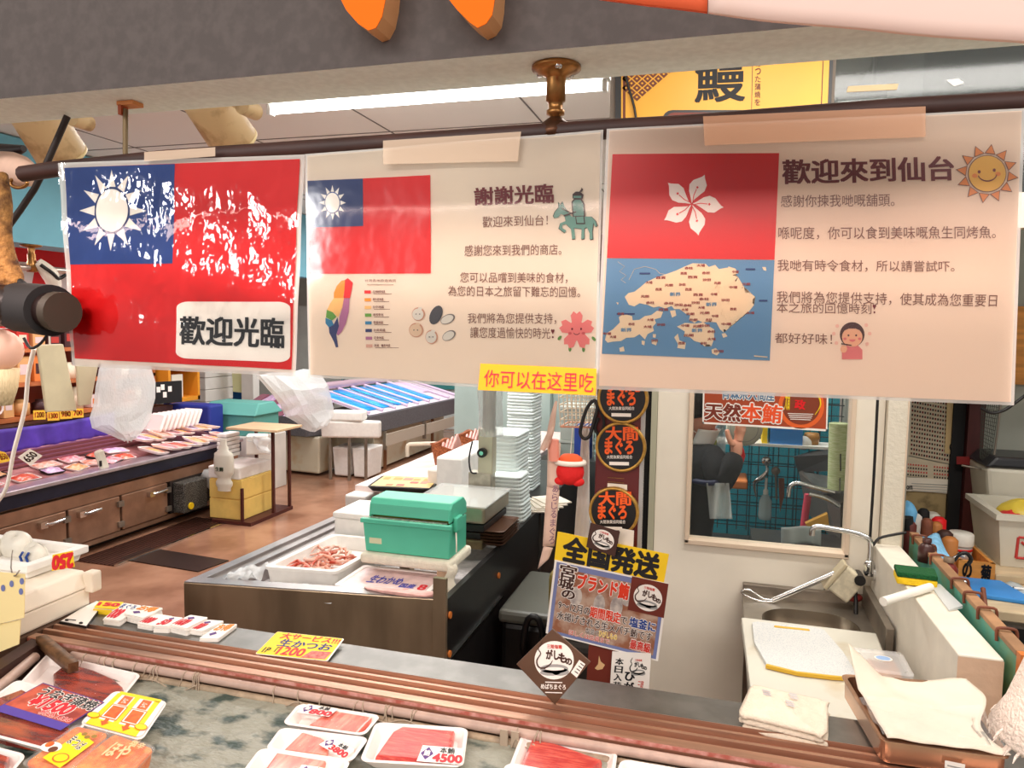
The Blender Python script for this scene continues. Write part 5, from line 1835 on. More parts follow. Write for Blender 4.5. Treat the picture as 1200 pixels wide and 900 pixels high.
# white table behind with basket goods
t = thing('long_table', 'long white table with pinkish top running away behind the scale', 'table', (-1.58, 4.2, 0))
TT = mat('table_top_pink', S(236, 214, 208), .35, var=.06, vscale=8)
MB().bb(-1.79, 3.36, .79, -1.12, 5.6, .82, TT).build('top', t, bev=.003)
for x, y in ((-1.76, 3.42), (-1.17, 3.42), (-1.76, 5.55), (-1.17, 5.55)):
 MB().bb(x - .02, y - .02, 0, x + .02, y + .02, .79, STEELD).build('leg', t)
MB().bb(-1.5, 3.45, .5, -1.14, 5.5, .79, WHITE).build('apron', t)
b = MB()
b.tube([(-1.83, 4.1, .84), (-1.83, 4.1, .90), (-1.80, 4.12, .915), (-1.6, 4.22, .915), (-1.58, 4.23, .90), (-1.58, 4.23, .822)], .012, mat('cream_tube', S(210, 200, 180), .4), 10, sub=3)
b.build('handle_hoop', label='bent cream metal hoop at the edge of the white table', cat='hoop')
MB().bb(-1.80, 3.27, .55, -1.68, 3.42, .79, FOAM).build('foam_box', label='small white foam box at the near left end of the white table', cat='foam box', bev=.01)
t = thing('menu_tray', 'shallow black tray with colourful printed sheet left of the scale', 'tray', (-1.53, 3.4, .82))
b = MB()
M4 = [V((-1.71, 3.51, .82)), V((-1.39, 3.56, .82)), V((-1.345, 3.30, .82)), V((-1.665, 3.247, .82))]
cM = sum(M4, V()) / 4
T4, W, H = quad_map(*M4, n=(0, 0, 1))
b.T = T4
b.loops([[(x, y, z) for x, y in rrect(i, i, W - i, H - i, .02)] for i, z in ((.015, .001), (0, .022), (0, .026), (.006, .026), (.016, .008))], BLACK, cap0=True, cap1=True)
b.build('tray', t)
b = MB(T4)
b.mesh([(.014, .014, .0275), (W - .014, .014, .0275), (W - .014, H - .014, .0275), (.014, H - .014, .0275)], [(0, 1, 2, 3)], mat('menu_cream', S(214, 180, 116), .4))
rr = random.Random(2)
mc = [mat('menu_red', S(214, 60, 40), .4), mat('menu_orange', S(214, 100, 36), .4), mat('menu_gold', S(200, 140, 30), .4), mat('menu_salmon', S(220, 120, 90), .4)]
for i in range(5):
 for j in range(3):
  if rr.random() < .85:
   x, y = .03 + i * (W - .06) / 5, .03 + j * (H - .06) / 3
   b.flat(rrect(x, y, x + (W - .06) / 5 * rr.uniform(.6, .92), y + (H - .06) / 3 * rr.uniform(.5, .9), .006, 2), .0285, rr.choice(mc))
b.build('printed_sheet', t)
b = MB()
b.bb(-1.34, 3.34, .82, -1.2, 3.9, 1.0, FOAM)
b.build('foam_box', label='large white foam box behind the scale column', cat='foam box', bev=.012)
b = MB()
b.bb(-1.42, 3.42, .82, -1.345, 3.7, .92, FOAM)
b.build('foam_box', label='low white foam box between menu tray and larger box', cat='foam box', bev=.012)
WICK = mat('wicker_brown', S(176, 100, 56), .7, vcol=S(120, 62, 34), vscale=120, bump=.6, bscale=140)
FISHP = mat('pink_pack', S(224, 170, 160), .35, var=.15, vscale=20)
for (x, y, s, lab) in ((-1.52, 3.99, .72, 'nearer brown wicker basket of pink packs on the white table'), (-1.5, 4.35, .75, 'farther brown wicker basket behind the first on the white table')):
 t = thing('wicker_basket', lab, 'basket', (x, y, .82), 'wicker baskets on the white table')
 b = MB()
 rings = []
 for k, (zz, e) in enumerate(((0, .02), (.085, 0), (.092, -.006), (.092, .006), (.02, .028))):
  ring = []
  for (px_, py_) in rrect(-.11 * s + e, -.14 * s + e, .11 * s - e, .14 * s - e, .03):
   ring.append((x + px_, y + py_, .8205 + zz + (.05 * (abs(py_) / .14) ** 2 * (1 if zz > .05 else 0)) + (.03 if (zz > .05 and px_ < 0) else 0)))
  rings.append(ring)
 b.loops(rings, WICK, cap0=True, cap1=True)
 b.build('basket', t)
 for i in range(4):
  b = MB()
  M = Matrix.Rotation(R(-25 + 6 * i), 3, 'Y') @ Matrix.Rotation(R(30), 3, 'X')
  b.box((x - .03 + .022 * i, y + .02, .885 + .016 * i), (.016, .15, .085), FISHP, M=M)
  b.build('fish_pack', label=['leftmost', 'second', 'third', 'rightmost'][i] + ' pink vacuum pack leaning in the ' + lab.split(' basket')[0] + ' basket', cat='pack', group='pink packs in the wicker baskets', bev=.006)

# black bins and jug beside the counter
t = thing('storage_bin', 'black lidded bin with upright handle beside the chilled counter', 'bin', (-.62, 2.75, 0))
b = MB()
b.bb(-.76, 2.55, .0, -.48, 3.0, .55, BLKFR)
b.build('body', t, bev=.02)
b = MB()
b.bb(-.77, 2.54, .55, -.47, 3.01, .6, mat('bin_lid_grey', S(104, 104, 96), .35))
b.build('lid', t, bev=.015)
b = MB()
b.tube([(-.66, 2.53, .45), (-.66, 2.5, .5), (-.64, 2.49, .6), (-.6, 2.49, .6), (-.58, 2.5, .5), (-.58, 2.53, .45)], .012, BLACK, 8, sub=3)
b.build('handle', t)
t = thing('oil_jug', 'olive and black plastic jug standing behind the hanging streamer', 'jug', (-.44, 2.5, 0))
b = MB()
b.bb(-.55, 2.3, 0, -.33, 2.5, .62, mat('jug_black', S(44, 40, 38), .3))
b.build('body', t, bev=.03, seg=3)
b = MB()
b.bb(-.535, 2.32, .62, -.36, 2.48, .84, mat('jug_olive', S(128, 112, 60), .4, var=.2, vscale=10))
b.build('top', t, bev=.03, seg=3)

# pale cabinets and racks seen through the gap behind the foam trays
AQUA = mat('pale_aqua', S(176, 198, 194), .5, var=.06, vscale=3)
t = thing('display_fridge', 'pale aqua upright fridge far behind the foam trays', 'fridge', (-1.2, 6.0, 0))
MB().bb(-2.2, 5.9, 0, -.3, 6.3, 2.0, AQUA).build('body', t)
b = MB()
for x in (-1.9, -1.35, -.85):
 b.bb(x - .01, 5.885, .1, x + .01, 5.9, 1.95, mat('aqua_seam', S(120, 140, 136), .6))
b.build('door_seam', t)
t = thing('plastic_crate_stack', 'pale grey ribbed crate stack behind the foam trays', 'crates', (-1.05, 5.2, 0))
b = MB()
for i in range(9):
 b.bb(-1.1, 5.1, .12 * i, -.86, 5.4, .12 * i + .1, mat('crate_grey', S(170, 180, 172), .6))
 b.bb(-1.11, 5.09, .12 * i + .1, -.85, 5.41, .12 * i + .118, mat('crate_rim', S(196, 204, 196), .6))
b.build('crates', t)
t = thing('bottle_crate', 'blue and pale green bottle stack right of the foam trays', 'bottles', (-.75, 4.4, 0))
b = MB()
b.bb(-.95, 4.55, 0, -.6, 4.9, .8, mat('cab_dark', S(70, 74, 74), .5))
b.build('cabinet', t)
b = MB()
for i in range(6):
 b.cyl((-.72, 4.62, .80 + .035 * i), (-.72, 4.62, .83 + .035 * i), .05, mat('cup_green', S(170, 206, 196), .4), r1=.055, n=16)
b.build('cup_stack', t)
b = MB()
b.bb(-.9, 4.6, .8, -.8, 4.7, 1.02, mat('carton_blue', S(40, 66, 150), .5))
b.build('blue_carton', t)
b = MB()
b.bb(-.6, 4.58, .8, -.57, 4.62, 1.0, BLACK)
b.build('dark_bottle', t)
t = thing('wall_unit', 'grey shelf unit with clutter far behind the wire basket', 'shelf unit', (-.5, 5.2, 0))
b = MB()
GREYU = mat('unit_grey', S(160, 170, 168), .5, var=.1, vscale=4)
b.bb(-.8, 5.5, 0, -.1, 5.55, 2.0, GREYU)
for z in (.5, .9, 1.25, 1.6):
 b.bb(-.8, 5.15, z, -.1, 5.5, z + .02, GREYU)
b.bb(-.8, 5.15, 0, -.78, 5.5, 2.0, GREYU)
b.bb(-.12, 5.15, 0, -.1, 5.5, 2.0, GREYU)
b.build('shelves', t)
rr = random.Random(31)
for z in (.92, 1.27, 1.62):
 for i in range(4):
  x = -.72 + i * .16
  hh = rr.uniform(.1, .24)
  b = MB()
  b.bb(x - rr.uniform(.03, .06), 5.2, z, x + rr.uniform(.03, .06), 5.4, z + hh, mat('clutter_%d' % rr.randint(0, 4), [S(70, 76, 80), S(206, 206, 196), S(120, 140, 136), S(40, 42, 46), S(190, 180, 160)][rr.randint(0, 4)], .5))
  b.build('carton', t, bev=.008)
b = MB()
b.bb(-.62, 3.3, 0, -.34, 3.74, .72, mat('grey_cabinet', S(120, 120, 116), .5))
b.build('low_cabinet', label='low grey cabinet in shade behind the hanging white sleeve', cat='cabinet', bev=.01)
# ================================================================== LEFT FISH STALL
WARMST = mat('warm_steel', S(166, 128, 104), 0.4, 0.65, var=.2, vscale=5)
NAVYP = mat('navy_panel', S(22, 26, 44), .35, var=.15, vscale=6)
LIPST = mat('lip_steel', S(206, 196, 204), .3, .8, var=.1, vscale=8)
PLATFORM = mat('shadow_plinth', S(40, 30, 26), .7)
t = thing('fish_stall', 'long low fish stall at the far left, navy band and steel doors below', 'stall', (-4.7, 4.2, 0))
SY0, SY1 = 2.4, 5.72
b = MB()
b.bb(-5.2, SY0, .06, -4.26, SY1 - .02, .47, WARMST)
b.build('body', t)
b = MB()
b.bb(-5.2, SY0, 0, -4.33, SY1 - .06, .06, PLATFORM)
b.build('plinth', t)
b = MB()
b.bb(-4.30, SY0, .465, -4.195, SY1, .552, NAVYP)
b.build('navy_band', t)
b = MB()
b.bb(-4.32, SY0, .5525, -4.175, SY1 + .01, .582, LIPST)
b.build('steel_lip', t, bev=.006)
b = MB()
b.bb(-4.262, SY0, .36, -4.215, SY1 - .02, .44, WARMST)
b.bb(-4.262, SY0, .06, -4.215, SY1 - .02, .095, WARMST)
b.build('front_rail', t)
b = MB()
BED = mat('stall_bed', S(206, 150, 150), .3, vcol=S(150, 96, 96), vscale=8)
b.grid(lambda u, v: (-4.31 - .59 * u, SY0 + (SY1 - SY0) * v, .565 + .12 * u), 6, 20, BED)
b.build('display_bed', t)
PURC = mat('purple_cloth', S(86, 60, 176), .6, var=.2, vscale=6)
b = MB()
b.grid(lambda u, v: (-4.9 + .012 * math.sin(u * 50) * (1 - v), 3.75 + 1.25 * u, .675 + .19 * v - .02 * math.sin(u * 3.14) * v), 40, 6, PURC)
b.build('purple_cloth', t, solid=.006)
b = MB()
b.bb(-5.08, SY0, .4, -4.93, SY1, .855, DARKWOOD)
b.build('back_shelf', t)
b = MB()
for i in range(4):
 x = -4.6 - .07 * i
 b.bb(x - .02, 3.3, .628 + .0145 * i, x + .02, 5.0, .648 + .0145 * i, mat('rail_rose', S(170, 110, 116), .3, .6))
b.build('bed_rails', t)
for (y0, y1, hinge) in ((3.2, 3.86, 1), (3.88, 4.32, 0), (4.34, 4.80, 1)):
 d = MB()
 d.bb(-4.235, y0, .1, -4.205, y1, .355, WARMST)
 dd = d.build('door', t, bev=.006)
 h = MB()
 hy = y0 + .06 if not hinge else y1 - .22
 h.bb(-4.204, hy, .29, -4.17, hy + .05, .33, CHROME)
 h.tube([(-4.185, hy + .02, .31), (-4.165, hy + .06, .31), (-4.165, hy + .17, .315)], .011, CHROME, 8)
 h.build('lever_handle', dd)
 for z in (.15, .3):
  MB().bb(-4.204, y1 - .03, z - .02, -4.185, y1 + .02, z + .02, STEELD).build('hinge', dd)
# open bay at the right end
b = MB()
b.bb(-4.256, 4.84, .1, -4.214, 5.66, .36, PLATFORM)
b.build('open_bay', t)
SPK = mat('speckled_black', S(40, 38, 36), .6, vcol=S(120, 116, 108), vscale=160, ramp=(.52, .56))
t = thing('grille_box', 'black speckled grille box with yellow cap in the stall’s open bay'.replace('’', "'"), 'box', (-4.1, 4.98, .1))
MB().bb(-4.21, 4.86, .1, -4.1, 5.14, .345, SPK).build('body', t, bev=.01)
b = MB()
b.cyl((-4.099, 4.93, .15), (-4.088, 4.93, .15), .028, YEL, n=16)
b.build('yellow_cap', t)
b = MB()
b.tube([(-4.2, 5.2, .36), (-4.14, 5.24, .32), (-4.06, 5.3, .24), (-4.0, 5.35, .15), (-3.97, 5.38, .09)], .1, BAG, 16, rad=[.03, .08, .11, .12, .05], sub=4)
b.build('plastic_bag', label='bulging clear bag spilling from the bay beside the grille box', cat='bag')
# white phone handset hung over the lip
b = MB()
q = atx(120, 532, -4.24)
b.box((-4.25, q.y, .64), (.035, .075, .15), mat('cream_plastic', S(222, 214, 196), .4), M=Matrix.Rotation(R(-14), 3, 'Y') @ Matrix.Rotation(R(8), 3, 'X'))
ph = b.build('clip_board', label='cream plastic device with dark slot standing on the stall bed', cat='device', bev=.018)
b = MB()
b.box((-4.228, q.y - .03, .62), (.01, .014, .04), BLACK)
b.build('dark_slot', ph)
# goods lying on the bed
PK = [mat('pack_' + n, c, .3, vcol=d, vscale=30, coat=.4) for n, c, d in (('salmon', S(236, 150, 120), S(250, 206, 190)), ('rose', S(222, 120, 128), S(246, 200, 206)), ('scarlet', S(206, 60, 44), S(236, 130, 100)), ('lilac', S(206, 170, 216), S(240, 214, 240)), ('amber', S(232, 160, 90), S(246, 210, 160)))]
rr = random.Random(21)
def bed_z(x): return .565 + .12 * max(0, (-4.31 - x) / .59)
places = [(-4.40, 3.2), (-4.40, 3.48), (-4.39, 3.72), (-4.41, 3.95), (-4.38, 4.12), (-4.4, 4.28), (-4.38, 4.42), (-4.39, 4.56), (-4.52, 3.3), (-4.53, 3.62), (-4.52, 4.0), (-4.53, 4.22), (-4.52, 4.42), (-4.53, 4.62)]
words = ['first', 'second', 'third', 'fourth', 'fifth', 'sixth', 'seventh', 'eighth', 'ninth', 'tenth', 'eleventh', 'twelfth', 'thirteenth', 'fourteenth']
for k, (x, y) in enumerate(places):
 z = bed_z(x) + .004
 wx, wy = rr.uniform(.05, .065), rr.uniform(.07, .1)
 a = rr.uniform(-.4, .4)
 M = Matrix.Rotation(R(11), 3, 'Y') @ Matrix.Rotation(a, 3, 'Z')
 row = 'front' if k < 8 else 'back'
 t = thing('fish_pack', words[k if k < 8 else k - 8] + ' pinkish fish pack from the left in the ' + row + ' row of the left stall', 'fish pack', (x, y, z), 'fish packs on the left stall')
 T_ = lambda p, M=M, o=V((x, y, z)): M @ V(p) + o
 b = MB(T_)
 b.loops([[(px_, py_, zz) for px_, py_ in rrect(-wx + e, -wy + e, wx - e, wy - e, .015, 3)] for zz, e in ((0, .01), (.014, 0), (.016, .002), (.008, .008))], FOAMP if k % 3 else BLACK, cap0=True, cap1=True)
 b.build('tray', t)
 b = MB(T_)
 b.grid(lambda u, v: ((u - .5) * 1.6 * wx, (v - .5) * 1.7 * wy, .012 + .018 * max(0, 1 - (2 * u - 1) ** 2) ** .5 * max(0, 1 - (2 * v - 1) ** 2) ** .5 * (1 + .35 * math.sin(u * 11 + k) * math.sin(v * 9))), 10, 10, PK[k % 5])
 b.build('fish', t)
fan = 16
for k in range(fan):
 f = k / (fan - 1)
 row = k % 2
 x = -4.27 - .2 * row - .03 * rr.random()
 y = 4.76 + .88 * f
 M = Matrix.Rotation(R(rr.uniform(4, 12)), 3, 'Y') @ Matrix.Rotation(R(rr.uniform(-20, 14)), 3, 'Z') @ Matrix.Rotation(R(-9), 3, 'X')
 o_ = V((x, y, .605 + .07 * row + .006 * (k % 3)))
 T_ = lambda p, M=M, o=o_: M @ V(p) + o
 wx, wy = .1, .075
 t = thing('foam_tray_pack', words[k // 2] + ' flat foam tray from the near end in the ' + ('upper' if row else 'lower') + ' fan of wrapped trays', 'tray of fish', o_, 'fanned wrapped trays at the stall end')
 b = MB(T_)
 b.loops([[(px_, py_, zz) for px_, py_ in rrect(-wx + e, -wy + e, wx - e, wy - e, .018, 3)] for zz, e in ((0, .012), (.018, 0), (.021, .002), (.012, .012))], FOAMP, cap0=True, cap1=True)
 b.build('tray', t)
 b = MB(T_)
 b.prism(rrect(-wx + .02, -wy + .016, wx - .03, wy - .016, .02, 3), .012, .0195, PK[(k * 3) % 5])
 b.build('fish', t)
 if k % 3 == 0:
  b = MB(T_)
  b.prism(rrect(-.03, -.04, .05, .02, .004, 2), .020, .0215, mat('tag_amber', S(240, 190, 120), .5))
  b.build('label', t)
# upright row of trays behind the fan
for k in range(9):
 b = MB(lambda p, k=k: Matrix.Rotation(R(-28), 3, 'X') @ V(p) + V((-4.56, 5.02 + .055 * k, .72)))
 b.loops([[(px_, yy, pz_) for px_, pz_ in rrect(-.1 + e, 0 + e, .1 - e, .16 - e, .02, 3)] for yy, e in ((0, .012), (.014, 0), (.017, .003))], FOAMP, cap0=True, cap1=True)
 b.build('foam_tray', label=words[k] + ' leaning pale lilac tray from the near end in the upright row', cat='tray', group='leaning trays behind the fan')
# price cards
CARDY = mat('card_amber', S(248, 200, 60), .55)
def price_card(px4, X, lab, m, txt):
 q = [atx(x, y, X) for x, y in px4]
 n_ = V((1, 0, 0))
 b = MB()
 b.hexa([p - n_ * .003 for p in q][::-1], q[::-1], m)
 t = thing('price_card', lab, 'price card', (q[2] + q[3]) / 2, 'price cards on the left stall')
 b.build('card', t)
 b = MB()
 f = quad_uv([(p[0], p[1], 0) for p in px4])
 b.text(txt, [atx(*f(u, v)[:2], X) + n_ * .001 for u, v in ((.12, .2), (.88, .2), (.88, .75), (.12, .75))], PRICE if m is CARDY else TEXTB, .03)
 b.build('figures', t)
for k, (x, y, w_, h_, s) in enumerate(((39, 481, 14, 10.5, '1200'), (55.5, 482.5, 13.5, 10, '1300'), (70, 480, 14, 10.5, '980'), (84.5, 479, 13, 10, '700'))):
 price_card([(x, y), (x + w_, y - .4), (x + w_ + .6, y + h_), (x + .4, y + h_ + .6)], -4.89, ['leftmost', 'second', 'third', 'rightmost'][k] + ' yellow price card above the purple cloth on the left stall', CARDY, s)
price_card([(21, 536), (35, 526), (50, 534), (36, 546)], -4.36, 'tilted cream price card at the front of the left stall', PAPER, '650')
price_card([(-2, 528), (6, 530), (13, 540), (0, 543)], -4.36, 'yellow price card cut by the left edge of the photo on the left stall', CARDY, '650')

# fascia over the stall, pipe, bags
TURQ = mat('turquoise_paint', S(118, 186, 206), .6, var=.04, vscale=3)
b = MB()
b.bb(-4.5, 2.0, 2.106, -4.2, 7.0, 2.74, TURQ)
b.build('beam_turquoise', kind='structure')
p0, p1 = atx(-40, 316, -4.25), atx(200, 316, -4.25)
PIPEST = mat('pipe_steel', S(190, 170, 160), .3, .8)
b = MB()
b.cyl((-4.25, 3.0, 1.96), (-4.25, 6.4, 1.96), .02, PIPEST, n=12)
b.build('hanging_rail', label='long steel pipe hung under the turquoise fascia of the left stall', cat='rail')
c = atx(37, 300, -4.25)
t = thing('pipe_mount', 'brass flange and stem carrying the pipe under the turquoise fascia', 'bracket', (-4.25, c.y, 2.106))
MB().lathe([(0, 0), (.06, 0), (.06, -.008), (.022, -.02), (0, -.02)], BRASS, (-4.25, c.y, 2.1055), 20).build('flange', t)
MB().lathe([(.022, -.02), (.018, -.05), (.024, -.06), (.024, -.1), (.03, -.115), (.03, -.17), (0, -.17)], BRASS, (-4.25, c.y, 2.1055), 16).build('stem', t)
# white cord knot with dark tape on the pipe, and red-white banner behind
b = MB()
b.tube([(-4.23, c.y + .02, 2.0), (-4.2, c.y + .08, 1.93), (-4.21, c.y + .12, 1.86), (-4.22, c.y + .1, 1.78)], .03, PAPER, 8, rad=[.03, .05, .045, .02], sub=3)
b.tube([(-4.18, c.y + .0, 1.98), (-4.15, c.y + .06, 1.93), (-4.16, c.y + .11, 1.9), (-4.15, c.y + .16, 1.93)], .012, BLACK, 6, sub=3)
b.build('tied_bag', label='white bag knotted round the pipe under the turquoise fascia', cat='bag')
RBAN = mat('banner_red', S(222, 30, 34), .6)
t = thing('striped_banner', 'red and white banner along the back of the left stall', 'banner', (-5.4, 4.6, 1.55))
b = MB()
b.bb(-5.42, 2.6, 1.55, -5.4, 7.5, 2.2, RBAN)
b.build('cloth', t)
b = MB()
for y0, z0, hh, ww in ((3.75, 1.99, .1, .14), (3.95, 2.05, .12, .16), (4.2, 1.93, .16, .5), (4.15, 1.66, .16, .34), (4.9, 1.75, .3, .5), (5.8, 1.8, .25, .4)):
 b = MB()
 b.mesh([(-5.398, y0, z0), (-5.398, y0 + ww, z0 - .04), (-5.398, y0 + ww * 1.1, z0 + hh), (-5.398, y0 + ww * .1, z0 + hh * .9)], [(0, 1, 2, 3)], LBL).build('white_pattern', t)
for y0, z0 in ((3.86, 2.0), (4.12, 2.1), (4.0, 1.62)):
 b = MB()
 b.mesh([(-5.397, y0, z0), (-5.397, y0 + .08, z0 - .02), (-5.397, y0 + .09, z0 + .05), (-5.397, y0 + .02, z0 + .06)], [(0, 1, 2, 3)], INK).build('black_pattern', t)
# hanging stacks of bags
SHEETB = mat('cream_bag', S(232, 224, 190), .5, translucent=.25, var=.04, vscale=9)
def hang(name, lab, cat, pts, X, m, clear=None):
 q = [atx(x, y, X) for x, y in pts]
 n = V((.02, 0, 0))
 t = thing(name, lab, cat, min(q, key=lambda p: p.z), 'bundles of bags hung from the far pipe')
 b = MB()
 b.loops([[p for p in q], [p + n for p in q]], m, cap0=True, cap1=True)
 b.build('bag_bundle', t, bev=.008)
 hi = max(p.z for p in q)
 top = [p for p in q if p.z > hi - .12]
 mid = sum(top, V()) / len(top)
 b = MB()
 b.tube([mid + V((.01, 0, -.02)), V((X + .01, mid.y, 1.965)), V((X - .02, mid.y, 1.985))], .006, PAPER, 6)
 b.build('hanger', t)
 return t
hang('bag_bundle', 'cream bag bundle hanging left of the purple cloth price cards', 'bags', [(41, 404), (72, 403), (88, 481), (52, 483)], -4.27, SHEETB)
hang('bag_bundle', 'cream bag bundle behind the red flag poster’s lower left corner'.replace('’', "'"), 'bags', [(86, 400), (118, 402), (104, 474), (90, 476)], -4.30, SHEETB)
def blob(name, lab, rows, X, m, depth=.05, cat='bag'):
 """a loosely filled hanging bag: left and right outline pixels per row"""
 b = MB()
 rings = []
 for i, (y, xl, xr) in enumerate(rows):
  p, q = atx(xl, y, X), atx(xr, y, X)
  c_ = (p + q) / 2
  hw = (q - p).length / 2
  ring = []
  for k in range(20):
   a = 2 * math.pi * k / 20
   wob = 1 + .3 * noise.noise(V((2 * math.cos(a), 2 * math.sin(a), i * .8)))
   ring.append((X + depth * math.sin(a) * wob * (1 if 0 < i < len(rows) - 1 else .35), c_.y + hw * math.cos(a), c_.z + .03 * noise.noise(V((3 * math.cos(a), 3 * math.sin(a), i * 1.3)))))
  rings.append(ring)
 b.loops(rings, m, False, True, True)
 return b.build(name, label=lab, cat=cat)
bb_ = blob('clear_bag', 'large crumpled clear plastic bag hanging in front of the left stall', [(408, 128, 170), (432, 116, 176), (452, 112, 182), (470, 110, 181), (485, 105, 178), (495, 108, 176), (505, 130, 170), (512, 142, 158), (516, 146, 155)], -4.12, BAG)
b = MB()
p = atx(148, 405, -4.12)
b.tube([p, (-4.2, p.y, 1.95), (-4.25, p.y, 1.985)], .008, PAPER, 6)
b.build('hanger', bb_)

# stall back: shelves of goods
t = thing('goods_shelf', 'brown shelf unit behind the left stall packed with red and orange goods', 'shelf unit', (-5.35, 4.6, .4))
SHW = mat('shelf_wood', S(190, 110, 60), .55, var=.2, vscale=6)
b = MB()
for z in (.86, 1.12, 1.38):
 b.bb(-5.42, 3.2, z, -5.1, 5.7, z + .03, SHW)
for y in (3.2, 3.72, 5.2, 5.67):
 b.bb(-5.42, y, .8, -5.1, y + .03, 1.55, SHW)
b.bb(-5.44, 3.2, .8, -5.42, 5.7, 1.55, mat('shelf_back', S(170, 80, 56), .6))
b.build('shelves', t)
rr = random.Random(17)
gc = [S(200, 50, 40), S(230, 130, 60), S(236, 220, 190), S(70, 40, 40), S(220, 170, 110), S(180, 60, 50), S(226, 206, 200)]
gm = [mat('goods_%s' % n, c, .5) for n, c in zip(('red', 'orange', 'cream', 'brown', 'tan', 'brick', 'blush'), gc)]
cn = {'red': 0}
k = 0
for zi, z in enumerate((.895, 1.152, 1.412)):
 y = 3.3
 while y < 5.52:
  w_ = rr.uniform(.08, .16)
  hh = rr.uniform(.1, .2)
  if not (3.68 < y < 3.8 or 5.1 < y < 5.26):
   b = MB()
   i = rr.randrange(7)
   if rr.random() < .4:
    b.lathe([(0, 0), (w_ * .4, 0), (w_ * .4, hh * .75), (w_ * .22, hh * .85), (w_ * .22, hh), (0, hh)], gm[i], (-5.2, y + w_ / 2, z), 14)
    nm = 'jar'
   else:
    b.bb(-5.27, y, z, -5.13, y + w_ * .86, z + hh, gm[i])
    b.bb(-5.1295, y + w_ * .15, z + hh * .3, -5.128, y + w_ * .7, z + hh * .7, gm[(i + 2) % 7])
    nm = 'packet'
   b.build(nm, label=('small %s on the %s shelf behind the left stall' % ('jar' if nm == 'jar' else 'boxed packet', ('lowest', 'middle', 'top')[zi])), cat=nm, group='%ss on the %s shelf behind the left stall' % (nm, ('lowest', 'middle', 'top')[zi]))
  y += w_ + .02
# red round-pattern signs above the shelf
t = thing('shop_sign', 'pale sign board with dark brush characters above the goods shelf', 'sign', (-5.38, 4.2, 1.45))
b = MB()
b.bb(-5.39, 3.5, 1.44, -5.37, 5.4, 1.56, LBL)
b.build('board', t)
b = MB()
for i, ch in enumerate('三陸海産物専門店'):
 y = 3.55 + i * .23
 b.text(ch, [V((-5.3685, y, 1.55)), V((-5.3685, y + .18, 1.55)), V((-5.3685, y + .18, 1.45)), V((-5.3685, y, 1.45))], INK, .04)
b.build('lettering', t)
b = MB()
for z in (1.0, 1.08):
 b.tube([(-4.94, 3.98 + .06 * math.cos(a * .5), z + .05 * math.sin(a * .5)) for a in range(14)], .008, LBL, 6)
b.build('ring_ornament', label='white ring-shaped ornaments hanging before the goods shelf', cat='ornament')
t = thing('paper_bag_row', 'row of orange-brown paper bags at the left edge behind the purple cloth', 'paper bags', (-4.9, 3.6, .7))
b = MB()
for i in range(4):
 y = 3.4 + i * .1
 b.hexa([(-4.95, y, .86), (-4.86, y, .86), (-4.86, y + .09, .86), (-4.95, y + .09, .86)], [(-4.93, y, .98), (-4.87, y, .98 - .05 * (i == 3)), (-4.87, y + .09, .98), (-4.93, y + .09, .98)], SHW)
b.build('bags', t)

# boxes and bins at the far end of the stall
MB().bb(-5.08, 5.75, .4, -4.55, 5.95, .86, mat('royal_blue_cloth', S(34, 50, 140), .6)).build('draped_box', label='royal blue cloth-covered box behind the leaning trays', cat='box', bev=.02)
t = thing('display_sign', 'small black framed board with white marks leaning beyond the clear bag', 'sign', (-4.9, 5.5, .86))
b = MB()
M = Matrix.Rotation(R(-18), 3, 'Z')
b.box((-4.92, 5.6, .98), (.02, .34, .2), BLACKM, M=M)
b.build('board', t)
b = MB()
for dy, dz in ((-.06, .03), (.0, -.02), (.05, .03), (-.02, .05)):
 b.box(V((-4.92, 5.6, .98)) + M @ V((.011, dy, dz)), (.002, .035, .05), LBL, M=M)
b.build('marks', t)
OR2 = mat('shelf_orange', S(230, 150, 40), .5)
t = thing('orange_cabinet', 'orange open cabinet with dark sign strip beside the clear bag', 'cabinet', (-5.2, 5.95, .85))
b = MB()
b.bb(-5.4, 5.75, .86, -5.0, 5.78, 1.25, OR2)
b.bb(-5.4, 6.15, .86, -5.0, 6.18, 1.25, OR2)
b.bb(-5.4, 5.75, 1.2, -4.98, 6.18, 1.26, OR2)
b.bb(-5.4, 5.75, .86, -5.0, 6.18, .9, OR2)
b.bb(-5.4, 5.75, .9, -5.38, 6.18, 1.2, mat('cabinet_rust', S(170, 80, 40), .6))
b.build('carcass', t)
b = MB()
b.text('大好評', [V((-4.978, 5.78, 1.25)), V((-4.978, 6.15, 1.25)), V((-4.978, 6.15, 1.205)), V((-4.978, 5.78, 1.205))], INK, .06)
b.build('lettering', t)
MB().bb(-5.1, 5.85, .9, -5.05, 6.0, 1.12, PAPER).build('notice_card', label='cream notice card standing inside the orange cabinet', cat='card')
GT = mat('sea_green_box', S(100, 176, 166), .5)
t = thing('lidded_bin', 'sea-green closed box with ridged lid beyond the fanned trays', 'box', (-4.5, 6.2, .6))
b = MB()
b.bb(-4.85, 6.0, .55, -4.25, 6.4, .75, GT)
b.build('body', t, bev=.01)
b = MB()
b.hexa([(-4.88, 5.97, .75), (-4.22, 5.97, .75), (-4.22, 6.43, .75), (-4.88, 6.43, .75)], [(-4.8, 6.08, .86), (-4.26, 6.08, .86), (-4.26, 6.34, .86), (-4.8, 6.34, .86)], GT)
b.build('lid', t, bev=.01)
MB().bb(-4.9, 5.97, 0, -4.2, 6.45, .549, WHITE).build('plinth_box', label='white box stand carrying the sea-green box', cat='stand', bev=.01)

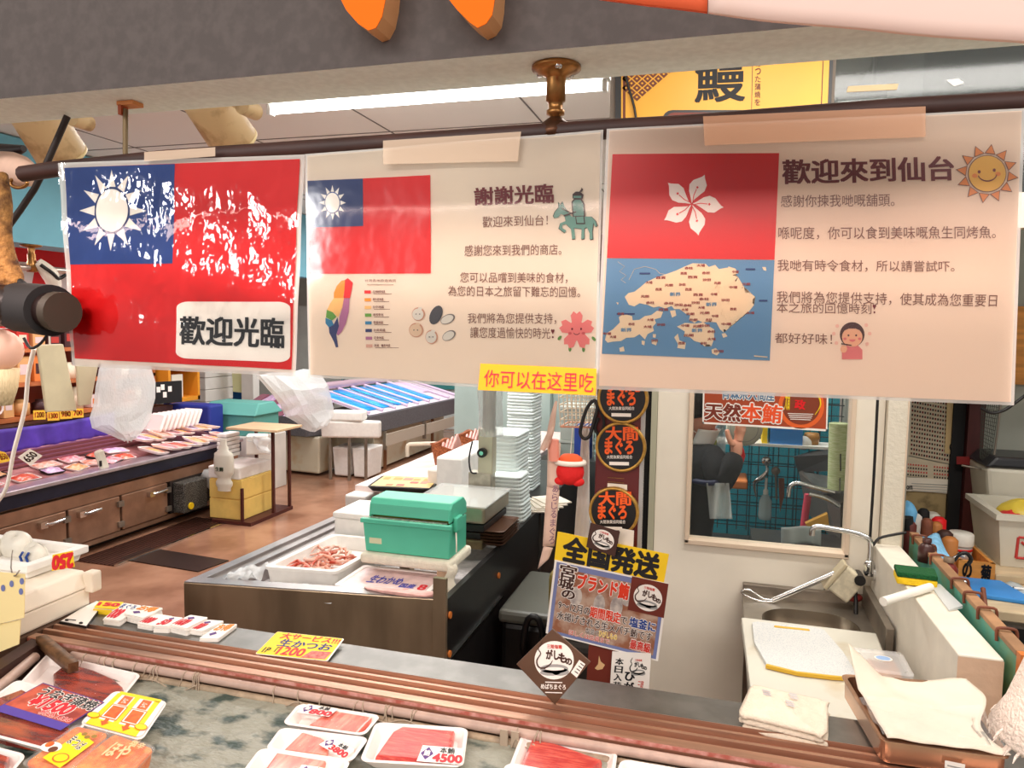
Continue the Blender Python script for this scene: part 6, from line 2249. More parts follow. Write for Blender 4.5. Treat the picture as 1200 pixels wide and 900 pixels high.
# side table with hanging rolls, yellow boxes
REDB = mat('red_brown_frame', S(78, 34, 28), .5)
t = thing('side_table', 'small board-topped table with thin red-brown legs beside the left stall', 'table', (-3.75, 5.4, 0))
b = MB()
b.bb(-3.99, 5.24, .735, -3.50, 5.62, .755, mat('board_tan', S(206, 176, 140), .5, var=.1, vscale=10, stretch=(1, 6, 1)))
b.build('top', t, bev=.003)
for x, y in ((-3.62, 5.36), (-3.62, 5.6), (-3.95, 5.6)):
 MB().bb(x - .011, y - .011, .03, x + .011, y + .011, .735, REDB).build('leg', t)
MB().bb(-3.97, 5.02, .0, -3.6, 5.62, .03, REDB).build('foot_frame', t)
MB().bb(-3.70, 5.025, .03, -3.68, 5.045, .3, REDB).build('short_post', t)
YBOX = mat('yellow_foam', S(236, 200, 110), .6, var=.06, vscale=10)
for k, (z0, z1) in enumerate(((.032, .2), (.2, .36))):
 b = MB()
 b.bb(-4.02, 5.06, z0, -3.71, 5.5, z1 - .008, YBOX)
 b.bb(-4.015, 5.065, z1 - .008, -3.715, 5.495, z1, YBOX)
 b.build('foam_box', label=('lower' if k == 0 else 'upper') + ' yellow foam box of the pair under the side table', cat='foam box', group='yellow foam boxes under the side table', bev=.008)
MB().bb(-4.03, 5.06, .36, -3.73, 5.5, .46, FOAM).build('foam_box', label='white foam box resting on the yellow boxes under the side table', cat='foam box', bev=.01)
t = thing('roll_holder', 'white paper box with torn plastic hanging on the side table edge', 'box', (-3.6, 5.2, .56))
MB().box((-3.64, 5.18, .645), (.17, .14, .155), WHITE, rz=.5).build('box', t, bev=.01)
b = MB()
b.grid(lambda u, v: (-3.68 + .2 * u + .02 * math.sin(v * 9), 5.08 + .03 * math.sin(u * 7), .72 - .1 * v * (0.4 + u)), 8, 8, BAG)
b.build('torn_plastic', t)
b = MB()
def jug(u, v):
 a = u * 2 * math.pi
 r = (.03, .045, .085, .09, .09, .085, .06, .075, .06)[min(8, int(v * 8.99))]
 return (-3.83 + r * math.cos(a), 5.0 + r * .5 * math.sin(a), .70 - .42 * v)
b.grid(jug, 18, 18, mat('milky_bag', S(232, 228, 214), .4, translucent=.2))
t = thing('bag_bundle', 'milky bundle of bags with green print hanging before the yellow boxes', 'bags', (-3.83, 5.0, .28), 'bundles of bags hung from the far pipe')
del t['group']
b.build('bag', t)
b = MB()
b.text('生鮮', [V((-3.875, 4.952, .48)), V((-3.80, 4.952, .48)), V((-3.80, 4.952, .445)), V((-3.875, 4.952, .445))], mat('print_green', S(60, 120, 80), .5), .03)
b.build('green_print', t)
b = MB()
for i in range(6):
 b.bb(-4.13, 5.3, .48 + .035 * i, -4.03, 5.48, .51 + .035 * i, FOAM)
b.build('egg_tray_stack', label='stack of white moulded trays between the stall end and hanging bag', cat='trays', bev=.006)

# floor gratings
GR = mat('wet_grate', S(84, 48, 38), .3, .2, var=.2, vscale=30)
t = thing('floor_grate', 'dark brown steel grate set in the floor beside the left stall', 'grate', (-3.95, 4.5, 0))
b = MB()
b.bb(-4.18, 3.9, .001, -3.86, 5.1, .006, GR)
b.build('plate', t)
b = MB()
b.bb(-3.86, 3.9, .001, -3.84, 5.1, .012, CHROME)
b.build('edge_bar', t)
b = MB()
for i in range(10):
 b.bb(-4.18 + .034 * i, 3.9, .006, -4.17 + .034 * i, 5.1, .009, mat('grate_dark', S(44, 26, 22), .4))
b.build('slots', t)
MB().mesh([tuple(atz(x, y, .004)) for x, y in ((140, 655), (175, 642), (268, 657), (232, 670))], [(0, 3, 2, 1)], mat('dark_drain', S(46, 32, 28), .35)).build('drain_cover', label='dark flat drain cover in the brown floor nearest the chilled counter', cat='drain cover', solid=.006)

# ================================================================== FAR STALL WITH BLUE ICE TRAYS
GREYP = mat('grey_speckle', S(96, 94, 98), .5, var=.15, vscale=60)
BINW = mat('rusty_white', S(222, 214, 190), .5, vcol=S(206, 170, 120), vscale=4, ramp=(.55, .75))
LILAC = mat('lilac_light', S(224, 200, 224), .4)
t = thing('ice_display', 'far grey-sided stall with blue ice trays between white bars', 'stall', (-4.2, 8.0, 0))
b = MB()
b.hexa([(-4.3, 7.0, .46), (-3.6, 7.0, .46), (-3.38, 9.5, .46), (-4.3, 9.5, .46)], [(-4.3, 7.0, .655), (-3.6, 7.0, .655), (-3.38, 9.5, .655), (-4.3, 9.5, .655)], GREYP)
b.hexa([(-5.26, 6.98, .44), (-4.18, 6.78, .44), (-3.95, 7.3, .44), (-5.2, 7.5, .44)], [(-5.26, 6.98, .64), (-4.18, 6.78, .64), (-3.95, 7.3, .64), (-5.2, 7.5, .64)], GREYP)
b.build('grey_panel', t, bev=.006)
b = MB()
b.bb(-4.25, 7.3, .03, -3.66, 9.4, .46, BINW)
b.build('base_bin', t)
b = MB()
for x0, x1 in ((-5.0, -4.6), (-4.57, -4.1)):
 b.hexa([(x0, 6.95, .03), (x1, 6.9, .03), (x1, 7.4, .03), (x0, 7.4, .03)], [(x0 - .02, 6.93, .43), (x1 + .02, 6.88, .43), (x1, 7.4, .43), (x0, 7.4, .43)], BINW)
b.build('base_bin', t, bev=.02)
for x, y in ((-4.585, 6.87), (-3.62, 7.5), (-3.5, 8.6)):
 MB().bb(x - .015, y - .015, 0, x + .015, y + .015, .45, mat('rusty_leg', S(130, 86, 56), .6)).build('leg', t)
b = MB()
for y0, y1 in ((7.35, 8.25), (8.28, 9.4)):
 xx = -3.6 + .22 * (y0 - 7) / 2.5
 b.hexa([(xx + .03, y0, .3), (xx + .05, y0, .3), (xx + .05 + .06, y1, .3), (xx + .03 + .06, y1, .3)], [(xx + .03, y0, .43), (xx + .05, y0, .43), (xx + .05 + .06, y1, .43), (xx + .03 + .06, y1, .43)], mat('lower_panel', S(186, 174, 158), .5))
b.build('lower_panel', t)
for x, y in ((-3.56, 7.37), (-3.47, 8.27), (-3.37, 9.38)):
 MB().bb(x - .02, y - .01, .25, x + .02, y + .01, .46, STEELD).build('panel_bracket', t)
ICEB = mat('ice_blue', S(16, 140, 226), .3, vcol=S(60, 186, 240), vscale=12, bump=.3, bscale=30)
def ice(u, v):   # u along the stall, v up the slope
 return V((-3.62 + .2 * u - .75 * v, 7.12 + 2.3 * u, .66 + .2 * v))
b = MB()
b.grid(lambda u, v: ice(u, v), 10, 4, mat('ice_white', S(232, 222, 232), .35, bump=.3, bscale=20))
b.build('ice_bed', t)
for k in range(6):
 u0, u1 = .03 + k * .15, .03 + k * .15 + .12
 v0, v1 = (.12, .95) if k < 5 else (.4, .95)
 b = MB()
 b.grid(lambda u, v: ice(u0 + (u1 - u0) * u, v0 + (v1 - v0) * v) + V((0, 0, .012)), 4, 6, ICEB if k < 5 else LILAC)
 b.build('ice_tray', t, solid=.008)
for k in range(9):
 u = .012 + k * .12
 b = MB()
 b.tube([ice(min(u, 1), .02) + V((0, 0, .02)), ice(min(u, 1), 1.0) + V((0, 0, .02))], .016, LILAC, 6)
 b.build('divider_bar', t)
b = MB()
b.tube([ice(0, 1.03) + V((0, 0, .05)), ice(1, 1.03) + V((0, 0, .05))], .045, mat('back_rail_pink', S(206, 176, 190), .4, .4), 8)
b.build('back_rail', t)
b = MB()
for k in range(7):
 b.hexa([(-5.2 + .14 * k, 6.99 - .027 * k, .64), (-5.1 + .14 * k, 6.97 - .027 * k, .64), (-5.05 + .14 * k, 7.4, .64), (-5.15 + .14 * k, 7.4, .64)],
   [(-5.2 + .14 * k, 7.05 - .027 * k, .66 + .02 * (k % 2)), (-5.1 + .14 * k, 7.03 - .027 * k, .66), (-5.05 + .14 * k, 7.42, .8), (-5.15 + .14 * k, 7.42, .8)], PK[3] if k % 2 else mat('plum_tray', S(150, 90, 110), .4))
b.build('plum_trays', t)
t = thing('foam_box', 'wide white foam box on the near corner of the blue ice stall', 'foam box', (-3.75, 6.95, .46))
q0, q1, q2, q3 = aty(376, 505, 6.72), aty(445, 505, 6.9), aty(445, 519, 6.9), aty(377, 519, 6.72)
b = MB()
b.hexa([(q0.x, 6.72, .455), (q1.x, 6.9, .455), (q1.x - .02, 6.99, .457), (q0.x - .02, 6.97, .457)], [(q0.x, 6.70, .63), (q1.x, 6.88, .63), (q1.x - .02, 6.99, .63), (q0.x - .02, 6.97, .63)], FOAM)
b.build('box', t, bev=.02)
b = MB()
b.box((-3.74, 6.87, .681), (.36, .2, .1), FOAM, rz=.2)
b.build('foam_box', label='small white foam box on top of the wide foam box at the blue ice stall', cat='foam box', bev=.02)
t = thing('support_stand', 'thin steel legs under the wide foam box at the blue ice stall', 'stand', (-3.7, 6.9, 0))
for x in (-3.71, -3.52, -3.93):
 MB().bb(x - .012, 6.83, 0, x + .012, 6.855, .455, STEELD).build('leg', t)
t0 = None
for x, lab in ((-3.86, 'left white plastic bin under the wide foam box'), (-3.63, 'right white plastic bin under the wide foam box')):
 b = MB()
 b.hexa([(x - .085, 6.95, .02), (x + .085, 6.95, .02), (x + .085, 7.25, .02), (x - .085, 7.25, .02)], [(x - .1, 6.93, .33), (x + .1, 6.93, .33), (x + .1, 7.27, .33), (x - .1, 7.27, .33)], FOAM)
 b.build('plastic_bin', label=lab, cat='bin', group='white bins under the foam box', bev=.015)
sb_ = blob('clear_bag', 'large pale clear bag slumped over the left part of the blue ice stall', [(436, 300, 372), (455, 318, 382), (470, 330, 386), (482, 336, 388), (492, 350, 388), (500, 358, 378), (504, 364, 370)], -3.8, BAG, .1)
q = atx(338, 437, -3.8)
MB().cyl(q, (q.x, q.y, 2.748), .006, PAPER, n=6).build('cord', sb_)

# hangings and boxes beyond
def panel(name, lab, cat, px4, Y, m, thick=.02):
 q = [aty(x, y, Y) for x, y in px4]
 b = MB()
 b.hexa([p + V((0, thick, 0)) for p in q][::-1], q[::-1], m)
 o = b.build(name, label=lab, cat=cat)
 if name[:4] in ('hang', 'whit'):
  c = (q[0] + q[1]) / 2 if name[0] == 'h' else (q[2] + q[3]) / 2
  MB().cyl(c + V((0, thick / 2, 0)), (c.x, c.y + thick / 2, 2.748 if name[0] == 'h' else .002), .006, PAPER, n=6).build('cord' if name[0] == 'h' else 'post', o)
 return o
panel('hanging_sheet', 'pale aqua paper sheet hanging beyond the clear bag', 'sheet', [(217, 420), (244, 420), (244, 460), (219, 458)], 7.6, mat('aqua_sheet', S(186, 222, 214), .6))
panel('hanging_sheet', 'pale lime paper sheet hanging beyond the stall post', 'sheet', [(271, 420), (292, 420), (290, 461), (273, 459)], 7.6, mat('lime_sheet', S(232, 232, 176), .6))
panel('hanging_sheet', 'narrow mustard sheet beside the pale aqua one', 'sheet', [(245, 420), (250, 420), (252, 460), (246, 459)], 7.62, mat('mustard_sheet', S(206, 160, 60), .6))
MB().bb(-5.52, 7.55, 0, -5.36, 7.67, 2.75, WHITE).build('support_post', label='white post rising beyond the sea-green box', cat='post')
BLUED = mat('deep_blue', S(22, 96, 168), .5)
panel('hanging_sheet', 'deep blue panel hanging between aqua sheet and white post', 'sheet', [(232, 458), (256, 458), (256, 474), (232, 472)], 7.9, BLUED)
panel('hanging_cloth', 'deep blue cloth hanging right of the white post', 'cloth', [(266, 446), (272, 430), (280, 440), (288, 460), (284, 478), (266, 476)][:4] if False else [(264, 452), (280, 446), (288, 474), (264, 476)], 7.9, BLUED)
t = thing('carton_stack', 'stack of white cartons beyond the orange cabinet', 'cartons', (-5.9, 7.4, 0))
b = MB()
for i in range(8):
 b.bb(-6.3, 7.2, .14 * i, -5.75, 7.7, .14 * i + .135, WHITE)
b.build('cartons', t, bev=.008)
panel('black_case', 'black case lying on top of the white cartons', 'case', [(204, 434), (218, 434), (218, 446), (204, 448)], 7.2, BLACKM, .3)
# navy shop banner and white sign beyond
t = thing('shop_banner', 'navy banner with red and white emblem beyond the blue ice stall', 'banner', aty(556, 488, 9.6))
q = [aty(x, y, 9.6) for x, y in ((546, 446), (575, 446), (575, 487), (546, 487))]
b = MB()
b.hexa([p + V((0, .02, 0)) for p in q][::-1], q[::-1], mat('banner_navy', S(26, 36, 120), .5))
b.build('cloth', t)
MB().cyl((q[2].x - .1, 9.64, .002), (q[2].x - .1, 9.64, q[0].z), .015, STEELD, n=8).build('pole', t)
b = MB()
plb = Plane((0, 9.59, 1), (0, -1, 0))
pts = []
for k in range(10):
 a = R(36 * k)
 r = 8 if k % 2 == 0 else 5.6
 pts.append((559 + r * math.cos(a), 476 + r * 1.05 * math.sin(a)))
plb.poly(b, [(559 + (x - 559) * 1.18, 476 + (y - 476) * 1.18) for x, y in pts], LBL, .002)
plb.poly(b, pts, RED, .006)
b.build('emblem', t)
panel('white_board', 'white notice board under the navy banner', 'board', [(547, 488), (575, 488), (575, 505), (547, 505)], 9.55, WHITE)
# background shops along the back
t = thing('back_shop_sign', 'teal sign strip with dark lettering far beyond the blue ice stall', 'sign', (-4.6, 10.4, .9))
b = MB()
q = [aty(x, y, 10.76) for x, y in ((400, 430), (560, 430), (560, 456), (400, 458))]
b.hexa([p + V((0, .03, 0)) for p in q][::-1], q[::-1], mat('teal_sign', S(70, 150, 150), .5))
b.build('board', t)
b = MB()
plt_ = Plane((0, 10.74, 1), (0, -1, 0))
plt_.text(b, '鮮魚センター', [(402, 444), (424, 444), (424, 452), (402, 452)], INK, .002, .03)
b.build('lettering', t)
MB().bb(-8, 10.8, 0, 0, 11.2, 1.9, mat('far_shop_white', S(216, 222, 218), .6, var=.12, vscale=2)).build('shop_partition', label='pale shop partition closing the far end of the hall', cat='partition')
# ================================================================== SINK CORNER AND HALF WALL
t = thing('sink_unit', 'stainless steel sink unit against the cream wall and half wall', 'sink', (.26, 2.1, 0))
b = MB()
x0, x1, y0, y1 = .085, .452, 1.70, 2.46
bx0, bx1, by0, by1 = .135, .40, 1.78, 2.34
out = [(x0, y0), (x1, y0), (x1, y1), (x0, y1)]
inn = rrect(bx0, by0, bx1, by1, .09, 8)
def lerp_ring(k):
 return inn
# deck as a ring between outer rectangle and rounded bowl mouth
ring_o = []
for (x, y) in inn:
 cx, cy = (bx0 + bx1) / 2, (by0 + by1) / 2
 dx, dy = x - cx, y - cy
 s = min((x1 - cx if dx > 0 else cx - x0) / max(abs(dx), 1e-6), (y1 - cy if dy > 0 else cy - y0) / max(abs(dy), 1e-6))
 ring_o.append((cx + dx * s, cy + dy * s))
SINKM = mat('sink_steel', S(168, 160, 148), .3, .85, var=.12, vscale=8)
SINKD = mat('sink_bowl_steel', S(88, 76, 62), .35, .85, var=.2, vscale=6)
b.loops([[(x, y, .76) for x, y in ring_o], [(x, y, .8) for x, y in ring_o], [(x, y, .8) for x, y in inn]], SINKM)
b.build('deck', t)
b = MB()
b.loops([[(x, y, .8) for x, y in inn], [(x, y, .802) for x, y in rrect(bx0 + .004, by0 + .004, bx1 - .004, by1 - .004, .088, 8)], [(x, y, .66) for x, y in rrect(bx0 + .02, by0 + .02, bx1 - .02, by1 - .02, .08, 8)], [(x, y, .64) for x, y in rrect(bx0 + .05, by0 + .05, bx1 - .05, by1 - .05, .06, 8)]], SINKD, True, cap1=True)
b.build('bowl', t)
b = MB()
b.hexa([(.438, 2.10, .76), (.458, 2.10, .76), (.458, 2.44, .76), (.438, 2.44, .76)], [(.438, 2.10, .865), (.458, 2.10, .865), (.458, 2.44, .865), (.438, 2.44, .865)], STEELD)
b.bb(x0, 2.44, .76, .458, 2.463, .83, STEELD)
b.build('splashback', t, bev=.002)
for x, y in ((.11, 1.73), (.43, 1.73), (.11, 2.42), (.43, 2.42)):
 MB().bb(x - .015, y - .015, 0, x + .015, y + .015, .76, STEELD).build('leg', t)
# white board bridging the front of the sink
WBRD = mat('stained_white_board', S(208, 204, 190), .4, vcol=S(190, 172, 138), vscale=7, ramp=(.55, .75))
b = MB()
b.hexa([(.088, 1.62, .804), (.40, 1.60, .804), (.425, 2.15, .804), (.074, 2.15, .804)], [(.088, 1.62, .83), (.40, 1.60, .83), (.425, 2.15, .83), (.074, 2.15, .83)], WBRD)
b.build('work_board', label='large stained white board laid over the front of the sink', cat='board', bev=.004)
SPEC = mat('speckled_board', S(214, 214, 210), .5, vcol=S(188, 192, 194), vscale=420, ramp=(.5, .6))
T, W, H = quad_map((.097, 2.106, .831), (.293, 2.115, .831), (.335, 1.831, .831), (.116, 1.815, .831), n=(0, 0, 1))
t = thing('cutting_board', 'speckled grey cutting board with yellow edge strips on the white board', 'cutting board', T((W / 2, H / 2, 0)))
b = MB(T)
outl = [(.012 + 0, .02), (W * .35, -.004), (W * .7, -.006), (W - .004, .0), (W + .002, H * .5), (W - .008, H - .01), (W - .02, H), (.02, H), (.004, H - .01), (-.004, H * .5)]
b.prism(outl, 0, .008, SPEC)
b.build('board', t, bev=.002)
YST = mat('mustard_strip', S(214, 170, 50), .5)
b = MB(T)
b.prism([(.012, .022), (W * .35, -.002), (W * .7, -.004), (W * .9, -.002), (W * .9, -.007), (W * .7, -.011), (W * .35, -.009), (.008, .014)], .001, .0095, YST)
b.build('front_strip', t)
b = MB(T)
b.prism(rrect(W * .3, H - .03, W * .76, H - .019, .004), .0075, .0092, YST)
b.build('handle_strip', t)
# clear lidded tub
t = thing('food_tub', 'clear lidded tub with brown food and small round sticker behind the steel pan', 'tub', (.386, 1.86, .831))
TQ, W, H = quad_map((.332, 1.922, .835), (.436, 1.926, .835), (.436, 1.80, .835), (.336, 1.80, .835), n=(0, 0, 1))
b = MB(TQ)
b.loops([[(x, y, z) for x, y in rrect(i, i, W - i, H - i, .015)] for i, z in ((.008, 0), (.002, .03), (-.004, .032), (-.004, .038), (.006, .04), (.012, .036))], film('tub_clear', (.94, .94, .93, 1), .34, .1), cap0=True, cap1=True)
b.build('tub', t)
b = MB(TQ)
b.grid(lambda u, v: (.014 + (W - .028) * u, .014 + (H - .028) * v, .012 + .012 * noise.noise(V((u * 6, v * 6, 1))) + .006), 12, 12, mat('brown_food', S(176, 120, 84), .5, vcol=S(206, 160, 130), vscale=60))
b.build('food', t)
b = MB(TQ)
b.mesh([(p[0], p[1], .0375) for p in circ(W * .55, H * .66, .02, .016)], [tuple(range(24))], LBL)
b.mesh([(p[0], p[1], .038) for p in circ(W * .55, H * .66, .016, .012)], [tuple(range(24))], mat('sticker_blue', S(150, 180, 220), .5))
b.build('sticker', t)
# folded towel on the ledge
TWL = mat('cream_towel', S(226, 212, 192), .95, var=.04, vscale=60, bump=.35, bscale=220)
t = thing('folded_towel', 'folded cream towel lying on the steel ledge', 'towel', (.13, 1.37, .951))
tq = [atz(882, 800, .985), atz(971, 820, .982), atz(966, 860, .972), atz(867, 836, .972)]
T, W, H = quad_map(*tq, n=(0, 0, 1))
b = MB(T)
rr = random.Random(6)
def twl(z0, z1, e):
 n = 40
 base = rrect(e, e, W - e, H - e, .016, 9)
 rings = []
 for z, ee in ((z0, .004), (z0 + (z1 - z0) * .25, -.002), (z0 + (z1 - z0) * .7, -.002), (z1, .005)):
  cx, cy = W / 2, H / 2
  rings.append([(cx + (x - cx) * (1 - ee / W * 2) + .0025 * math.sin(i * .9 + z * 300), cy + (y - cy) * (1 - ee / H * 2) + .0025 * math.cos(i * .7 + z * 200), z + .002 * math.sin(i * .5)) for i, (x, y) in enumerate(base)])
 b.loops(rings, TWL, True, True, True)
twl(-.031, -.021, -.002)
twl(-.0205, -.011, .002)
twl(-.0105, 0, .0)
b.build('folds', t)
b = MB(T)
for cx, cy in ((.16, .78), (.5, .86), (.48, .62)):
 b = MB(T)
 for k in range(3):
  b.flat(rrect(W * cx + .002 * k, H * cy - .006 * k, W * cx + .014 + .002 * k, H * cy - .006 * k + .003, .001, 2), .0032, mat('towel_print', S(190, 184, 190), .9))
 b.build('grey_print', t)
# steel pan wrapped in plastic, paper over it
t = thing('steel_pan', 'steel pan under cream paper and plastic wrap at the lower right of the ledge', 'pan', (.35, 1.38, .951))
pq = [(.24, 1.485), (.447, 1.515), (.446, 1.268), (.267, 1.262)]
T, W, H = quad_map(*[V((x, y, .99)) for x, y in pq], n=(0, 0, 1))
b = MB(T)
COP = mat('warm_pan_steel', S(214, 170, 140), .25, .85, var=.15, vscale=10)
b.loops([[(x, y, z) for x, y in rrect(i, i, W - i, H - i, .014)] for i, z in ((.008, -.038), (.001, -.034), (0, 0), (-.004, .002), (-.004, .004), (.004, .003), (.01, -.03))], COP, cap0=True, cap1=True)
b.build('pan', t)
b = MB(T)
b.mesh([(W * .5, -.0065, -.024), (W * .66, -.0065, -.026), (W * .66, -.0065, -.014), (W * .5, -.0065, -.012)], [(0, 1, 2, 3)], LBL)
b.mesh([(W * .52, -.0068, -.0185), (W * .64, -.0068, -.0205), (W * .64, -.0068, -.023), (W * .52, -.0068, -.021)], [(0, 1, 2, 3)], WAVE)
b.build('label', t)
b = MB(T)
WRAPP = mat('cream_paper', S(222, 208, 190), .7, var=.03, vscale=12)
def ppr(u, v):
 x, y = W * (.04 + .98 * u), H * (-.0 + 1.02 * v)
 z = .008 + .006 * math.sin(u * 5 + v * 2) * v + .005 * noise.noise(V((u * 5, v * 5, 3)))
 if u < .3 and v > .7:
  z += .05 * (v - .7) / .3 * (1 - u / .3)
 if u > .9:
  x -= .02 * math.sin(v * 6)
 return (x, y, z)
b.grid(ppr, 26, 26, WRAPP)
b.build('paper_cover', t, solid=.0012)
b = MB(T)
b.grid(lambda u, v: (W * (-.01 + 1.02 * u), H * (-.02 + .55 * v), .015 + .004 * noise.noise(V((u * 8, v * 8, 5))) + .004 * math.sin(v * 12 + u * 9)), 24, 16, film('pan_wrap', (.97, .95, .92, 1), .14, .1, bump=.5, bscale=30))
b.build('plastic_wrap', t)

# faucet and valve
t = thing('faucet', 'chrome swan-neck faucet rising by the half wall above the sink', 'faucet', (.445, 2.4, .86))
b = MB()
b.tube([(.445, 2.40, .93), (.445, 2.40, 1.0), (.438, 2.40, 1.022), (.40, 2.40, 1.037), (.35, 2.40, 1.043), (.297, 2.40, 1.047), (.281, 2.40, 1.038), (.279, 2.40, 1.018)], .0085, CHROME, 12, sub=4)
b.build('spout', t)
b = MB()
b.lathe([(0, -.012), (.012, -.01), (.016, .0), (.013, .014), (.017, .022), (.013, .032), (.009, .036)], CHROME, (.445, 2.40, .92), 18)
b.tube([(.445, 2.40, .92), (.455, 2.40, .918), (.478, 2.40, .918)], .008, CHROME, 10)
b.build('valve_body', t)
b = MB()
b.cyl((.452, 2.39, .918), (.461, 2.39, .918), .02, CHROME, n=18)
b.tube([(.448, 2.375, .925), (.447, 2.372, .95), (.446, 2.37, .965)], .005, CHROME, 8)
b.build('tap_handle', t)
# long-handled steel scraper hung with a cream clip box
t = thing('long_scraper', 'long chrome bar with wire loop end leaning over the sink to a cream clip', 'tool', (.22, 2.38, .80))
pA, pB = aty(905, 704, 2.38), aty(978, 672, 2.40)
b = MB()
d = (pB - pA)
b.tube([pA, pA + d * .5, pB], .009, CHROME, 8)
b.build('bar', t)
b = MB()
b.tube([aty(x, y, 2.375) for x, y in ((905, 703), (893, 701), (880, 692), (872, 691), (869, 694), (874, 698), (890, 704), (905, 705))], .003, CHROME, 6, sub=3)
b.build('wire_loop', t)
b = MB()
b.tube([aty(x, y, 2.38) for x, y in ((975, 678), (975, 684), (970, 689), (965, 690))], .004, CHROME, 6, sub=3)
b.build('hook', t)
CLIPC = mat('clip_cream', S(208, 198, 172), .5, var=.12, vscale=60)
ctr = aty(991, 683, 2.40)
Mx = Matrix.Rotation(R(35), 3, 'Y')
t = thing('clip_box', 'cream plastic box with black knob gripping the end of the long chrome bar', 'box', ctr - V((0, 0, .05)))
b = MB()
b.box(ctr, (.07, .05, .09), CLIPC, M=Mx)
b.build('body', t, bev=.006)
b = MB()
b.box(ctr + Mx @ V((-.04, 0, 0)), (.012, .056, .1), mat('clip_edge', S(190, 176, 146), .5), M=Mx)
b.build('end_plate', t, bev=.003)
b = MB()
kc = aty(1006, 677, 2.40)
b.cyl(kc - V((0, .03, 0)), kc + V((0, .03, 0)), .016, BLACK, n=14)
b.build('knob', t)
b = MB()
b.sphere(aty(1001, 700, 2.40), .02, mat('dark_red_rag', S(120, 30, 24), .7), 12, 8, (1.2, .8, .7))
b.build('red_rag', t)
b = MB()
b.tube([aty(1002, 690, 2.39), aty(1003, 705, 2.385), aty(1003, 722, 2.36)], .006, BLACK, 8)
b.build('black_hose', t)
b = MB()
b.cyl(aty(954, 721, 2.469), aty(954, 721, 2.466), .004, BLACK, n=8)
# cable in the wall seam
b = MB()
b.tube([aty(x, y, 2.43) for x, y in ((1031, 430), (1028.4, 470), (1024, 560), (1019.5, 634))] + [aty(x, y, 2.4) for x, y in ((1022, 640), (1030, 631), (1045, 627), (1062, 624))], .0042, BLACK, 8, sub=3)
b.build('black_cable', label='black cable running down the wall seam to the faucet', cat='cable')

# on the half wall
t = thing('scrub_sponge', 'large yellow sponge with dark green scouring top on the half wall', 'sponge', (.497, 2.09, 1.001))
sq = [(.452, 2.122), (.548, 2.116), (.538, 2.045), (.446, 2.052)]
def slab4(q, z0, z1, m):
 b = MB()
 q = q[::-1]
 b.hexa([(x, y, z0) for x, y in q], [(x, y, z1) for x, y in q], m)
 return b
slab4(sq, 1.002, 1.021, mat('sponge_yellow', S(240, 200, 30), .8, var=.06, vscale=90, bump=.4, bscale=150)).build('yellow_foam', t, bev=.004)
slab4(sq, 1.021, 1.034, mat('scour_green', S(18, 84, 40), .95, var=.2, vscale=150, bump=.6, bscale=220)).build('green_scourer', t, bev=.003)
t = thing('white_tube', 'white plastic tube sticking out over the half wall beside the sponge', 'tube', atz(1060, 698, 1.012) - V((0, 0, .011)))
MB().cyl(atz(1035, 705, 1.012), atz(1090, 688, 1.012), .0105, mat('white_pvc', S(240, 236, 226), .4), n=18).build('tube', t)
b = MB()
q = [atz(x, y, 1.0025) for x, y in ((1087, 682), (1102, 686), (1128, 713), (1112, 716))]
b.hexa([p for p in q[::-1]], [p + V((0, 0, .003 + .004 * (i == 1))) for i, p in enumerate(q[::-1])], BAG)
b.build('plastic_strip', t)
# rail board with brown hooks beside the half wall
TEALB = mat('teal_board', S(90, 168, 150), .6, vcol=S(120, 140, 90), vscale=9, ramp=(.45, .7))
RUSTB = mat('rust_brown', S(120, 66, 44), .6, var=.2, vscale=30)
t = thing('hook_board', 'weathered teal board with brown top edge and rusty hooks along the half wall', 'board', (.575, 2.05, .0))
b = MB()
b.bb(.572, 1.62, .0, .588, 2.50, 1.018, TEALB)
b.build('board', t)
b = MB()
b.bb(.57, 1.62, 1.018, .596, 2.50, 1.03, mat('board_top_tan', S(160, 120, 86), .6, var=.2, vscale=14))
b.build('top_strip', t, bev=.002)
MB().bb(.571, 1.600, .0, .598, 1.62, 1.03, mat('orange_post', S(206, 116, 50), .5)).build('end_post', t)
for k, y in enumerate((1.72, 1.84, 1.94, 2.04, 2.24, 2.34, 2.44)):
 b = MB()
 b.tube([(.568, y, 1.008), (.567, y, 1.03), (.573, y, 1.036), (.598, y, 1.036), (.604, y, 1.03), (.605, y, 1.016)], .0034, RUSTB, 8, sub=2)
 b.build('hook', t)

# cluttered table beyond
BEIGE = mat('beige_table', S(206, 184, 150), .5, var=.12, vscale=8, stretch=(1, 4, 1))
t = thing('clutter_table', 'worn beige table crowded with boxes beyond the half wall', 'table', (1.0, 2.7, 0))
b = MB()
b.hexa([(.66, 2.36, .83), (1.6, 2.30, .83), (1.6, 3.25, .83), (.62, 3.25, .83)], [(.66, 2.36, .86), (1.6, 2.30, .86), (1.6, 3.25, .86), (.62, 3.25, .86)], BEIGE)
b.build('top', t, bev=.004)
for x, y in ((.7, 2.42), (1.55, 2.38), (.66, 3.2), (1.55, 3.2)):
 MB().bb(x - .02, y - .02, 0, x + .02, y + .02, .83, DARKWOOD).build('leg', t)
BLT = mat('bright_blue_mat', S(54, 134, 206), .5, var=.08, vscale=10)
b = MB()
q = [(x, y) for x, y in ((.70, 2.60), (.86, 2.60), (.90, 2.42), (.72, 2.45))]
b.hexa([(x, y, .8605) for x, y in q[::-1]], [(x, y, .875) for x, y in q[::-1]], BLT)
b.build('folded_mat', label='bright blue folded mat on the beige table', cat='mat', bev=.004)
b = MB()
b.grid(lambda u, v: (.86 + .1 * u + .03 * v, 2.6 - .2 * v, .863 + .012 * math.sin(u * 6) + .01 * noise.noise(V((u * 5, v * 5, 7)))), 8, 10, mat('pale_plastic', S(206, 214, 216), .35, translucent=.2))
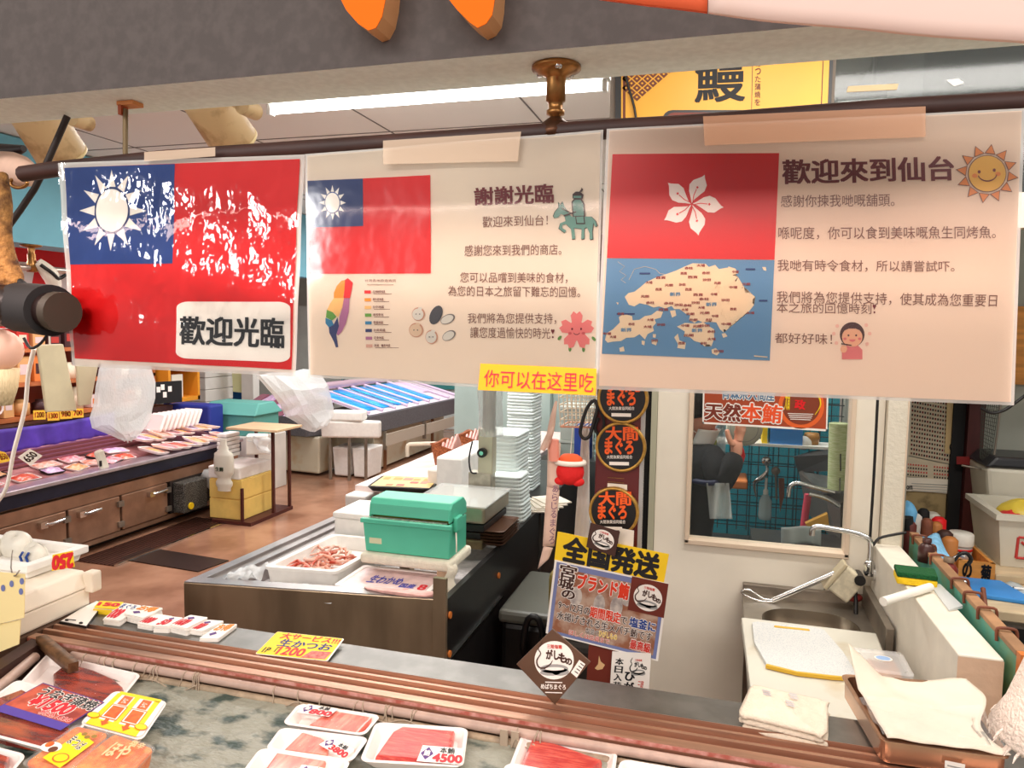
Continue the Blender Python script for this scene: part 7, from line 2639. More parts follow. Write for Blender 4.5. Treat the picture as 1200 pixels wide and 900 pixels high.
b.build('plastic_sheet', label='crumpled pale plastic sheet right of the blue mat', cat='sheet', solid=.002)
BLC = mat('blue_gauze', S(128, 184, 220), .7, var=.12, vscale=70, bump=.3, bscale=120)
b = MB()
q0, q1, q2, q3 = aty(1070, 628, 2.5), aty(1100, 627, 2.55), aty(1114, 654, 2.4), aty(1090, 661, 2.35)
b.grid(lambda u, v: tuple(q0.lerp(q1, u).lerp(q3.lerp(q2, u), v) + V((0, 0, .006 * math.sin(u * 9 + v * 4)))), 14, 14, BLC)
b.build('gauze_cloth', label='pale blue gauze cloth draped behind the rusty hooks', cat='cloth', solid=.004)
b = MB()
b.tube([aty(1063, 590, 2.75), aty(1066, 600, 2.7), aty(1065, 614, 2.7)], .02, mat('sky_rag', S(110, 180, 226), .7), 8, rad=[.012, .024, .018], sub=3)
b.build('rag', label='sky blue rag hanging at the corner post under the calendar', cat='rag')
b = MB()
b.tube([aty(1062, 606, 2.6), aty(1064, 620, 2.6)], .02, BLACKM, 8)
b.build('dark_bottle', label='dark bottle beside the blue rag at the corner post', cat='bottle')
def brush(px, top, bot, Y, lab, m, cap, r):
 p, q = aty(px, bot, Y), aty(px, top, Y)
 t = thing('bottle', lab, 'bottle', p, 'brown bottles behind the hooks')
 h = q.z - p.z
 MB().lathe([(0, 0), (r, 0), (r, h * .6), (r * .7, h * .75), (r * .45, h * .8), (r * .45, h * .86), (0, h * .86)], m, p, 16).build('body', t)
 MB().lathe([(r * .55, h * .84), (r * .55, h), (0, h)], cap, p, 14).build('cap', t)
brush(1085, 631, 658, 2.3, 'dark brown bottle standing on the blue gauze', mat('bottle_dark', S(66, 34, 30), .35), mat('bottle_dark', S(66, 34, 30), .35), .022)
brush(1110, 653, 686, 2.2, 'brown bottle with grey neck beside the bright blue mat', mat('bottle_red', S(110, 36, 30), .35), mat('neck_grey', S(120, 100, 80), .4), .024)
brush(1129, 678, 702, 2.15, 'small brown bottle with chrome top in front of the bright blue mat', mat('bottle_rust', S(130, 50, 34), .35), CHROME, .016)
# wooden box with characters, jar inside
WOOD = mat('orange_wood', S(214, 142, 64), .5, var=.15, vscale=8, stretch=(1, 8, 8))
t = thing('wooden_box', 'open orange wooden box with black characters on its side', 'box', (.79, 2.74, .862))
bx = [(.745, 2.62), (.845, 2.61), (.845, 2.86), (.73, 2.86)]
b = MB()
for i in range(4):
 (xa_, ya_), (xb_, yb_) = bx[i], bx[(i + 1) % 4]
 d = V((xb_ - xa_, yb_ - ya_, 0)).normalized()
 nrm = V((-d.y, d.x, 0)) * .012
 p = [V((xa_, ya_, 0)), V((xb_, yb_, 0)), V((xb_, yb_, 0)) + nrm, V((xa_, ya_, 0)) + nrm]
 b.hexa([q + V((0, 0, .862)) for q in p], [q + V((0, 0, .922)) for q in p], WOOD)
b.mesh([(x, y, .866) for x, y in bx], [(0, 1, 2, 3)], WOOD)
b.build('box', t)
b = MB()
for s, u0, u1 in (('の', .12, .36), ('菊', .62, .88)):
 f = lambda u: V((.745, 2.6195, 0)).lerp(V((.845, 2.6095, 0)), u) + V((0, -.0012, 0))
 b = MB()
 b.text(s, [f(u0) + V((0, 0, .915)), f(u1) + V((0, 0, .915)), f(u1) + V((0, 0, .869)), f(u0) + V((0, 0, .869))], INK, .05).build('brush_character', t)
t = thing('lidded_jar', 'white-lidded jar with red band standing in the orange wooden box', 'jar', (.785, 2.76, .868))
MB().lathe([(0, 0), (.036, 0), (.036, .085), (0, .085)], film('jar_body', (.9, .9, .86, 1), .6, .2), (.785, 2.76, .868), 20).build('body', t)
MB().lathe([(.037, .052), (.0375, .052), (.0375, .06), (.037, .06)], RED, (.785, 2.76, .868), 20).build('red_band', t)
MB().lathe([(.04, .07), (.04, .105), (.035, .11), (0, .11)], mat('jar_lid', S(226, 222, 212), .4), (.785, 2.76, .868), 20).build('lid', t)
b = MB()
b.tube([aty(x, y, 2.5) for x, y in ((1118, 657), (1124, 650), (1132, 648), (1138, 655), (1134, 662))], .006, BLACK, 8, sub=3)
b.tube([aty(x, y, 2.5) for x, y in ((1112, 658), (1122, 651), (1130, 652))], .004, CHROME, 8, sub=3)
b.build('pan_handle', label='curved black and chrome handle lying before the wooden box', cat='handle')
rr = random.Random(9)
small = [(1072, 612, 2.8, WHITE, 'white cup'), (1082, 606, 2.85, BLACKM, 'black-capped bottle'), (1086, 618, 2.7, RUSTB, 'brown cord bundle'), (1092, 610, 2.9, mat('pale_tin', S(200, 196, 184), .4), 'pale tin'), (1100, 616, 2.8, RED, 'red bottle'),
   (1097, 622, 2.75, mat('amber_tool', S(190, 120, 60), .5), 'amber tool handle'), (1107, 632, 2.7, DARKWOOD, 'dark wooden scoop'), (1113, 640, 2.65, mat('amber_tool', S(190, 120, 60), .5), 'orange wooden tool'), (1066, 622, 2.6, mat('dark_red_tin', S(96, 40, 34), .5), 'dark red tin')]
for k, (x, y, Y, m, s) in enumerate(small):
 c = aty(x, y, Y)
 b = MB()
 zb = .862
 r = rr.uniform(.02, .03)
 b.lathe([(0, zb), (r, zb), (r * rr.uniform(.8, 1.1), (zb + c.z) / 2 + .01), (r * .9, c.z + .02), (r * .5, c.z + .03), (0, c.z + .03)], m, (c.x, c.y, 0), 12)
 b.build(s.replace(' ', '_').replace('-', '_'), label=s + ' in the clutter under the stained wall papers', cat='clutter item')
# white bins at the right edge
BINC = mat('off_white_bin', S(214, 208, 192), .45, var=.05, vscale=5)
t = thing('plastic_bin', 'open off-white bin with red square mark holding colourful bags', 'bin', (1.05, 2.85, .862))
def binmesh(b, x0, x1, y0, y1, z0, z1, m, ins=.03, wall=.012):
 o0 = [(x0 + ins, y0 + ins, z0), (x1 - ins, y0 + ins, z0), (x1 - ins, y1 - ins, z0), (x0 + ins, y1 - ins, z0)]
 o1 = [(x0, y0, z1), (x1, y0, z1), (x1, y1, z1), (x0, y1, z1)]
 r1 = [(x0 - .012, y0 - .012, z1 - .015), (x1 + .012, y0 - .012, z1 - .015), (x1 + .012, y1 + .012, z1 - .015), (x0 - .012, y1 + .012, z1 - .015)]
 r2 = [(x, y, z1 + .003) for x, y, z in r1]
 i1 = [(x0 + wall, y0 + wall, z1 + .003), (x1 - wall, y0 + wall, z1 + .003), (x1 - wall, y1 - wall, z1 + .003), (x0 + wall, y1 - wall, z1 + .003)]
 i0 = [(x0 + ins + wall, y0 + ins + wall, z0 + .02), (x1 - ins - wall, y0 + ins + wall, z0 + .02), (x1 - ins - wall, y1 - ins - wall, z0 + .02), (x0 + ins + wall, y1 - ins - wall, z0 + .02)]
 b.loops([o0, [(x, y, z1 - .018) for x, y, z in o1], r1, r2, i1, i0], m, cap0=True, cap1=True)
b = MB()
binmesh(b, .875, 1.4, 2.70, 3.0, .887, 1.06, BINC, .02)
b.build('bin', t)
b = MB()
RL = mat('red_line', S(196, 60, 56), .5)
def onb(x, z):  # point on the slanted front of the bin
 f = (z - .887) / .173
 return V((x, 2.72 - .02 * f - .0015, z))
for (xa_, za, xb_, zb) in ((.935, .92, .935, .99), (.935, .99, 1.1, .99), (.935, .92, 1.1, .92), (.945, .975, .99, .935), (.965, .985, 1.02, .955), (1.0, .955, .96, .925)):
 b.tube([onb(xa_, za), onb(xb_, zb)], .0045, RL, 6)
b.build('red_mark', t)
for c_, m, r in (((.975, 2.8, 1.045), mat('bag_yellow', S(216, 190, 70), .4), .07), ((.94, 2.77, 1.03), mat('bag_red', S(200, 50, 50), .4), .05), ((1.05, 2.82, 1.04), mat('bag_green', S(190, 196, 150), .4), .07)):
 b = MB()
 b.grid(lambda u, v: (c_[0] + r * math.sin(math.pi * v) * math.cos(2 * math.pi * u) * (1 + .15 * math.sin(u * 19)), c_[1] + r * math.sin(math.pi * v) * math.sin(2 * math.pi * u), c_[2] + r * .7 * math.cos(math.pi * v) * (1 + .1 * math.sin(u * 25))), 20, 10, m)
 b.build('packet', label={.05: 'red crumpled packet in the open off-white bin', .07: ('yellow' if c_[0] < 1.0 else 'pale green') + ' crumpled packet in the open off-white bin'}[r], cat='packet')
t = thing('lidded_bin', 'tall off-white bin with black lid at the right edge behind the open bin', 'bin', (1.2, 3.12, .862))
b = MB()
b.hexa([(.97, 3.06, .89), (1.5, 3.06, .89), (1.5, 3.25, .89), (.97, 3.25, .89)], [(.93, 3.03, 1.16), (1.5, 3.03, 1.16), (1.5, 3.26, 1.16), (.93, 3.26, 1.16)], BINC)
b.build('body', t, bev=.015)
b = MB()
b.hexa([(.925, 3.025, 1.16), (1.5, 3.025, 1.16), (1.5, 3.27, 1.16), (.925, 3.27, 1.16)], [(.96, 3.03, 1.2), (1.5, 3.03, 1.2), (1.5, 3.24, 1.2), (.96, 3.24, 1.2)], mat('black_lid', S(44, 44, 48), .3))
b.build('lid', t, bev=.01)
MB().bb(.85, 2.62, .861, 1.5, 3.1, .886, BEIGE).build('wood_plank', label='beige plank under the open off-white bin', cat='plank', bev=.003)
b = MB()
for i in range(5):
 b.tube([(.87, 2.57 - .012 * i, .866 + .003 * i), (1.3, 2.55 - .012 * i, .866 + .003 * i)], .004, BLACK if i % 2 else LBL, 6)
b.build('cable_bundle', label='bundle of black and white cords on the table before the beige plank', cat='cords')
# below table: black crate, white sheet, brown carton, rusty wire
b = MB()
binmesh(b, .66, 1.05, 1.98, 2.28, .45, .84, BLACK, .02)
b.build('black_crate', label='black crate below the bright blue mat', cat='crate')
MB().bb(.65, 1.95, .0, 1.1, 2.3, .45, DARKWOOD).build('crate_stand', label='dark wooden stand carrying the black crate', cat='stand')
b = MB()
b.tube([atz(1140, 708, .88), atz(1150, 722, .88), atz(1160, 735, .88), atz(1165, 745, .87)], .03, WHITE, 10, rad=[.01, .026, .03, .018], sub=3)
b.build('white_bottle', label='slim white bottle leaning inside the black crate', cat='bottle')
b = MB()
b.tube([atz(1152, 690, .95), atz(1156, 725, .9)], .007, RUSTB, 6)
b.build('wooden_stick', label='thin brown stick leaning by the slim white bottle', cat='stick')
MB().bb(.64, 1.50, .0, 1.0, 1.9, .84, mat('brown_carton', S(176, 130, 80), .7, var=.1, vscale=6)).build('carton', label='tan carton at the end of the hook board', cat='carton', bev=.004)
b = MB()
rr = random.Random(14)
for i in range(5):
 z = .78 + .03 * i
 b.tube([(.59, 1.60, z), (.605, 1.58, z + .02), (.61, 1.575, z + .005), (.62, 1.57, z + .03)], .003, RUSTB, 6, sub=2)
b.build('wire_rack', label='bent rusty wires hooked on the orange end post', cat='wire')

# wall papers, maroon upright, mesh sieve
pw = Plane((0, 3.285, 1.2), (0, -1, 0))
STAIN = mat('mouldy_wall', S(168, 146, 104), .8, vcol=S(70, 58, 40), vscale=14, ramp=(.5, .72), detail=8)
b = MB()
q = [pw.px(x, y) for x, y in ((1050, 560), (1130, 570), (1126, 660), (1050, 660))]
b.hexa([p + V((0, .012, 0)) for p in q][::-1], q[::-1], STAIN)
b.build('stained_panel', label='mouldy tan wall panel under the pinned calendars', cat='wall panel')
CALP = mat('calendar_paper', S(206, 192, 166), .7, var=.06, vscale=12)
def sheet(name, lab, cat, px4, Y, m):
 pl = Plane((0, Y, 1), (0, -1, 0))
 q = [pl.px(x, y) for x, y in px4]
 t = thing(name, lab, cat, (q[2] + q[3]) / 2)
 b = MB()
 b.hexa([p + V((0, .002, 0)) for p in q][::-1], q[::-1], m)
 b.build('sheet', t)
 return t, pl
t, pl = sheet('calendar', 'upper yellowed wall calendar with a dense grid of dark figures', 'calendar', [(1066, 440), (1126, 446), (1124, 546), (1062, 533)], 3.278, CALP)
b = MB()
for i in range(17):
 for j in range(18):
  x = 1070 + i * 3 - j * .12
  y = 446 + j * 5 + i * .55
  pl.poly(b, [(x - .9, y - 1.3), (x + .9, y - 1.2), (x + .9, y + 1.3), (x - .9, y + 1.2)], [INK, TEXTB, INK, DKRED][(i * 3 + j) % 4], .002)
b.build('figures', t)
t, pl = sheet('calendar', 'lower wall calendar with two small blocks of dotted figures', 'calendar', [(1062, 534), (1124, 547), (1122, 564), (1061, 558)], 3.281, CALP)
b = MB()
for i in range(18):
 if i in (8, 9):
  continue
 for j in range(4):
  x, y = 1064 + i * 3.1, 544 + j * 4 + i * .3
  pl.poly(b, [(x - .8, y - 1), (x + .8, y - 1), (x + .8, y + 1), (x - .8, y + 1)], INK if j % 2 else RL, .002)
b.build('figures', t)
t, pl = sheet('notice', 'lowest cream notice strip with faint printed lines on the stained wall', 'notice', [(1060, 559), (1123, 563), (1121, 579), (1060, 575)], 3.279, PAPER)
b = MB()
for y in (566, 569, 572, 574.5):
 pl.poly(b, [(1068, y), (1118, y + 2.4), (1118, y + 3), (1068, y + .6)], WAVE, .002)
pl.text(b, 'com', (1060, 569, 1069, 573.5), INK, .002, .03)
b.build('printing', t)
t, pl = sheet('card_strip', 'tan card strip with small ink emblem over the upper calendar', 'card', [(1111, 446), (1128, 448), (1126, 534), (1107, 531)], 3.272, mat('tan_card', S(206, 178, 128), .6))
b = MB()
pl.poly(b, circ(1115, 524, 2.6, 4.5, 14), INK, .002)
pl.poly(b, circ(1115, 523, 1.2, 1.6, 10), mat('tan_card', S(206, 178, 128), .6), .004)
b.build('emblem', t)
RT = mat('red_tape', S(130, 30, 28), .5)
for px4, lab in (([(1121, 535), (1137, 535), (1137, 545), (1121, 544)], 'upper dark red tape patch between calendar and maroon upright'), ([(1113, 552), (1126, 552), (1124, 561), (1112, 560)], 'lower dark red tape patch at the corner of the dotted calendar')):
 q = [Plane((0, 3.225 if px4[0][0] > 1120 else 3.27, 1), (0, -1, 0)).px(x, y) for x, y in px4]
 b = MB()
 b.hexa([p + V((0, .002, 0)) for p in q][::-1], q[::-1], RT)
 b.build('tape_patch', label=lab, cat='tape', group='dark red tape patches')
xa_, xb_ = aty(1131, 540, 3.24).x, aty(1150, 540, 3.24).x
MB().bb(xa_, 3.23, 0, xb_, 3.298, 2.2, mat('maroon_upright', S(78, 32, 30), .5, var=.15, vscale=8, stretch=(4, 4, 1))).build('upright', label='dark maroon wooden upright beside the calendars', cat='post')
b = MB()
b.bb(xa_ - .045, 3.26, 0, xa_ - .002, 3.29, 2.2, BLACKM)
b.build('dark_batten', label='black batten along the left of the maroon upright', cat='batten')
MB().bb(xb_ + .004, 3.27, .4, xb_ + .12, 3.297, 1.0, BLACKM).build('dark_board', label='black board behind the open off-white bin', cat='board')
t = thing('wire_sieve', 'square wire mesh sieve with steel rim hanging right of the maroon upright', 'sieve', aty(1150, 552, 3.0))
b = MB()
pm = Plane((0, 3.1, 1.2), (0, -1, 0))
MESHM = mat('mesh_wire', S(70, 72, 64), .5, .4)
fq = quad_uv([(1152, 450), (1174, 450), (1160, 546), (1148, 536)])
for i in range(9):
 u = i / 8
 b.tube([pm.px(*fq(u, 0)[:2]), pm.px(*fq(u, 1)[:2])], .0014, MESHM, 4)
for i in range(22):
 v = i / 21
 b.tube([pm.px(*fq(0, v)[:2]), pm.px(*fq(1, v)[:2])], .0014, MESHM, 4)
b.build('mesh', t)
b = MB()
b.tube([pm.px(x, y, .01) for x, y in ((1175, 440), (1171, 480), (1162, 545), (1158, 551), (1148, 549), (1126, 545))], .004, STEELD, 8, sub=3)
b.build('rim', t)
b = MB()
b.tube([aty(x, y, 2.7) for x, y in ((1150, 478), (1162, 484), (1176, 481), (1190, 472), (1203, 462), (1230, 440))], .005, BLACK, 8, sub=4)
b.build('black_cable', label='black cable sagging across the recess at the poster’s lower right corner'.replace('’', "'"), cat='cable')
# strips seen past the right edge of the poster
MB().bb(1.06, 3.27, 1.45, 1.5, 3.296, 1.75, WOOD).build('orange_board', label='orange wooden board seen past the right edge of the cream poster', cat='panel')
# fluffy white duster hanging at the right edge
t = thing('fluffy_duster', 'white fluffy hanging duster blurred at the lower right edge', 'duster', (.39, .93, 1.17))
b = MB()
FUR = mat('white_fleece_soft', S(244, 228, 214), .95, var=.03, vscale=30, bump=.6, bscale=260)
cx, cy = .40, .95
b.lathe([(.0, 1.45), (.02, 1.44), (.035, 1.36), (.052, 1.28), (.07, 1.22), (.085, 1.19), (.075, 1.18), (0, 1.185)], FUR, (cx, cy, 0), 32)
b.build('fleece', t)
rr = random.Random(12)
b = MB()
for i in range(520):
 a = rr.uniform(0, 6.28)
 r = rr.uniform(.02, .08)
 x, y = cx + r * math.cos(a), cy + r * math.sin(a)
 z = rr.uniform(1.18, 1.2)
 b.tube([(x, y, z), (x + .006 * math.cos(a), y + .006 * math.sin(a), z - .005), (x + .009 * math.cos(a) + rr.uniform(-.003, .003), y + .009 * math.sin(a), z - .012)], .002, FUR, 5, rad=[.0022, .0016, .0005])
b.build('fringe', t)
b = MB()
b.tube([(cx, cy, 1.44), (cx - .01, .80, 1.7), (cx - .01, .66, 1.877)], .004, PAPER, 6, sub=3)
b.build('cord', t)
# ================================================================== KITCHEN BEHIND THE WINDOW
# sign on the window
t, pl = sign_sheet('tuna_sign', 'board', [(824, 448), (971, 452), (969.5, 505.5), (823, 496.5)], 2.452, mat('sign_orange_brown', S(170, 70, 36), .4, var=.08, vscale=8), 'brown tuna sign with orange ring and bold white-edged characters on the window', 'sign', .004)
b = MB()
q = [(824, 448), (971, 452), (969.5, 505.5), (823, 496.5)]
fq = quad_uv(q)
for (u0, v0, u1, v1) in ((0, .955, 1, 1), (0, 0, .012, 1), (.988, 0, 1, 1)):
 pl.poly(b, [fq(u0, v0)[:2], fq(u1, v0)[:2], fq(u1, v1)[:2], fq(u0, v1)[:2]], LBL, .0006)
b.build('white_border', t)
b = MB()
OR_ = mat('ring_orange', S(230, 100, 40), .5)
OR2_ = mat('ring_brown', S(130, 56, 30), .5)
pl.poly(b, [p for p in circ(939, 476, 27, 26.5, 40)], OR_, .0006)
pl.poly(b, [p for p in circ(939, 476, 22, 21.5, 40)], OR2_, .001)
b.build('ring', t)
b = MB()
for s, qq, m, bo, edge in (('青森県大間産', [(846, 451), (909, 453), (907, 470), (846, 467)], mat('sign_bluegrey', S(90, 120, 150), .5), .03, LBL),
       ('天然', [(827, 472), (868, 474), (867, 494), (826, 491)], INK if False else mat('char_brown', S(120, 44, 26), .5), .04, LBL),
       ('本鮪', [(870, 472), (917, 475), (915, 496), (869, 493)], mat('char_orange', S(236, 84, 36), .5), .03, LBL),
       ('政', [(932, 468), (944, 469), (943, 480), (931, 479)], RED, .04, None), ('大間', [(921, 457), (926, 458), (925, 480), (919, 480)], YEL, .03, None)):
 if edge:
  b.text(s, qq, edge, bo + .055, pl.fn(.0014))
 b.text(s, qq, m, bo, pl.fn(.002))
for k in range(4):
 pl.quad(b, [(923 + k, 484 + k * 2.2), (953 - k, 485 + k * 2.2), (953 - k, 485.8 + k * 2.2), (923 + k, 484.8 + k * 2.2)], LBL, .0016)
b.tube([pl.px(x, y, .002) for x, y in ((952, 456), (960, 466), (961, 476), (955, 486))], .003, YEL, 6, rad=[.001, .003, .002, .001], sub=3)
b.build('lettering', t)
# grid rack on the tiled wall
YK = 3.6
t = thing('grid_rack', 'black wire grid rack in front of the teal kitchen wall', 'rack', (.1, YK, .9))
b = MB()
BW = mat('rack_black', S(24, 30, 34), .5)
for i in range(18):
 x = -.22 + .0435 * i
 b.tube([(x, YK, .70), (x, YK, 1.42)], .0022, BW, 5)
for i in range(15):
 z = .72 + .049 * i
 b.tube([(-.22, YK + .004, z), (.53, YK + .004, z)], .0022, BW, 5)
b.build('wire_grid', t)
for x in (-.2, .5):
 MB().tube([(x, YK + .004, 1.4), (x, 3.749, 1.4)], .004, BW, 6).build('wall_bracket', t)
pk = Plane((0, YK - .03, 1), (0, -1, 0))
def hang_px(name, lab, cat, fn):
 b = MB()
 fn(b)
 return b.build(name, label=lab, cat=cat)
hang_px('ladle', 'steel ladle head-up on the kitchen grid rack left of the spray bottle', 'ladle', lambda b: (b.sphere(pk.px(898, 540), .022, CHROME, 14, 8, (1, .5, 1)), b.tube([pk.px(898, 545), pk.px(899, 552), pk.px(892, 560), pk.px(884, 566), pk.px(886, 582)], .006, CHROME, 8, rad=[.005, .008, .014, .008, .004], sub=3)))
hang_px('ladle', 'dark steel ladle on the kitchen grid rack beside the knife', 'ladle', lambda b: (b.sphere(pk.px(909, 552), .02, STEELD, 14, 8, (1, .5, 1)), b.tube([pk.px(909, 556), pk.px(910, 585)], .005, STEELD, 8)))
hang_px('kitchen_knife', 'brown-bladed knife pointing down on the kitchen grid rack', 'knife', lambda b: b.loops([[pk.px(x, y, o) for x, y in ((912, 560), (919, 560), (919, 580), (914, 600))] for o in (0, .008)], mat('knife_brown', S(132, 74, 48), .5), cap0=True, cap1=True))
t = thing('spray_bottle', 'clear spray bottle with white nozzle in the kitchen window', 'bottle', aty(896, 609, 3.57))
p = aty(896, 608, 3.57)
h = aty(896, 560, 3.57).z - p.z
MB().lathe([(0, 0), (.028, 0), (.03, h * .1), (.028, h * .45), (.013, h * .6), (0, h * .62)], film('bottle_clear', (.85, .92, .9, 1), .4, .1), p, 18).build('body', t)
MB().lathe([(.011, h * .6), (.011, h * .7), (.006, h * .74), (.006, h), (0, h)], WHITE, p, 12).build('nozzle', t)
# worktop in the kitchen
t = thing('kitchen_counter', 'dark steel counter along the kitchen under the spray bottle', 'counter', (.15, 3.2, 0))
b = MB()
b.bb(-.22, 3.04, .64, .53, 3.58, .68, mat('dark_counter', S(70, 68, 66), .35, .5))
b.build('top', t)
MB().bb(.12, 2.56, 0, .53, 2.94, .885, mat('dark_counter', S(70, 68, 66), .35, .5)).build('front_sink', t)
MB().bb(-.22, 3.04, 0, .53, 3.58, .64, STEELD).build('base', t)
# steel shelf unit at the right with tray and faucets
t = thing('steel_shelf', 'steel shelf with dark upper bay and pale tray at the right of the kitchen window', 'shelf', (.40, 3.2, 1.2))
b = MB()
q = [aty(930, 535, 3.4), aty(985, 532, 2.9), aty(985, 552, 2.9), aty(935, 553, 3.4)]
b.hexa([q[3], q[2], q[2] + V((.1, .2, 0)), q[3] + V((.1, .2, 0))], [q[0], q[1], q[1] + V((.1, .2, 0)), q[0] + V((.1, .2, 0))], mat('dark_bay', S(40, 36, 36), .5))
b.build('upper_bay', t)
b = MB()
q = [aty(941, 553, 3.3), aty(985, 560, 2.9), aty(985, 575, 2.9), aty(962, 575, 3.0)]
q = q + []
b.hexa([p - V((0, 0, .01)) for p in q[::-1]], q[::-1], STEEL)
b.build('pale_tray', t)
b = MB()
q = [aty(936, 553, 3.3), aty(965, 578, 3.0), aty(985, 590, 2.9), aty(985, 640, 2.9), aty(945, 600, 3.3)]
b.loops([[p for p in q], [p + V((.05, .12, 0)) for p in q]], mat('shelf_side', S(120, 112, 106), .4, .5), cap0=True, cap1=True)
b.build('side_sheet', t)
for (pts, lab) in (([(924, 582), (926, 570), (934, 566), (950, 570), (966, 574), (978, 577)], 'upper chrome tap spout in the kitchen right of the knife'), ([(948, 579), (958, 581), (970, 585), (984, 594)], 'lower chrome tap spout behind the kitchen pane')):
 b = MB()
 b.tube([aty(x, y, 2.9) for x, y in pts], .008, CHROME, 10, sub=3)
 b.build('tap_spout', label=lab, cat='tap', group='kitchen tap spouts')
b = MB()
b.tube([aty(947, 579, 3.0), aty(944, 600, 3.0), aty(942, 617, 3.0)], .014, mat('pink_hose', S(206, 70, 92), .5), 10)
b.build('hose', label='pink hose hanging in the kitchen right of the knife', cat='hose')
b = MB()
b.grid(lambda u, v: tuple(aty(916 + 46 * u, 618 + 20 * v - 3 * math.sin(u * 5), 2.75) + V((0, .08 * v * 0 - .03 * math.sin(u * 6), 0))), 12, 6, mat('frosted_bag', S(200, 208, 206), .4, translucent=.3))
b.build('frosted_bag', label='frosted white bag at the bottom right of the kitchen window', cat='bag', solid=.006)
b = MB()
q = [aty(x, y, 2.85) for x, y in ((944, 614), (970, 602), (972, 618), (950, 626))]
b.hexa([p + V((0, .03, 0)) for p in q][::-1], q[::-1], mat('ochre_cloth', S(190, 140, 50), .7))
b.build('ochre_cloth', label='ochre cloth above the frosted bag in the kitchen', cat='cloth')
# rolled mat / green towel roll, round scale dial, blue box, jars on upper shelf
p0, p1 = aty(981, 573, 2.94), aty(983, 496, 2.94)
b = MB()
b.cyl(p0, p1, .034, mat('pale_mat_roll', S(196, 204, 160), .7, vcol=S(160, 176, 120), vscale=30, stretch=(1, 1, 10)), n=18)
b.build('mat_roll', label='pale green rolled mat standing at the right of the kitchen window', cat='roll')
t = thing('kitchen_shelf', 'white shelf with blue box and jars at the top of the kitchen window', 'shelf', (.15, 3.6, 1.3))
z = aty(930, 520, 3.5).z
MB().bb(-.05, 3.45, z - .012, .5, 3.595, z, WHITE).build('board', t)
MB().bb(aty(902, 505, 3.5).x, 3.46, z, aty(940, 505, 3.5).x, 3.58, z + .07, mat('box_blue', S(60, 130, 200), .5)).build('blue_box', label='blue and white box on the white kitchen shelf', cat='box')
MB().sphere(aty(942, 519, 3.5) + V((0, 0, .0)), .035, WHITE, 14, 10, (1, 1, .9)).build('white_pot', label='round white pot on the kitchen shelf right of the blue box', cat='pot')
MB().bb(aty(893, 505, 3.5).x, 3.46, z, aty(899, 505, 3.5).x, 3.58, z + .09, YEL).build('yellow_box', label='narrow yellow box on the kitchen shelf left of the blue box', cat='box')
MB().lathe([(0, z), (.03, z), (.035, z + .03), (.03, z + .05), (0, z + .05)], mat('amber_jar', S(170, 120, 60), .4), (aty(952, 508, 3.5).x, 3.52, 0), 14).build('amber_jar', label='amber jar at the right end of the kitchen shelf', cat='jar')
c = aty(872, 502, 3.3)
t = thing('hanging_dial', 'round pale hanging scale dial touched by the raised hand', 'dial', c)
Q = Matrix.Rotation(R(90), 3, 'X')
MB().lathe([(0, -.02), (.075, -.02), (.075, .01), (.068, .014), (0, .012)], mat('dial_cream', S(206, 206, 190), .4), c, 28, Q).build('case', t)
MB().lathe([(.055, .0135), (.058, .0145), (.058, .0135)], WAVE, c, 28, Q).build('dial_ring', t)
MB().tube([c + V((0, 0, .07)), V((c.x, c.y, 2.74))], .004, STEELD, 6).build('hanger', t)
b = MB()
b.tube([aty(868, 522, 3.1), aty(870, 534, 3.1), aty(868, 546, 3.1)], .01, RED, 8, rad=[.006, .012, .004], sub=2)
o_ = b.build('red_hook', label='red hanging hook just below the raised hand', cat='hook')
q = aty(868, 522, 3.1)
MB().cyl(q, (q.x, q.y, 2.748), .003, STEELD, n=6).build('cord', o_)
b = MB()
b.bb(aty(855, 562, 3.45).x, 3.4, aty(855, 570, 3.45).z, aty(876, 562, 3.45).x, 3.598, aty(855, 560, 3.45).z, mat('orange_scrubber', S(206, 120, 60), .6))
b.build('scrubber', label='orange scrubber resting on the grid rack behind the sleeve', cat='scrubber', bev=.008)

# ------------------------------------------------------------------ person in black reaching up
YPN = 2.80
J = {}
def jp(k, x, y, dY=0, r=.05):
 J[k] = (aty(x, y, YPN + dY), r)
body_mat = mat('black_clothes', S(20, 20, 24), .8, bump=.15, bscale=60)
skin_m = mat('skin', S(222, 160, 134), .5, sss=.08)
hair_m = mat('hair_black', S(20, 18, 18), .6)

def skin_mesh(name, pts, edges, parent, m, sub=2, root=0, smooth=True):
 me = bpy.data.meshes.new(name)
 org = BASE[parent] if parent else V((0, 0, 0))
 me.from_pydata([tuple(p - org) for p, r in pts], edges, [])
 o = bpy.data.objects.new(name, me)
 sc.collection.objects.link(o)
 md = o.modifiers.new('skin', 'SKIN')
 md.use_smooth_shade = True
 for i, (p, r) in enumerate(pts):
  rr_ = r if hasattr(r, '__len__') else (r, r)
  me.skin_vertices[0].data[i].radius = rr_
  me.skin_vertices[0].data[i].use_root = (i == root)
 s_ = o.modifiers.new('sub', 'SUBSURF')
 s_.levels = s_.render_levels = sub
 me.materials.append(m)
 # bake the modifiers so the figure is a plain mesh
 dg = bpy.context.evaluated_depsgraph_get()
 dg.update()
 me2 = bpy.data.meshes.new_from_object(o.evaluated_get(dg))
 for p_ in me2.polygons:
  p_.use_smooth = True
 o.modifiers.clear()
 o.data = me2
 if not me2.materials:
  me2.materials.append(m)
 if parent:
  o.parent = parent
  BASE[o] = org
 return o

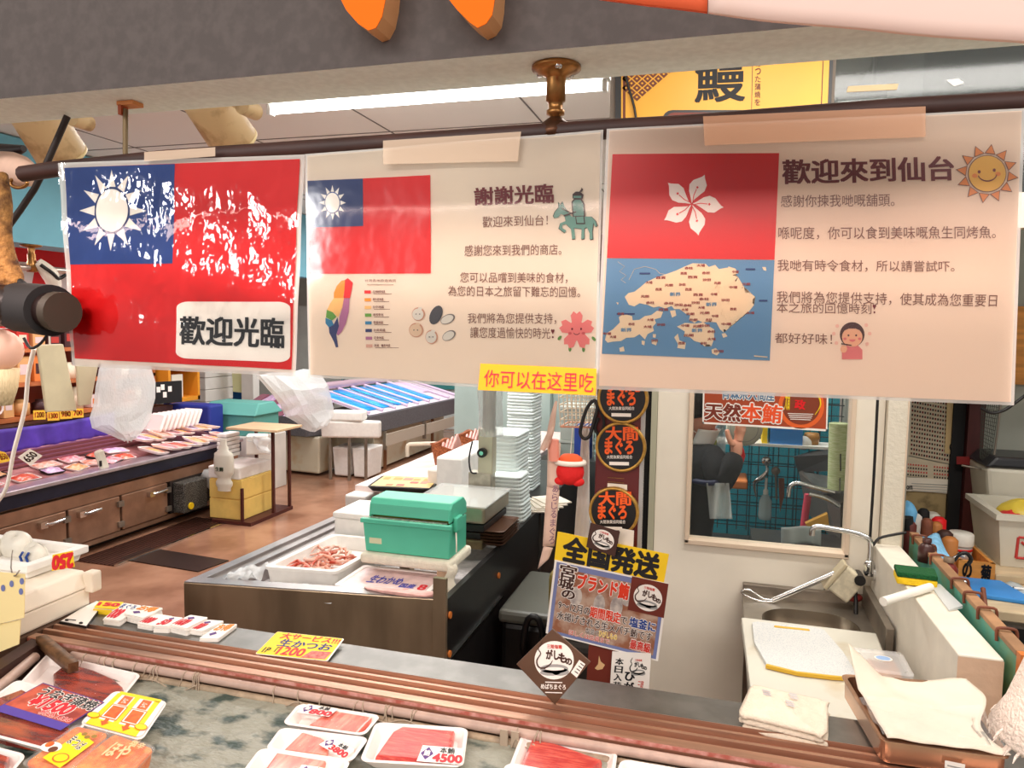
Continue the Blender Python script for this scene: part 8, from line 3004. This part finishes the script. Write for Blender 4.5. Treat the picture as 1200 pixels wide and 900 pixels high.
hc = aty(811, 484, YPN)            # head centre
chest = aty(814, 566, YPN)
pel = V((chest.x - .03, YPN + .03, .78))
tp_ = thing('person', 'person in black clothes and cap with mask pulled down, reaching up behind the window', 'person', (pel.x, YPN, 0))
sh_n, sh_f = aty(833, 537, YPN - .08), aty(792, 534, YPN + .16)
elb, wri = aty(846, 573, YPN - .16), aty(863, 529, YPN - .1)
elb2, wri2 = V((sh_f.x - .09, sh_f.y + .02, 1.02)), V((sh_f.x - .06, sh_f.y - .1, .84))
neck = aty(809, 520, YPN)
B_ = [(pel, (.15, .11)), (pel + V((.01, 0, .16)), (.14, .10)), (chest, (.155, .11)), (aty(811, 534, YPN), (.10, .08)), (neck, (.05, .05)),
  (sh_n, (.062, .062)), (sh_n.lerp(elb, .5), (.056, .056)), (elb, (.05, .05)), (elb.lerp(wri, .5), (.046, .046)), (wri, (.038, .038)),
  (sh_f, (.062, .062)), (elb2, (.05, .05)), (wri2, (.036, .036)),
  (pel + V((.0, -.1, -.08)), (.09, .09)), (V((pel.x + .08, YPN - .12, .43)), (.065, .065)), (V((pel.x - .02, YPN - .10, .06)), (.045, .045)), (V((pel.x + .1, YPN - .12, .04)), (.035, .035)),
  (pel + V((.0, .1, -.08)), (.09, .09)), (V((pel.x + .08, YPN + .14, .43)), (.065, .065)), (V((pel.x - .02, YPN + .12, .06)), (.045, .045)), (V((pel.x + .1, YPN + .13, .04)), (.035, .035))]
E_ = [(0, 1), (1, 2), (2, 3), (3, 4), (3, 5), (5, 6), (6, 7), (7, 8), (8, 9), (3, 10), (10, 11), (11, 12), (0, 13), (13, 14), (14, 15), (15, 16), (0, 17), (17, 18), (18, 19), (19, 20)]
skin_mesh('clothes', B_, E_, tp_, body_mat)
# head: facing the right of the window
hb = MB()
FD = V((.93, -.36, -.08)).normalized()
UP = V((.08, 0, 1)).normalized()
SD = FD.cross(UP).normalized()
UP = SD.cross(FD)
def hp(f, s, u): return hc + FD * f + SD * s + UP * u
def headfn(u, v):
 th = math.pi * v
 ph = 2 * math.pi * u
 x, y, z = math.sin(th) * math.cos(ph), math.sin(th) * math.sin(ph), math.cos(th)
 f, s, w_ = .092 * x, .072 * y, .112 * z
 if z < 0:                                 # jaw narrows and comes forward
  k = -z
  s *= 1 - .32 * k
  f = f * (1 - .18 * k) + .022 * k
 if x > 0:
  g = math.exp(-((y / .16) ** 2))
  nose = math.exp(-(((z + .08) / .16) ** 2)) * g * .026 * (x > .6)
  brow = math.exp(-(((z - .22) / .1) ** 2)) * .006
  lips = math.exp(-(((z + .42) / .07) ** 2)) * math.exp(-((y / .3) ** 2)) * .007
  chin = math.exp(-(((z + .78) / .14) ** 2)) * .012
  eye = -math.exp(-(((z - .08) / .09) ** 2)) * math.exp(-(((abs(y) - .36) / .16) ** 2)) * .008
  f += nose + brow + lips + chin + eye
 return tuple(hp(f, s, w_))
hb.grid(headfn, 40, 32, skin_m)
hb.tube([hp(-.02, 0, -.05), hp(-.03, 0, -.11), hp(-.035, 0, -.17)], .05, skin_m, 16)
head = hb.build('head', tp_)
eb = MB()
for sgn in (-1, 1):
 eb.sphere(hp(.076, sgn * .03, .01), .012, LBL, 12, 8)
 eb.sphere(hp(.085, sgn * .031, .01), .006, hair_m, 10, 6)
eb.build('eyes', head)
lb = MB()
lb.tube([hp(.092, -.022, -.047), hp(.1, 0, -.046), hp(.092, .022, -.047)], .004, mat('lip', S(190, 110, 100), .5), 8, sub=3)
lb.build('mouth', head)
for sgn in (-1, 1):
 ear = MB()
 ear.sphere(hp(-.008, sgn * .073, -.005), .03, skin_m, 14, 10, (.55, .3, 1.0))
 ear.build('ear', head)
cap = MB()
def capfn(u, v):
 th = math.pi * .56 * v
 ph = 2 * math.pi * u
 x, y, z = math.sin(th) * math.cos(ph), math.sin(th) * math.sin(ph), math.cos(th)
 lift = .03 if x > 0 else -.02
 return tuple(hp(.1 * x - .004, .08 * y, .118 * z + (lift * v * abs(x))))
cap.grid(capfn, 32, 14, hair_m)
cap.build('black_cap', tp_, solid=.006)
hr = MB()
hr.grid(lambda u, v: tuple(hp(-.045 - .055 * math.cos((u - .5) * 2.6), .078 * math.sin((u - .5) * 2.6), .03 - .09 * v)), 14, 6, hair_m)
hr.build('hair', tp_, solid=.008)
mk = MB()
mk.grid(lambda u, v: tuple(hp(.1 * math.cos((u - .5) * 2.2) + .012 - .02 * v, .07 * math.sin((u - .5) * 2.2), -.045 - .06 * v)), 14, 6, mat('mask_white', S(226, 226, 222), .7))
mk.build('face_mask', tp_, solid=.002)
mk = MB()
for sgn in (-1, 1):
 mk.tube([hp(.05, sgn * .062, -.06), hp(.02, sgn * .074, -.035), hp(-.01, sgn * .078, .02)], .0018, LBL, 6, sub=3)
mk.build('mask_strap', tp_)
# raised hand: palm, four unequal fingers, thumb
hd = wri + (wri - elb).normalized() * .012
hu = ((aty(867, 506, YPN - .1)) - wri).normalized()
hs = V((.35, .9, 0)); hs = (hs - hu * hs.dot(hu)).normalized()
hn = hu.cross(hs)
def hq(a, s, n=0): return wri + hu * a + hs * s + hn * n
H_ = [(wri - hu * .02, .024), (hq(.03, 0), (.027, .018)), (hq(.055, 0), (.03, .017))]
HE = [(0, 1), (1, 2)]
for s, L, curl in ((-.028, .07, .1), (-.009, .078, .25), (.010, .072, .4), (.028, .058, .6)):
 i = len(H_)
 H_ += [(hq(.088, s * 1.05, 0), .0095), (hq(.088 + L * .45, s * 1.12, L * .45 * curl), .0085), (hq(.088 + L * .85 * (1 - curl * .5), s * 1.15, L * .9 * curl + .004), .007)]
 HE += [(2, i), (i, i + 1), (i + 1, i + 2)]
i = len(H_)
H_ += [(hq(.03, -.036, .012), .011), (hq(.055, -.052, .02), .0095), (hq(.078, -.056, .028), .008)]
HE += [(1, i), (i, i + 1), (i + 1, i + 2)]
skin_mesh('hand', H_, HE, tp_, skin_m)
H2 = [(wri2, .022), (wri2 + V((.05, 0, -.02)), (.028, .018))]
HE2 = [(0, 1)]
for k in range(4):
 i = len(H2)
 H2 += [(wri2 + V((.085, -.03 + .02 * k, -.035)), .009), (wri2 + V((.115, -.032 + .021 * k, -.055)), .008), (wri2 + V((.125, -.032 + .021 * k, -.08)), .007)]
 HE2 += [(1, i), (i, i + 1), (i + 1, i + 2)]
i = len(H2)
H2 += [(wri2 + V((.04, -.04, -.03)), .01), (wri2 + V((.07, -.055, -.05)), .008)]
HE2 += [(1, i), (i, i + 1)]
skin_mesh('hand', H2, HE2, tp_, skin_m)
b = MB()
b.grid(lambda u, v: tuple(aty(828 + 26 * u + 4 * v, 566 + 42 * v, YPN - .2 + .02 * math.sin(u * 9 + v * 3))), 12, 10, film('apron_plastic', (.8, .84, .82, 1), .45, .15, bump=.5))
b.build('plastic_apron', tp_, solid=.002)
b = MB()
wb = aty(833, 563, YPN - .2)
b.tube([aty(812, 563, YPN - .13), aty(826, 566, YPN - .17), aty(840, 566, YPN - .2)], .01, mat('navy_belt', S(40, 44, 80), .5), 8, sub=3)
b.build('belt', tp_)
b = MB()
b.grid(lambda u, v: tuple(aty(828 + 22 * u, 497 + 38 * v - 4 * u, 3.2) + V((0, .03 * math.sin(u * 7 + v * 5), 0))), 10, 10, film('smoky_bag', (.7, .72, .72, 1), .5, .2, bump=.6))
pb_ = b.build('plastic_bag', label='smoky clear bag hung in the kitchen between face and raised hand', cat='bag', solid=.003)
MB().bb(aty(826, 515, 3.15).x, 3.15, aty(826, 524, 3.15).z, aty(840, 515, 3.15).x, 3.16, aty(826, 515, 3.15).z, mat('olive_tag', S(150, 150, 80), .6)).build('olive_tag', pb_, partlabel='small olive tag')
q = aty(838, 494, 3.2)
MB().cyl(q, (q.x, q.y, 2.748), .003, STEELD, n=6).build('cord', pb_)
# dark doorway left of the trim with black coats
t = thing('hanging_coat', 'black coat hanging in the dark gap left of the cream wall', 'coat', (-.25, 2.6, .6))
b = MB()
b.tube([(-.255, 2.62, 1.62), (-.25, 2.62, 1.5), (-.25, 2.6, 1.2), (-.26, 2.6, .85), (-.27, 2.6, .55)], .08, BLACKM, 14, rad=[.03, .07, .08, .085, .09], sub=4)
b.build('coat', t)
b = MB()
b.tube([(-.315, 2.56, 1.7), (-.318, 2.56, 1.42), (-.325, 2.56, 1.34)], .012, RED, 8)
b.build('red_scarf', t)
MB().tube([(-.255, 2.62, 1.62), (-.255, 2.63, 1.75), (-.255, 2.5, 1.8)], .004, STEELD, 6).build('hook', t)
# ================================================================== LAMPS, SIGNS AND FASCIA ORNAMENTS
GLOW = mat('lamp_glow', S(255, 255, 255), .5, emit=(1, .99, .96, 1), es=14)
FIXW = mat('fixture_white', S(232, 230, 224), .5)
def batten(xa, xb, y, z, lab, drop=2.75):
 t = thing('fluorescent_lamp', lab, 'lamp', ((xa + xb) / 2, y, z), 'fluorescent battens')
 MB().bb(xa, y - .035, z + .022, xb, y + .035, z + .06, FIXW).build('housing', t, bev=.004)
 b = MB()
 for x in (xa + .01, xb - .03):
  b.bb(x, y - .02, z - .022, x + .02, y + .02, z + .022, FIXW)
 b.build('lamp_holders', t, bev=.003)
 MB().cyl((xa + .03, y, z), (xb - .03, y, z), .017, GLOW, n=16).build('tube', t)
 b = MB()
 for x in (xa + .2, xb - .2):
  b.cyl((x, y, z + .06), (x, y, drop), .008, FIXW, n=8)
 b.build('hanger', t)
batten(-2.04, -.475, 3.0, 2.60, 'long bright fluorescent lamp under the ceiling left of the eel sign')
batten(.35, .70, 3.1, 2.48, 'short bright fluorescent lamp seen through the dark pane right of the eel sign')  # added lamp behind the pane, in place of a reflection in its glass

# eel sign on the transom
q = [(722, 66), (978, 44), (972.5, 134), (722, 150)]
t, pl = sign_sheet('eel_sign', 'board', q, 2.455, mat('eel_gold', S(236, 170, 40), .4, var=.06, vscale=3), 'golden eel sign with black character and brown lattice above the posters', 'sign', .012)
b = MB()
for f in ([(721, 60), (728, 60), (728, 149), (721, 150)], [(973, 44), (977.5, 44), (973.5, 134), (969.5, 134)]):
 pl.poly(b, f, BLACK, .001)
for f in ([(730, 60), (733, 60), (733, 149), (730, 149)], [(965, 45), (966.2, 45), (962.7, 134), (961.5, 134)], [(882, 55), (882.7, 55), (881, 134), (880.3, 134)]):
 pl.poly(b, f, mat('eel_brown', S(110, 50, 24), .5), .001)
pl.poly(b, rrect(776, 129, 914, 175, 12, 4), BLACK, .001)
pl.poly(b, rrect(780, 132, 910, 175, 10, 4), mat('eel_maroon', S(120, 50, 36), .5), .002)
b.build('frame_lines', t)
b = MB()
LATT = mat('eel_brown', S(110, 50, 24), .5)
for i in range(7):
 for j in range(7):
  x, y = 740 + (i - j) * 6.3 + 19, 76 + (i + j) * 5.4 - 16
  if 733 < x < 786 and 80 < y < 132 and x + y < 872:
   m = LATT if y < 118 else mat('eel_olive', S(176, 130, 40), .5)
   pl.poly(b, [(x, y - 4.6), (x + 5, y), (x, y + 4.6), (x - 5, y)], m, .001)
   pl.poly(b, [(x, y - 1.4), (x + 1.6, y), (x, y + 1.4), (x - 1.6, y)], mat('eel_gold', S(236, 170, 40), .4), .002)
b.build('lattice', t)
b = MB()
pl.text(b, '鰻', [(816, 66), (873, 63), (872, 118), (815, 120)], INK, .0015, .018)
for i, ch in enumerate('このった蒲焼を'):
 pl.text(b, ch, (885.5 - i * .2, 62 + i * 9, 892 - i * .2, 69.5 + i * 9), LATT, .0015, .01)
b.build('lettering', t)
b = MB()
b.tube([pl.px(x, y, .01) for x, y in ((732, 84), (738, 106), (744, 128), (747, 150))], .004, BLACK, 6, sub=2)
b.build('black_cable', label='thin black cable crossing the left end of the eel sign', cat='cable')
p = Plane((0, 2.488, 2.4), (0, -1, 0))
b = MB()
q = [p.px(x, y) for x, y in ((994, 101), (1053, 98), (1051, 105), (992, 108))]
b.hexa([k + V((0, .001, 0)) for k in q][::-1], q[::-1], mat('tan_tape', S(206, 180, 140), .6))
b.build('tape_patch', label='tan tape strip stuck on the dark pane above the poster', cat='tape')
b = MB()
q = [p.px(x, y) for x, y in ((1109, 94), (1123, 92), (1130, 97), (1118, 101))]
b.hexa([k + V((0, .001, 0)) for k in q][::-1], q[::-1], LBL)
b.build('paper_scrap', label='white paper scrap stuck on the dark pane at the right', cat='scrap')

# stained cream spotlights hung behind the beam
SPOTM = mat('stained_cream', S(228, 198, 152), .5, vcol=S(150, 100, 50), vscale=26, ramp=(.52, .8))
def spot(pa, pb, r, lab, Y0, Y1, knob):
 a, e = aty(pa[0], pa[1], Y0), aty(pb[0], pb[1], Y1)
 d = (e - a).normalized()
 t = thing('spotlight', lab, 'lamp', a, 'stained cream spotlights')
 Q = d.to_track_quat('Z', 'Y').to_matrix()
 L = (e - a).length
 MB().lathe([(0, 0), (r * .8, 0), (r * .92, .006), (r, L), (r * .93, L + .002), (r * .9, L * .6), (0, L * .5)], SPOTM, a, 28, Q).build('shade', t)
 MB().lathe([(r * .935, L + .0025), (r * 1.0, L + .0005), (r * 1.01, L - .006), (r * .99, L - .006)], mat('lit_rim', S(250, 226, 170), .4), a, 28, Q).build('rim', t)
 b = MB()
 b.sphere(a + d * L * .72, r * .55, mat('warm_bulb', S(255, 240, 210), .4, emit=(1, .86, .62, 1), es=5), 16, 10)
 b.build('bulb', t)
 b = MB()
 k = aty(knob[0], knob[1], Y0 - .02)
 b.cyl(k - V((0, .02, 0)), k + V((0, .02, 0)), .014, SPOTM, n=14)
 b.tube([k, a + V((0, 0, .01)), V((a.x, a.y, 2.75))], .009, SPOTM, 8)
 b.build('knuckle', t)
spot((238, 112), (276, 168), .046, 'stained cream spotlight above the right half of the red flag poster', 1.16, 1.24, (292, 128))
spot((34, 122), (74, 184), .05, 'stained cream spotlight at the upper left corner beside the black strap', 1.16, 1.24, (95, 142))
t = thing('lamp_socket', 'grubby cream socket at the left end of the rail with dark conical shade', 'lamp', aty(10, 205, .70))
b = MB()
b.tube([aty(-20, 200, .72), aty(8, 196, .71), aty(22, 200, .70), aty(36, 206, .69)], .02, mat('grubby_pink', S(214, 178, 158), .5, var=.1, vscale=30), 16, rad=[.014, .019, .019, .012], sub=3)
b.build('socket', t)
b = MB()
b.tube([aty(-20, 186, .72), aty(28, 174, .71)], .014, mat('dark_shade', S(40, 26, 26), .5), 12, rad=[.02, .004])
b.build('dark_shade', t)
b = MB()
b.tube([aty(22 + 10 * math.cos(a * .4), 214 + 6 * math.sin(a * .4), .685) for a in range(17)], .0022, BRASS, 6)
b.build('brass_ring', t)
# corded work lamp at the left edge
t = thing('work_lamp', 'dark corded lamp with pale globe hanging at the left edge beside the flag poster', 'lamp', aty(20, 440, .62))
YL = .62
Lp = lambda x, y, dy=0: aty(x, y, YL + dy)
b = MB()
b.cyl(Lp(-8, 356), Lp(70, 366, -.02), .024, mat('lamp_dark', S(30, 18, 16), .35, .2, var=.3, vscale=25), r1=.019, n=24)
b.build('housing', t, bev=.004)
b = MB()
b.cyl(Lp(24, 360), Lp(60, 364, -.018), .0265, BLACKM, n=24)
b.build('black_sleeve', t, bev=.003)
b = MB()
b.cyl(Lp(66, 365, -.02), Lp(74, 366, -.022), .0205, mat('lamp_grey_cap', S(52, 44, 34), .6), n=20)
b.build('grey_cap', t, bev=.003)
b = MB()
b.tube([Lp(-8, 300), Lp(2, 312), Lp(30, 336), Lp(58, 352), Lp(66, 360, -.02)], .0042, BLACKM, 8, sub=3)
b.build('cable', t)
b = MB()
b.tube([Lp(28, 396), Lp(36, 408), Lp(48, 402), Lp(58, 388), Lp(64, 376)], .0016, BLACK, 6, sub=3)
b.build('wire_loop', t)
b = MB()
b.sphere(Lp(-2, 410), .024, mat('pale_globe', S(240, 206, 186), .35, translucent=.3), 20, 14, (1, 1, .95))
b.build('globe', t)
b = MB()
b.lathe([(.0, .0), (.02, 0), (.018, -.02), (.012, -.04), (0, -.04)], mat('ribbed_cream', S(206, 190, 150), .6, bump=.5, bscale=60, stretch=(8, 8, .2)), Lp(-2, 432), 24)
b.build('ribbed_skirt', t)
ROPE = mat('tan_rope', S(176, 124, 66), .8, vcol=S(90, 54, 26), vscale=70, bump=.6, bscale=150)
b = MB()
b.tube([Lp(2, 205, .02), Lp(5, 240, .01), Lp(3, 275), Lp(8, 305), Lp(17, 325), Lp(18, 345)], .01, ROPE, 10, rad=[.006, .008, .009, .01, .009, .006], sub=3)
b.tube([Lp(-6, 300), Lp(6, 318), Lp(4, 345)], .014, ROPE, 10)
b.build('rope', t)
b = MB()
b.tube([aty(40, 408, .70), aty(33, 440, .72), aty(29, 480, .74), aty(16, 530, .76), aty(8, 570, .78), aty(-4, 590, .8)], .0026, mat('white_cord', S(240, 232, 222), .5), 8, sub=4)
b.build('white_cord', t)
b = MB()
b.tube([aty(79, 136, .672), aty(58, 184, .668), aty(40, 222, .664), aty(8, 268, .66), aty(-8, 290, .65)], .0036, mat('strap_black', S(44, 32, 28), .6), 8, sub=2)
b.build('black_strap', label='black strap slanting from the beam behind the left end of the rail', cat='strap')

# orange letters on the fascia and banner at the top right
BEI = mat('letter_side_beige', S(214, 160, 110), .5)
YF = .5855
for pts, lab in (([(372, -190), (400, 0), (406, 12), (420, 28), (432, 36), (441, 33), (448, 20), (452, 0), (470, -190)], 'left orange raised letter stroke hanging at the top edge of the fascia'),
     ([(470, -190), (524, -3), (536, 12), (550, 26), (560, 33), (570, 28), (577, 18), (580, 0), (590, -190)], 'right orange raised letter stroke hanging at the top edge of the fascia')):
 f = [aty(x, y, YF) for x, y in pts]
 bk_ = [p + V((0, .6118 - YF, 0)) for p in f]
 t = thing('raised_letter', lab, 'letter', sum(f, V()) / len(f), 'orange raised letters on the fascia')
 MB().loops([f, bk_], BEI, cap1=True).build('side_wall', t)
 b = MB()
 b.loops([[p - V((0, .0008, 0)) for p in f], f], ORANGE, cap0=True)
 b.build('face', t)
t = thing('awning_cloth', 'pale pink cloth valance with orange left part at the top right corner', 'valance', aty(1000, 20, .45))
edge = [(640, -30), (700, -2), (760, 7), (830, 15), (900, 24), (960, 30), (1050, 38), (1200, 50), (1330, 60)]
def val(x0, x1, m, nm):
 pts = []
 for k in range(25):
  x = x0 + (x1 - x0) * k / 24
  for (xa_, ya_), (xb_, yb_) in zip(edge, edge[1:]):
   if xa_ <= x <= xb_:
    pts.append((x, ya_ + (yb_ - ya_) * (x - xa_) / (xb_ - xa_)))
    break
 b = MB()
 def f(u, v):
  x, y = pts[round(u * 24)]
  return aty(x, y - 150 * v, .45) + V((0, .04 * v * v + .0008 * math.sin(x * .03), 0))
 b.grid(f, 24, 8, m)
 b.build(nm, t, solid=.003)
val(645, 829, mat('valance_orange', S(236, 104, 60), .7, translucent=.2), 'orange_part')
val(830, 1325, mat('valance_pink', S(240, 214, 202), .7, translucent=.25), 'pink_part')
b = MB()
b.tube([aty(640, -140, .6), aty(1325, -50, .6)], .012, DARKWOOD, 10)
b.tube([aty(680, -140, .6), V((aty(680, -140, .6).x, .615, aty(680, -140, .6).z))], .008, DARKWOOD, 8)
b.build('valance_rod', t)

# foam boxes on the neighbouring stall at the left
CRB = mat('cream_foam', S(236, 224, 206), .6, var=.04, vscale=12)
MB().bb(-2.4, .9, 0, -1.447, 1.415, .952, mat('neighbour_counter', S(96, 70, 56), .5, .3)).build('side_counter', label='brown side counter carrying the foam boxes at the left edge', cat='counter')
t = thing('foam_box', 'cream lidded foam box lowest of the stack at the left edge', 'foam box', (-1.75, 1.3, .953))
MB().hexa([(-2.1, 1.16, .953), (-1.455, 1.15, .953), (-1.46, 1.40, .953), (-2.1, 1.42, .953)], [(-2.1, 1.16, 1.0), (-1.455, 1.15, 1.0), (-1.46, 1.40, 1.0), (-2.1, 1.42, 1.0)], CRB).build('box', t, bev=.006)
MB().hexa([(-2.1, 1.155, 1.001), (-1.45, 1.145, 1.001), (-1.455, 1.405, 1.001), (-2.1, 1.425, 1.001)], [(-2.1, 1.16, 1.04), (-1.47, 1.15, 1.04), (-1.475, 1.40, 1.04), (-2.1, 1.42, 1.04)], CRB).build('lid', t, bev=.006)
MB().box((-1.452, 1.40, 1.015), (.03, .03, .05), CRB).build('corner_latch', t, bev=.005)
t = thing('foam_box', 'shallow white foam tray of bags with upside-down 250 card topping the left stack', 'foam box', (-1.7, 1.35, 1.042))
b = MB()
binmesh(b, -2.05, -1.535, 1.30, 1.45, 1.042, 1.076, FOAM, .004, .012)
b.build('tray', t, bev=.003)
pf = Plane((0, 1.286, 1.06), (0, -1, 0))
b = MB()
pf.poly(b, [(62, 650), (86, 645), (88, 664), (61, 669)], YEL, .001)
pf.text(b, '250', [(86, 664), (62, 667), (63, 652), (86, 648)], PRICE, .002, .07)
b.build('price_card', t, partlabel='upside-down yellow price card reading 250')
WP = mat('wrapped_white', S(226, 220, 206), .35, var=.08, vscale=20, bump=.3, bscale=30)
for k, (x, y, z, r, lab) in enumerate(((-1.73, 1.36, 1.08, .042, 'white bag with dark print, leftmost in the shallow foam tray'), (-1.66, 1.38, 1.085, .045, 'large cream bag in the middle of the shallow foam tray'), (-1.59, 1.37, 1.075, .034, 'small pale bag at the right end of the shallow foam tray'))):
 t = thing('packed_bag', lab, 'bag', (x, y, z - .04), 'bags in the shallow foam tray')
 b = MB()
 b.grid(lambda u, v: (x + r * math.sin(math.pi * v) ** .7 * math.cos(2 * math.pi * u), y + .6 * r * math.sin(math.pi * v) ** .7 * math.sin(2 * math.pi * u), z + r * .75 * math.cos(math.pi * v) * (1 + .2 * math.sin(u * 13 + k))), 20, 12, WP)
 b.build('bag', t)
 if k != 1:
  b = MB()
  for j in range(2):
   b.tube([(x - .015 + .018 * j, y - .6 * r - .004, z - .012), (x - .02 + .018 * j, y - .6 * r - .004, z), (x - .01 + .018 * j, y - .6 * r - .005, z + .012)], .003, BLUE if k else INK, 6)
  b.build('print', t)
for k, (px4, lab) in enumerate((([(-30, 668), (29, 673), (28, 724), (-30, 738)], 'upper pale yellow paper with blue stamps hanging at the left edge'), ([(-30, 738), (24, 726), (22, 755), (-30, 776)], 'lower pale yellow paper hanging at the left edge'))):
 pp_ = Plane((0, 1.13 + .006 * k, 1), (0, -1, 0))
 q = [pp_.px(x, y) for x, y in px4]
 t = thing('hanging_paper', lab, 'paper', q[2], 'yellow papers hung on the left boxes')
 b = MB()
 b.hexa([p + V((0, .0015, 0)) for p in q][::-1], q[::-1], mat('butter_paper', S(244, 222, 160), .6))
 b.build('sheet', t)
 if k == 0:
  b = MB()
  for x, y in ((4, 689), (14, 684), (26, 681), (25, 693)):
   pp_.poly(b, circ(x, y, 2.6, 4, 10), mat('stamp_blue', S(110, 120, 170), .6), .001)
  b.build('stamps', t)
b = MB()
b.tube([aty(15, 645, 1.25), aty(13, 665, 1.2), aty(17, 675, 1.125), aty(23, 668, 1.125)], .0015, STEELD, 6, sub=3)
b.build('wire_clip', label='thin wire clip holding the yellow papers on the foam tray', cat='clip')
for o in sc.objects:
 if o.type == 'MESH':
  o.data.validate()
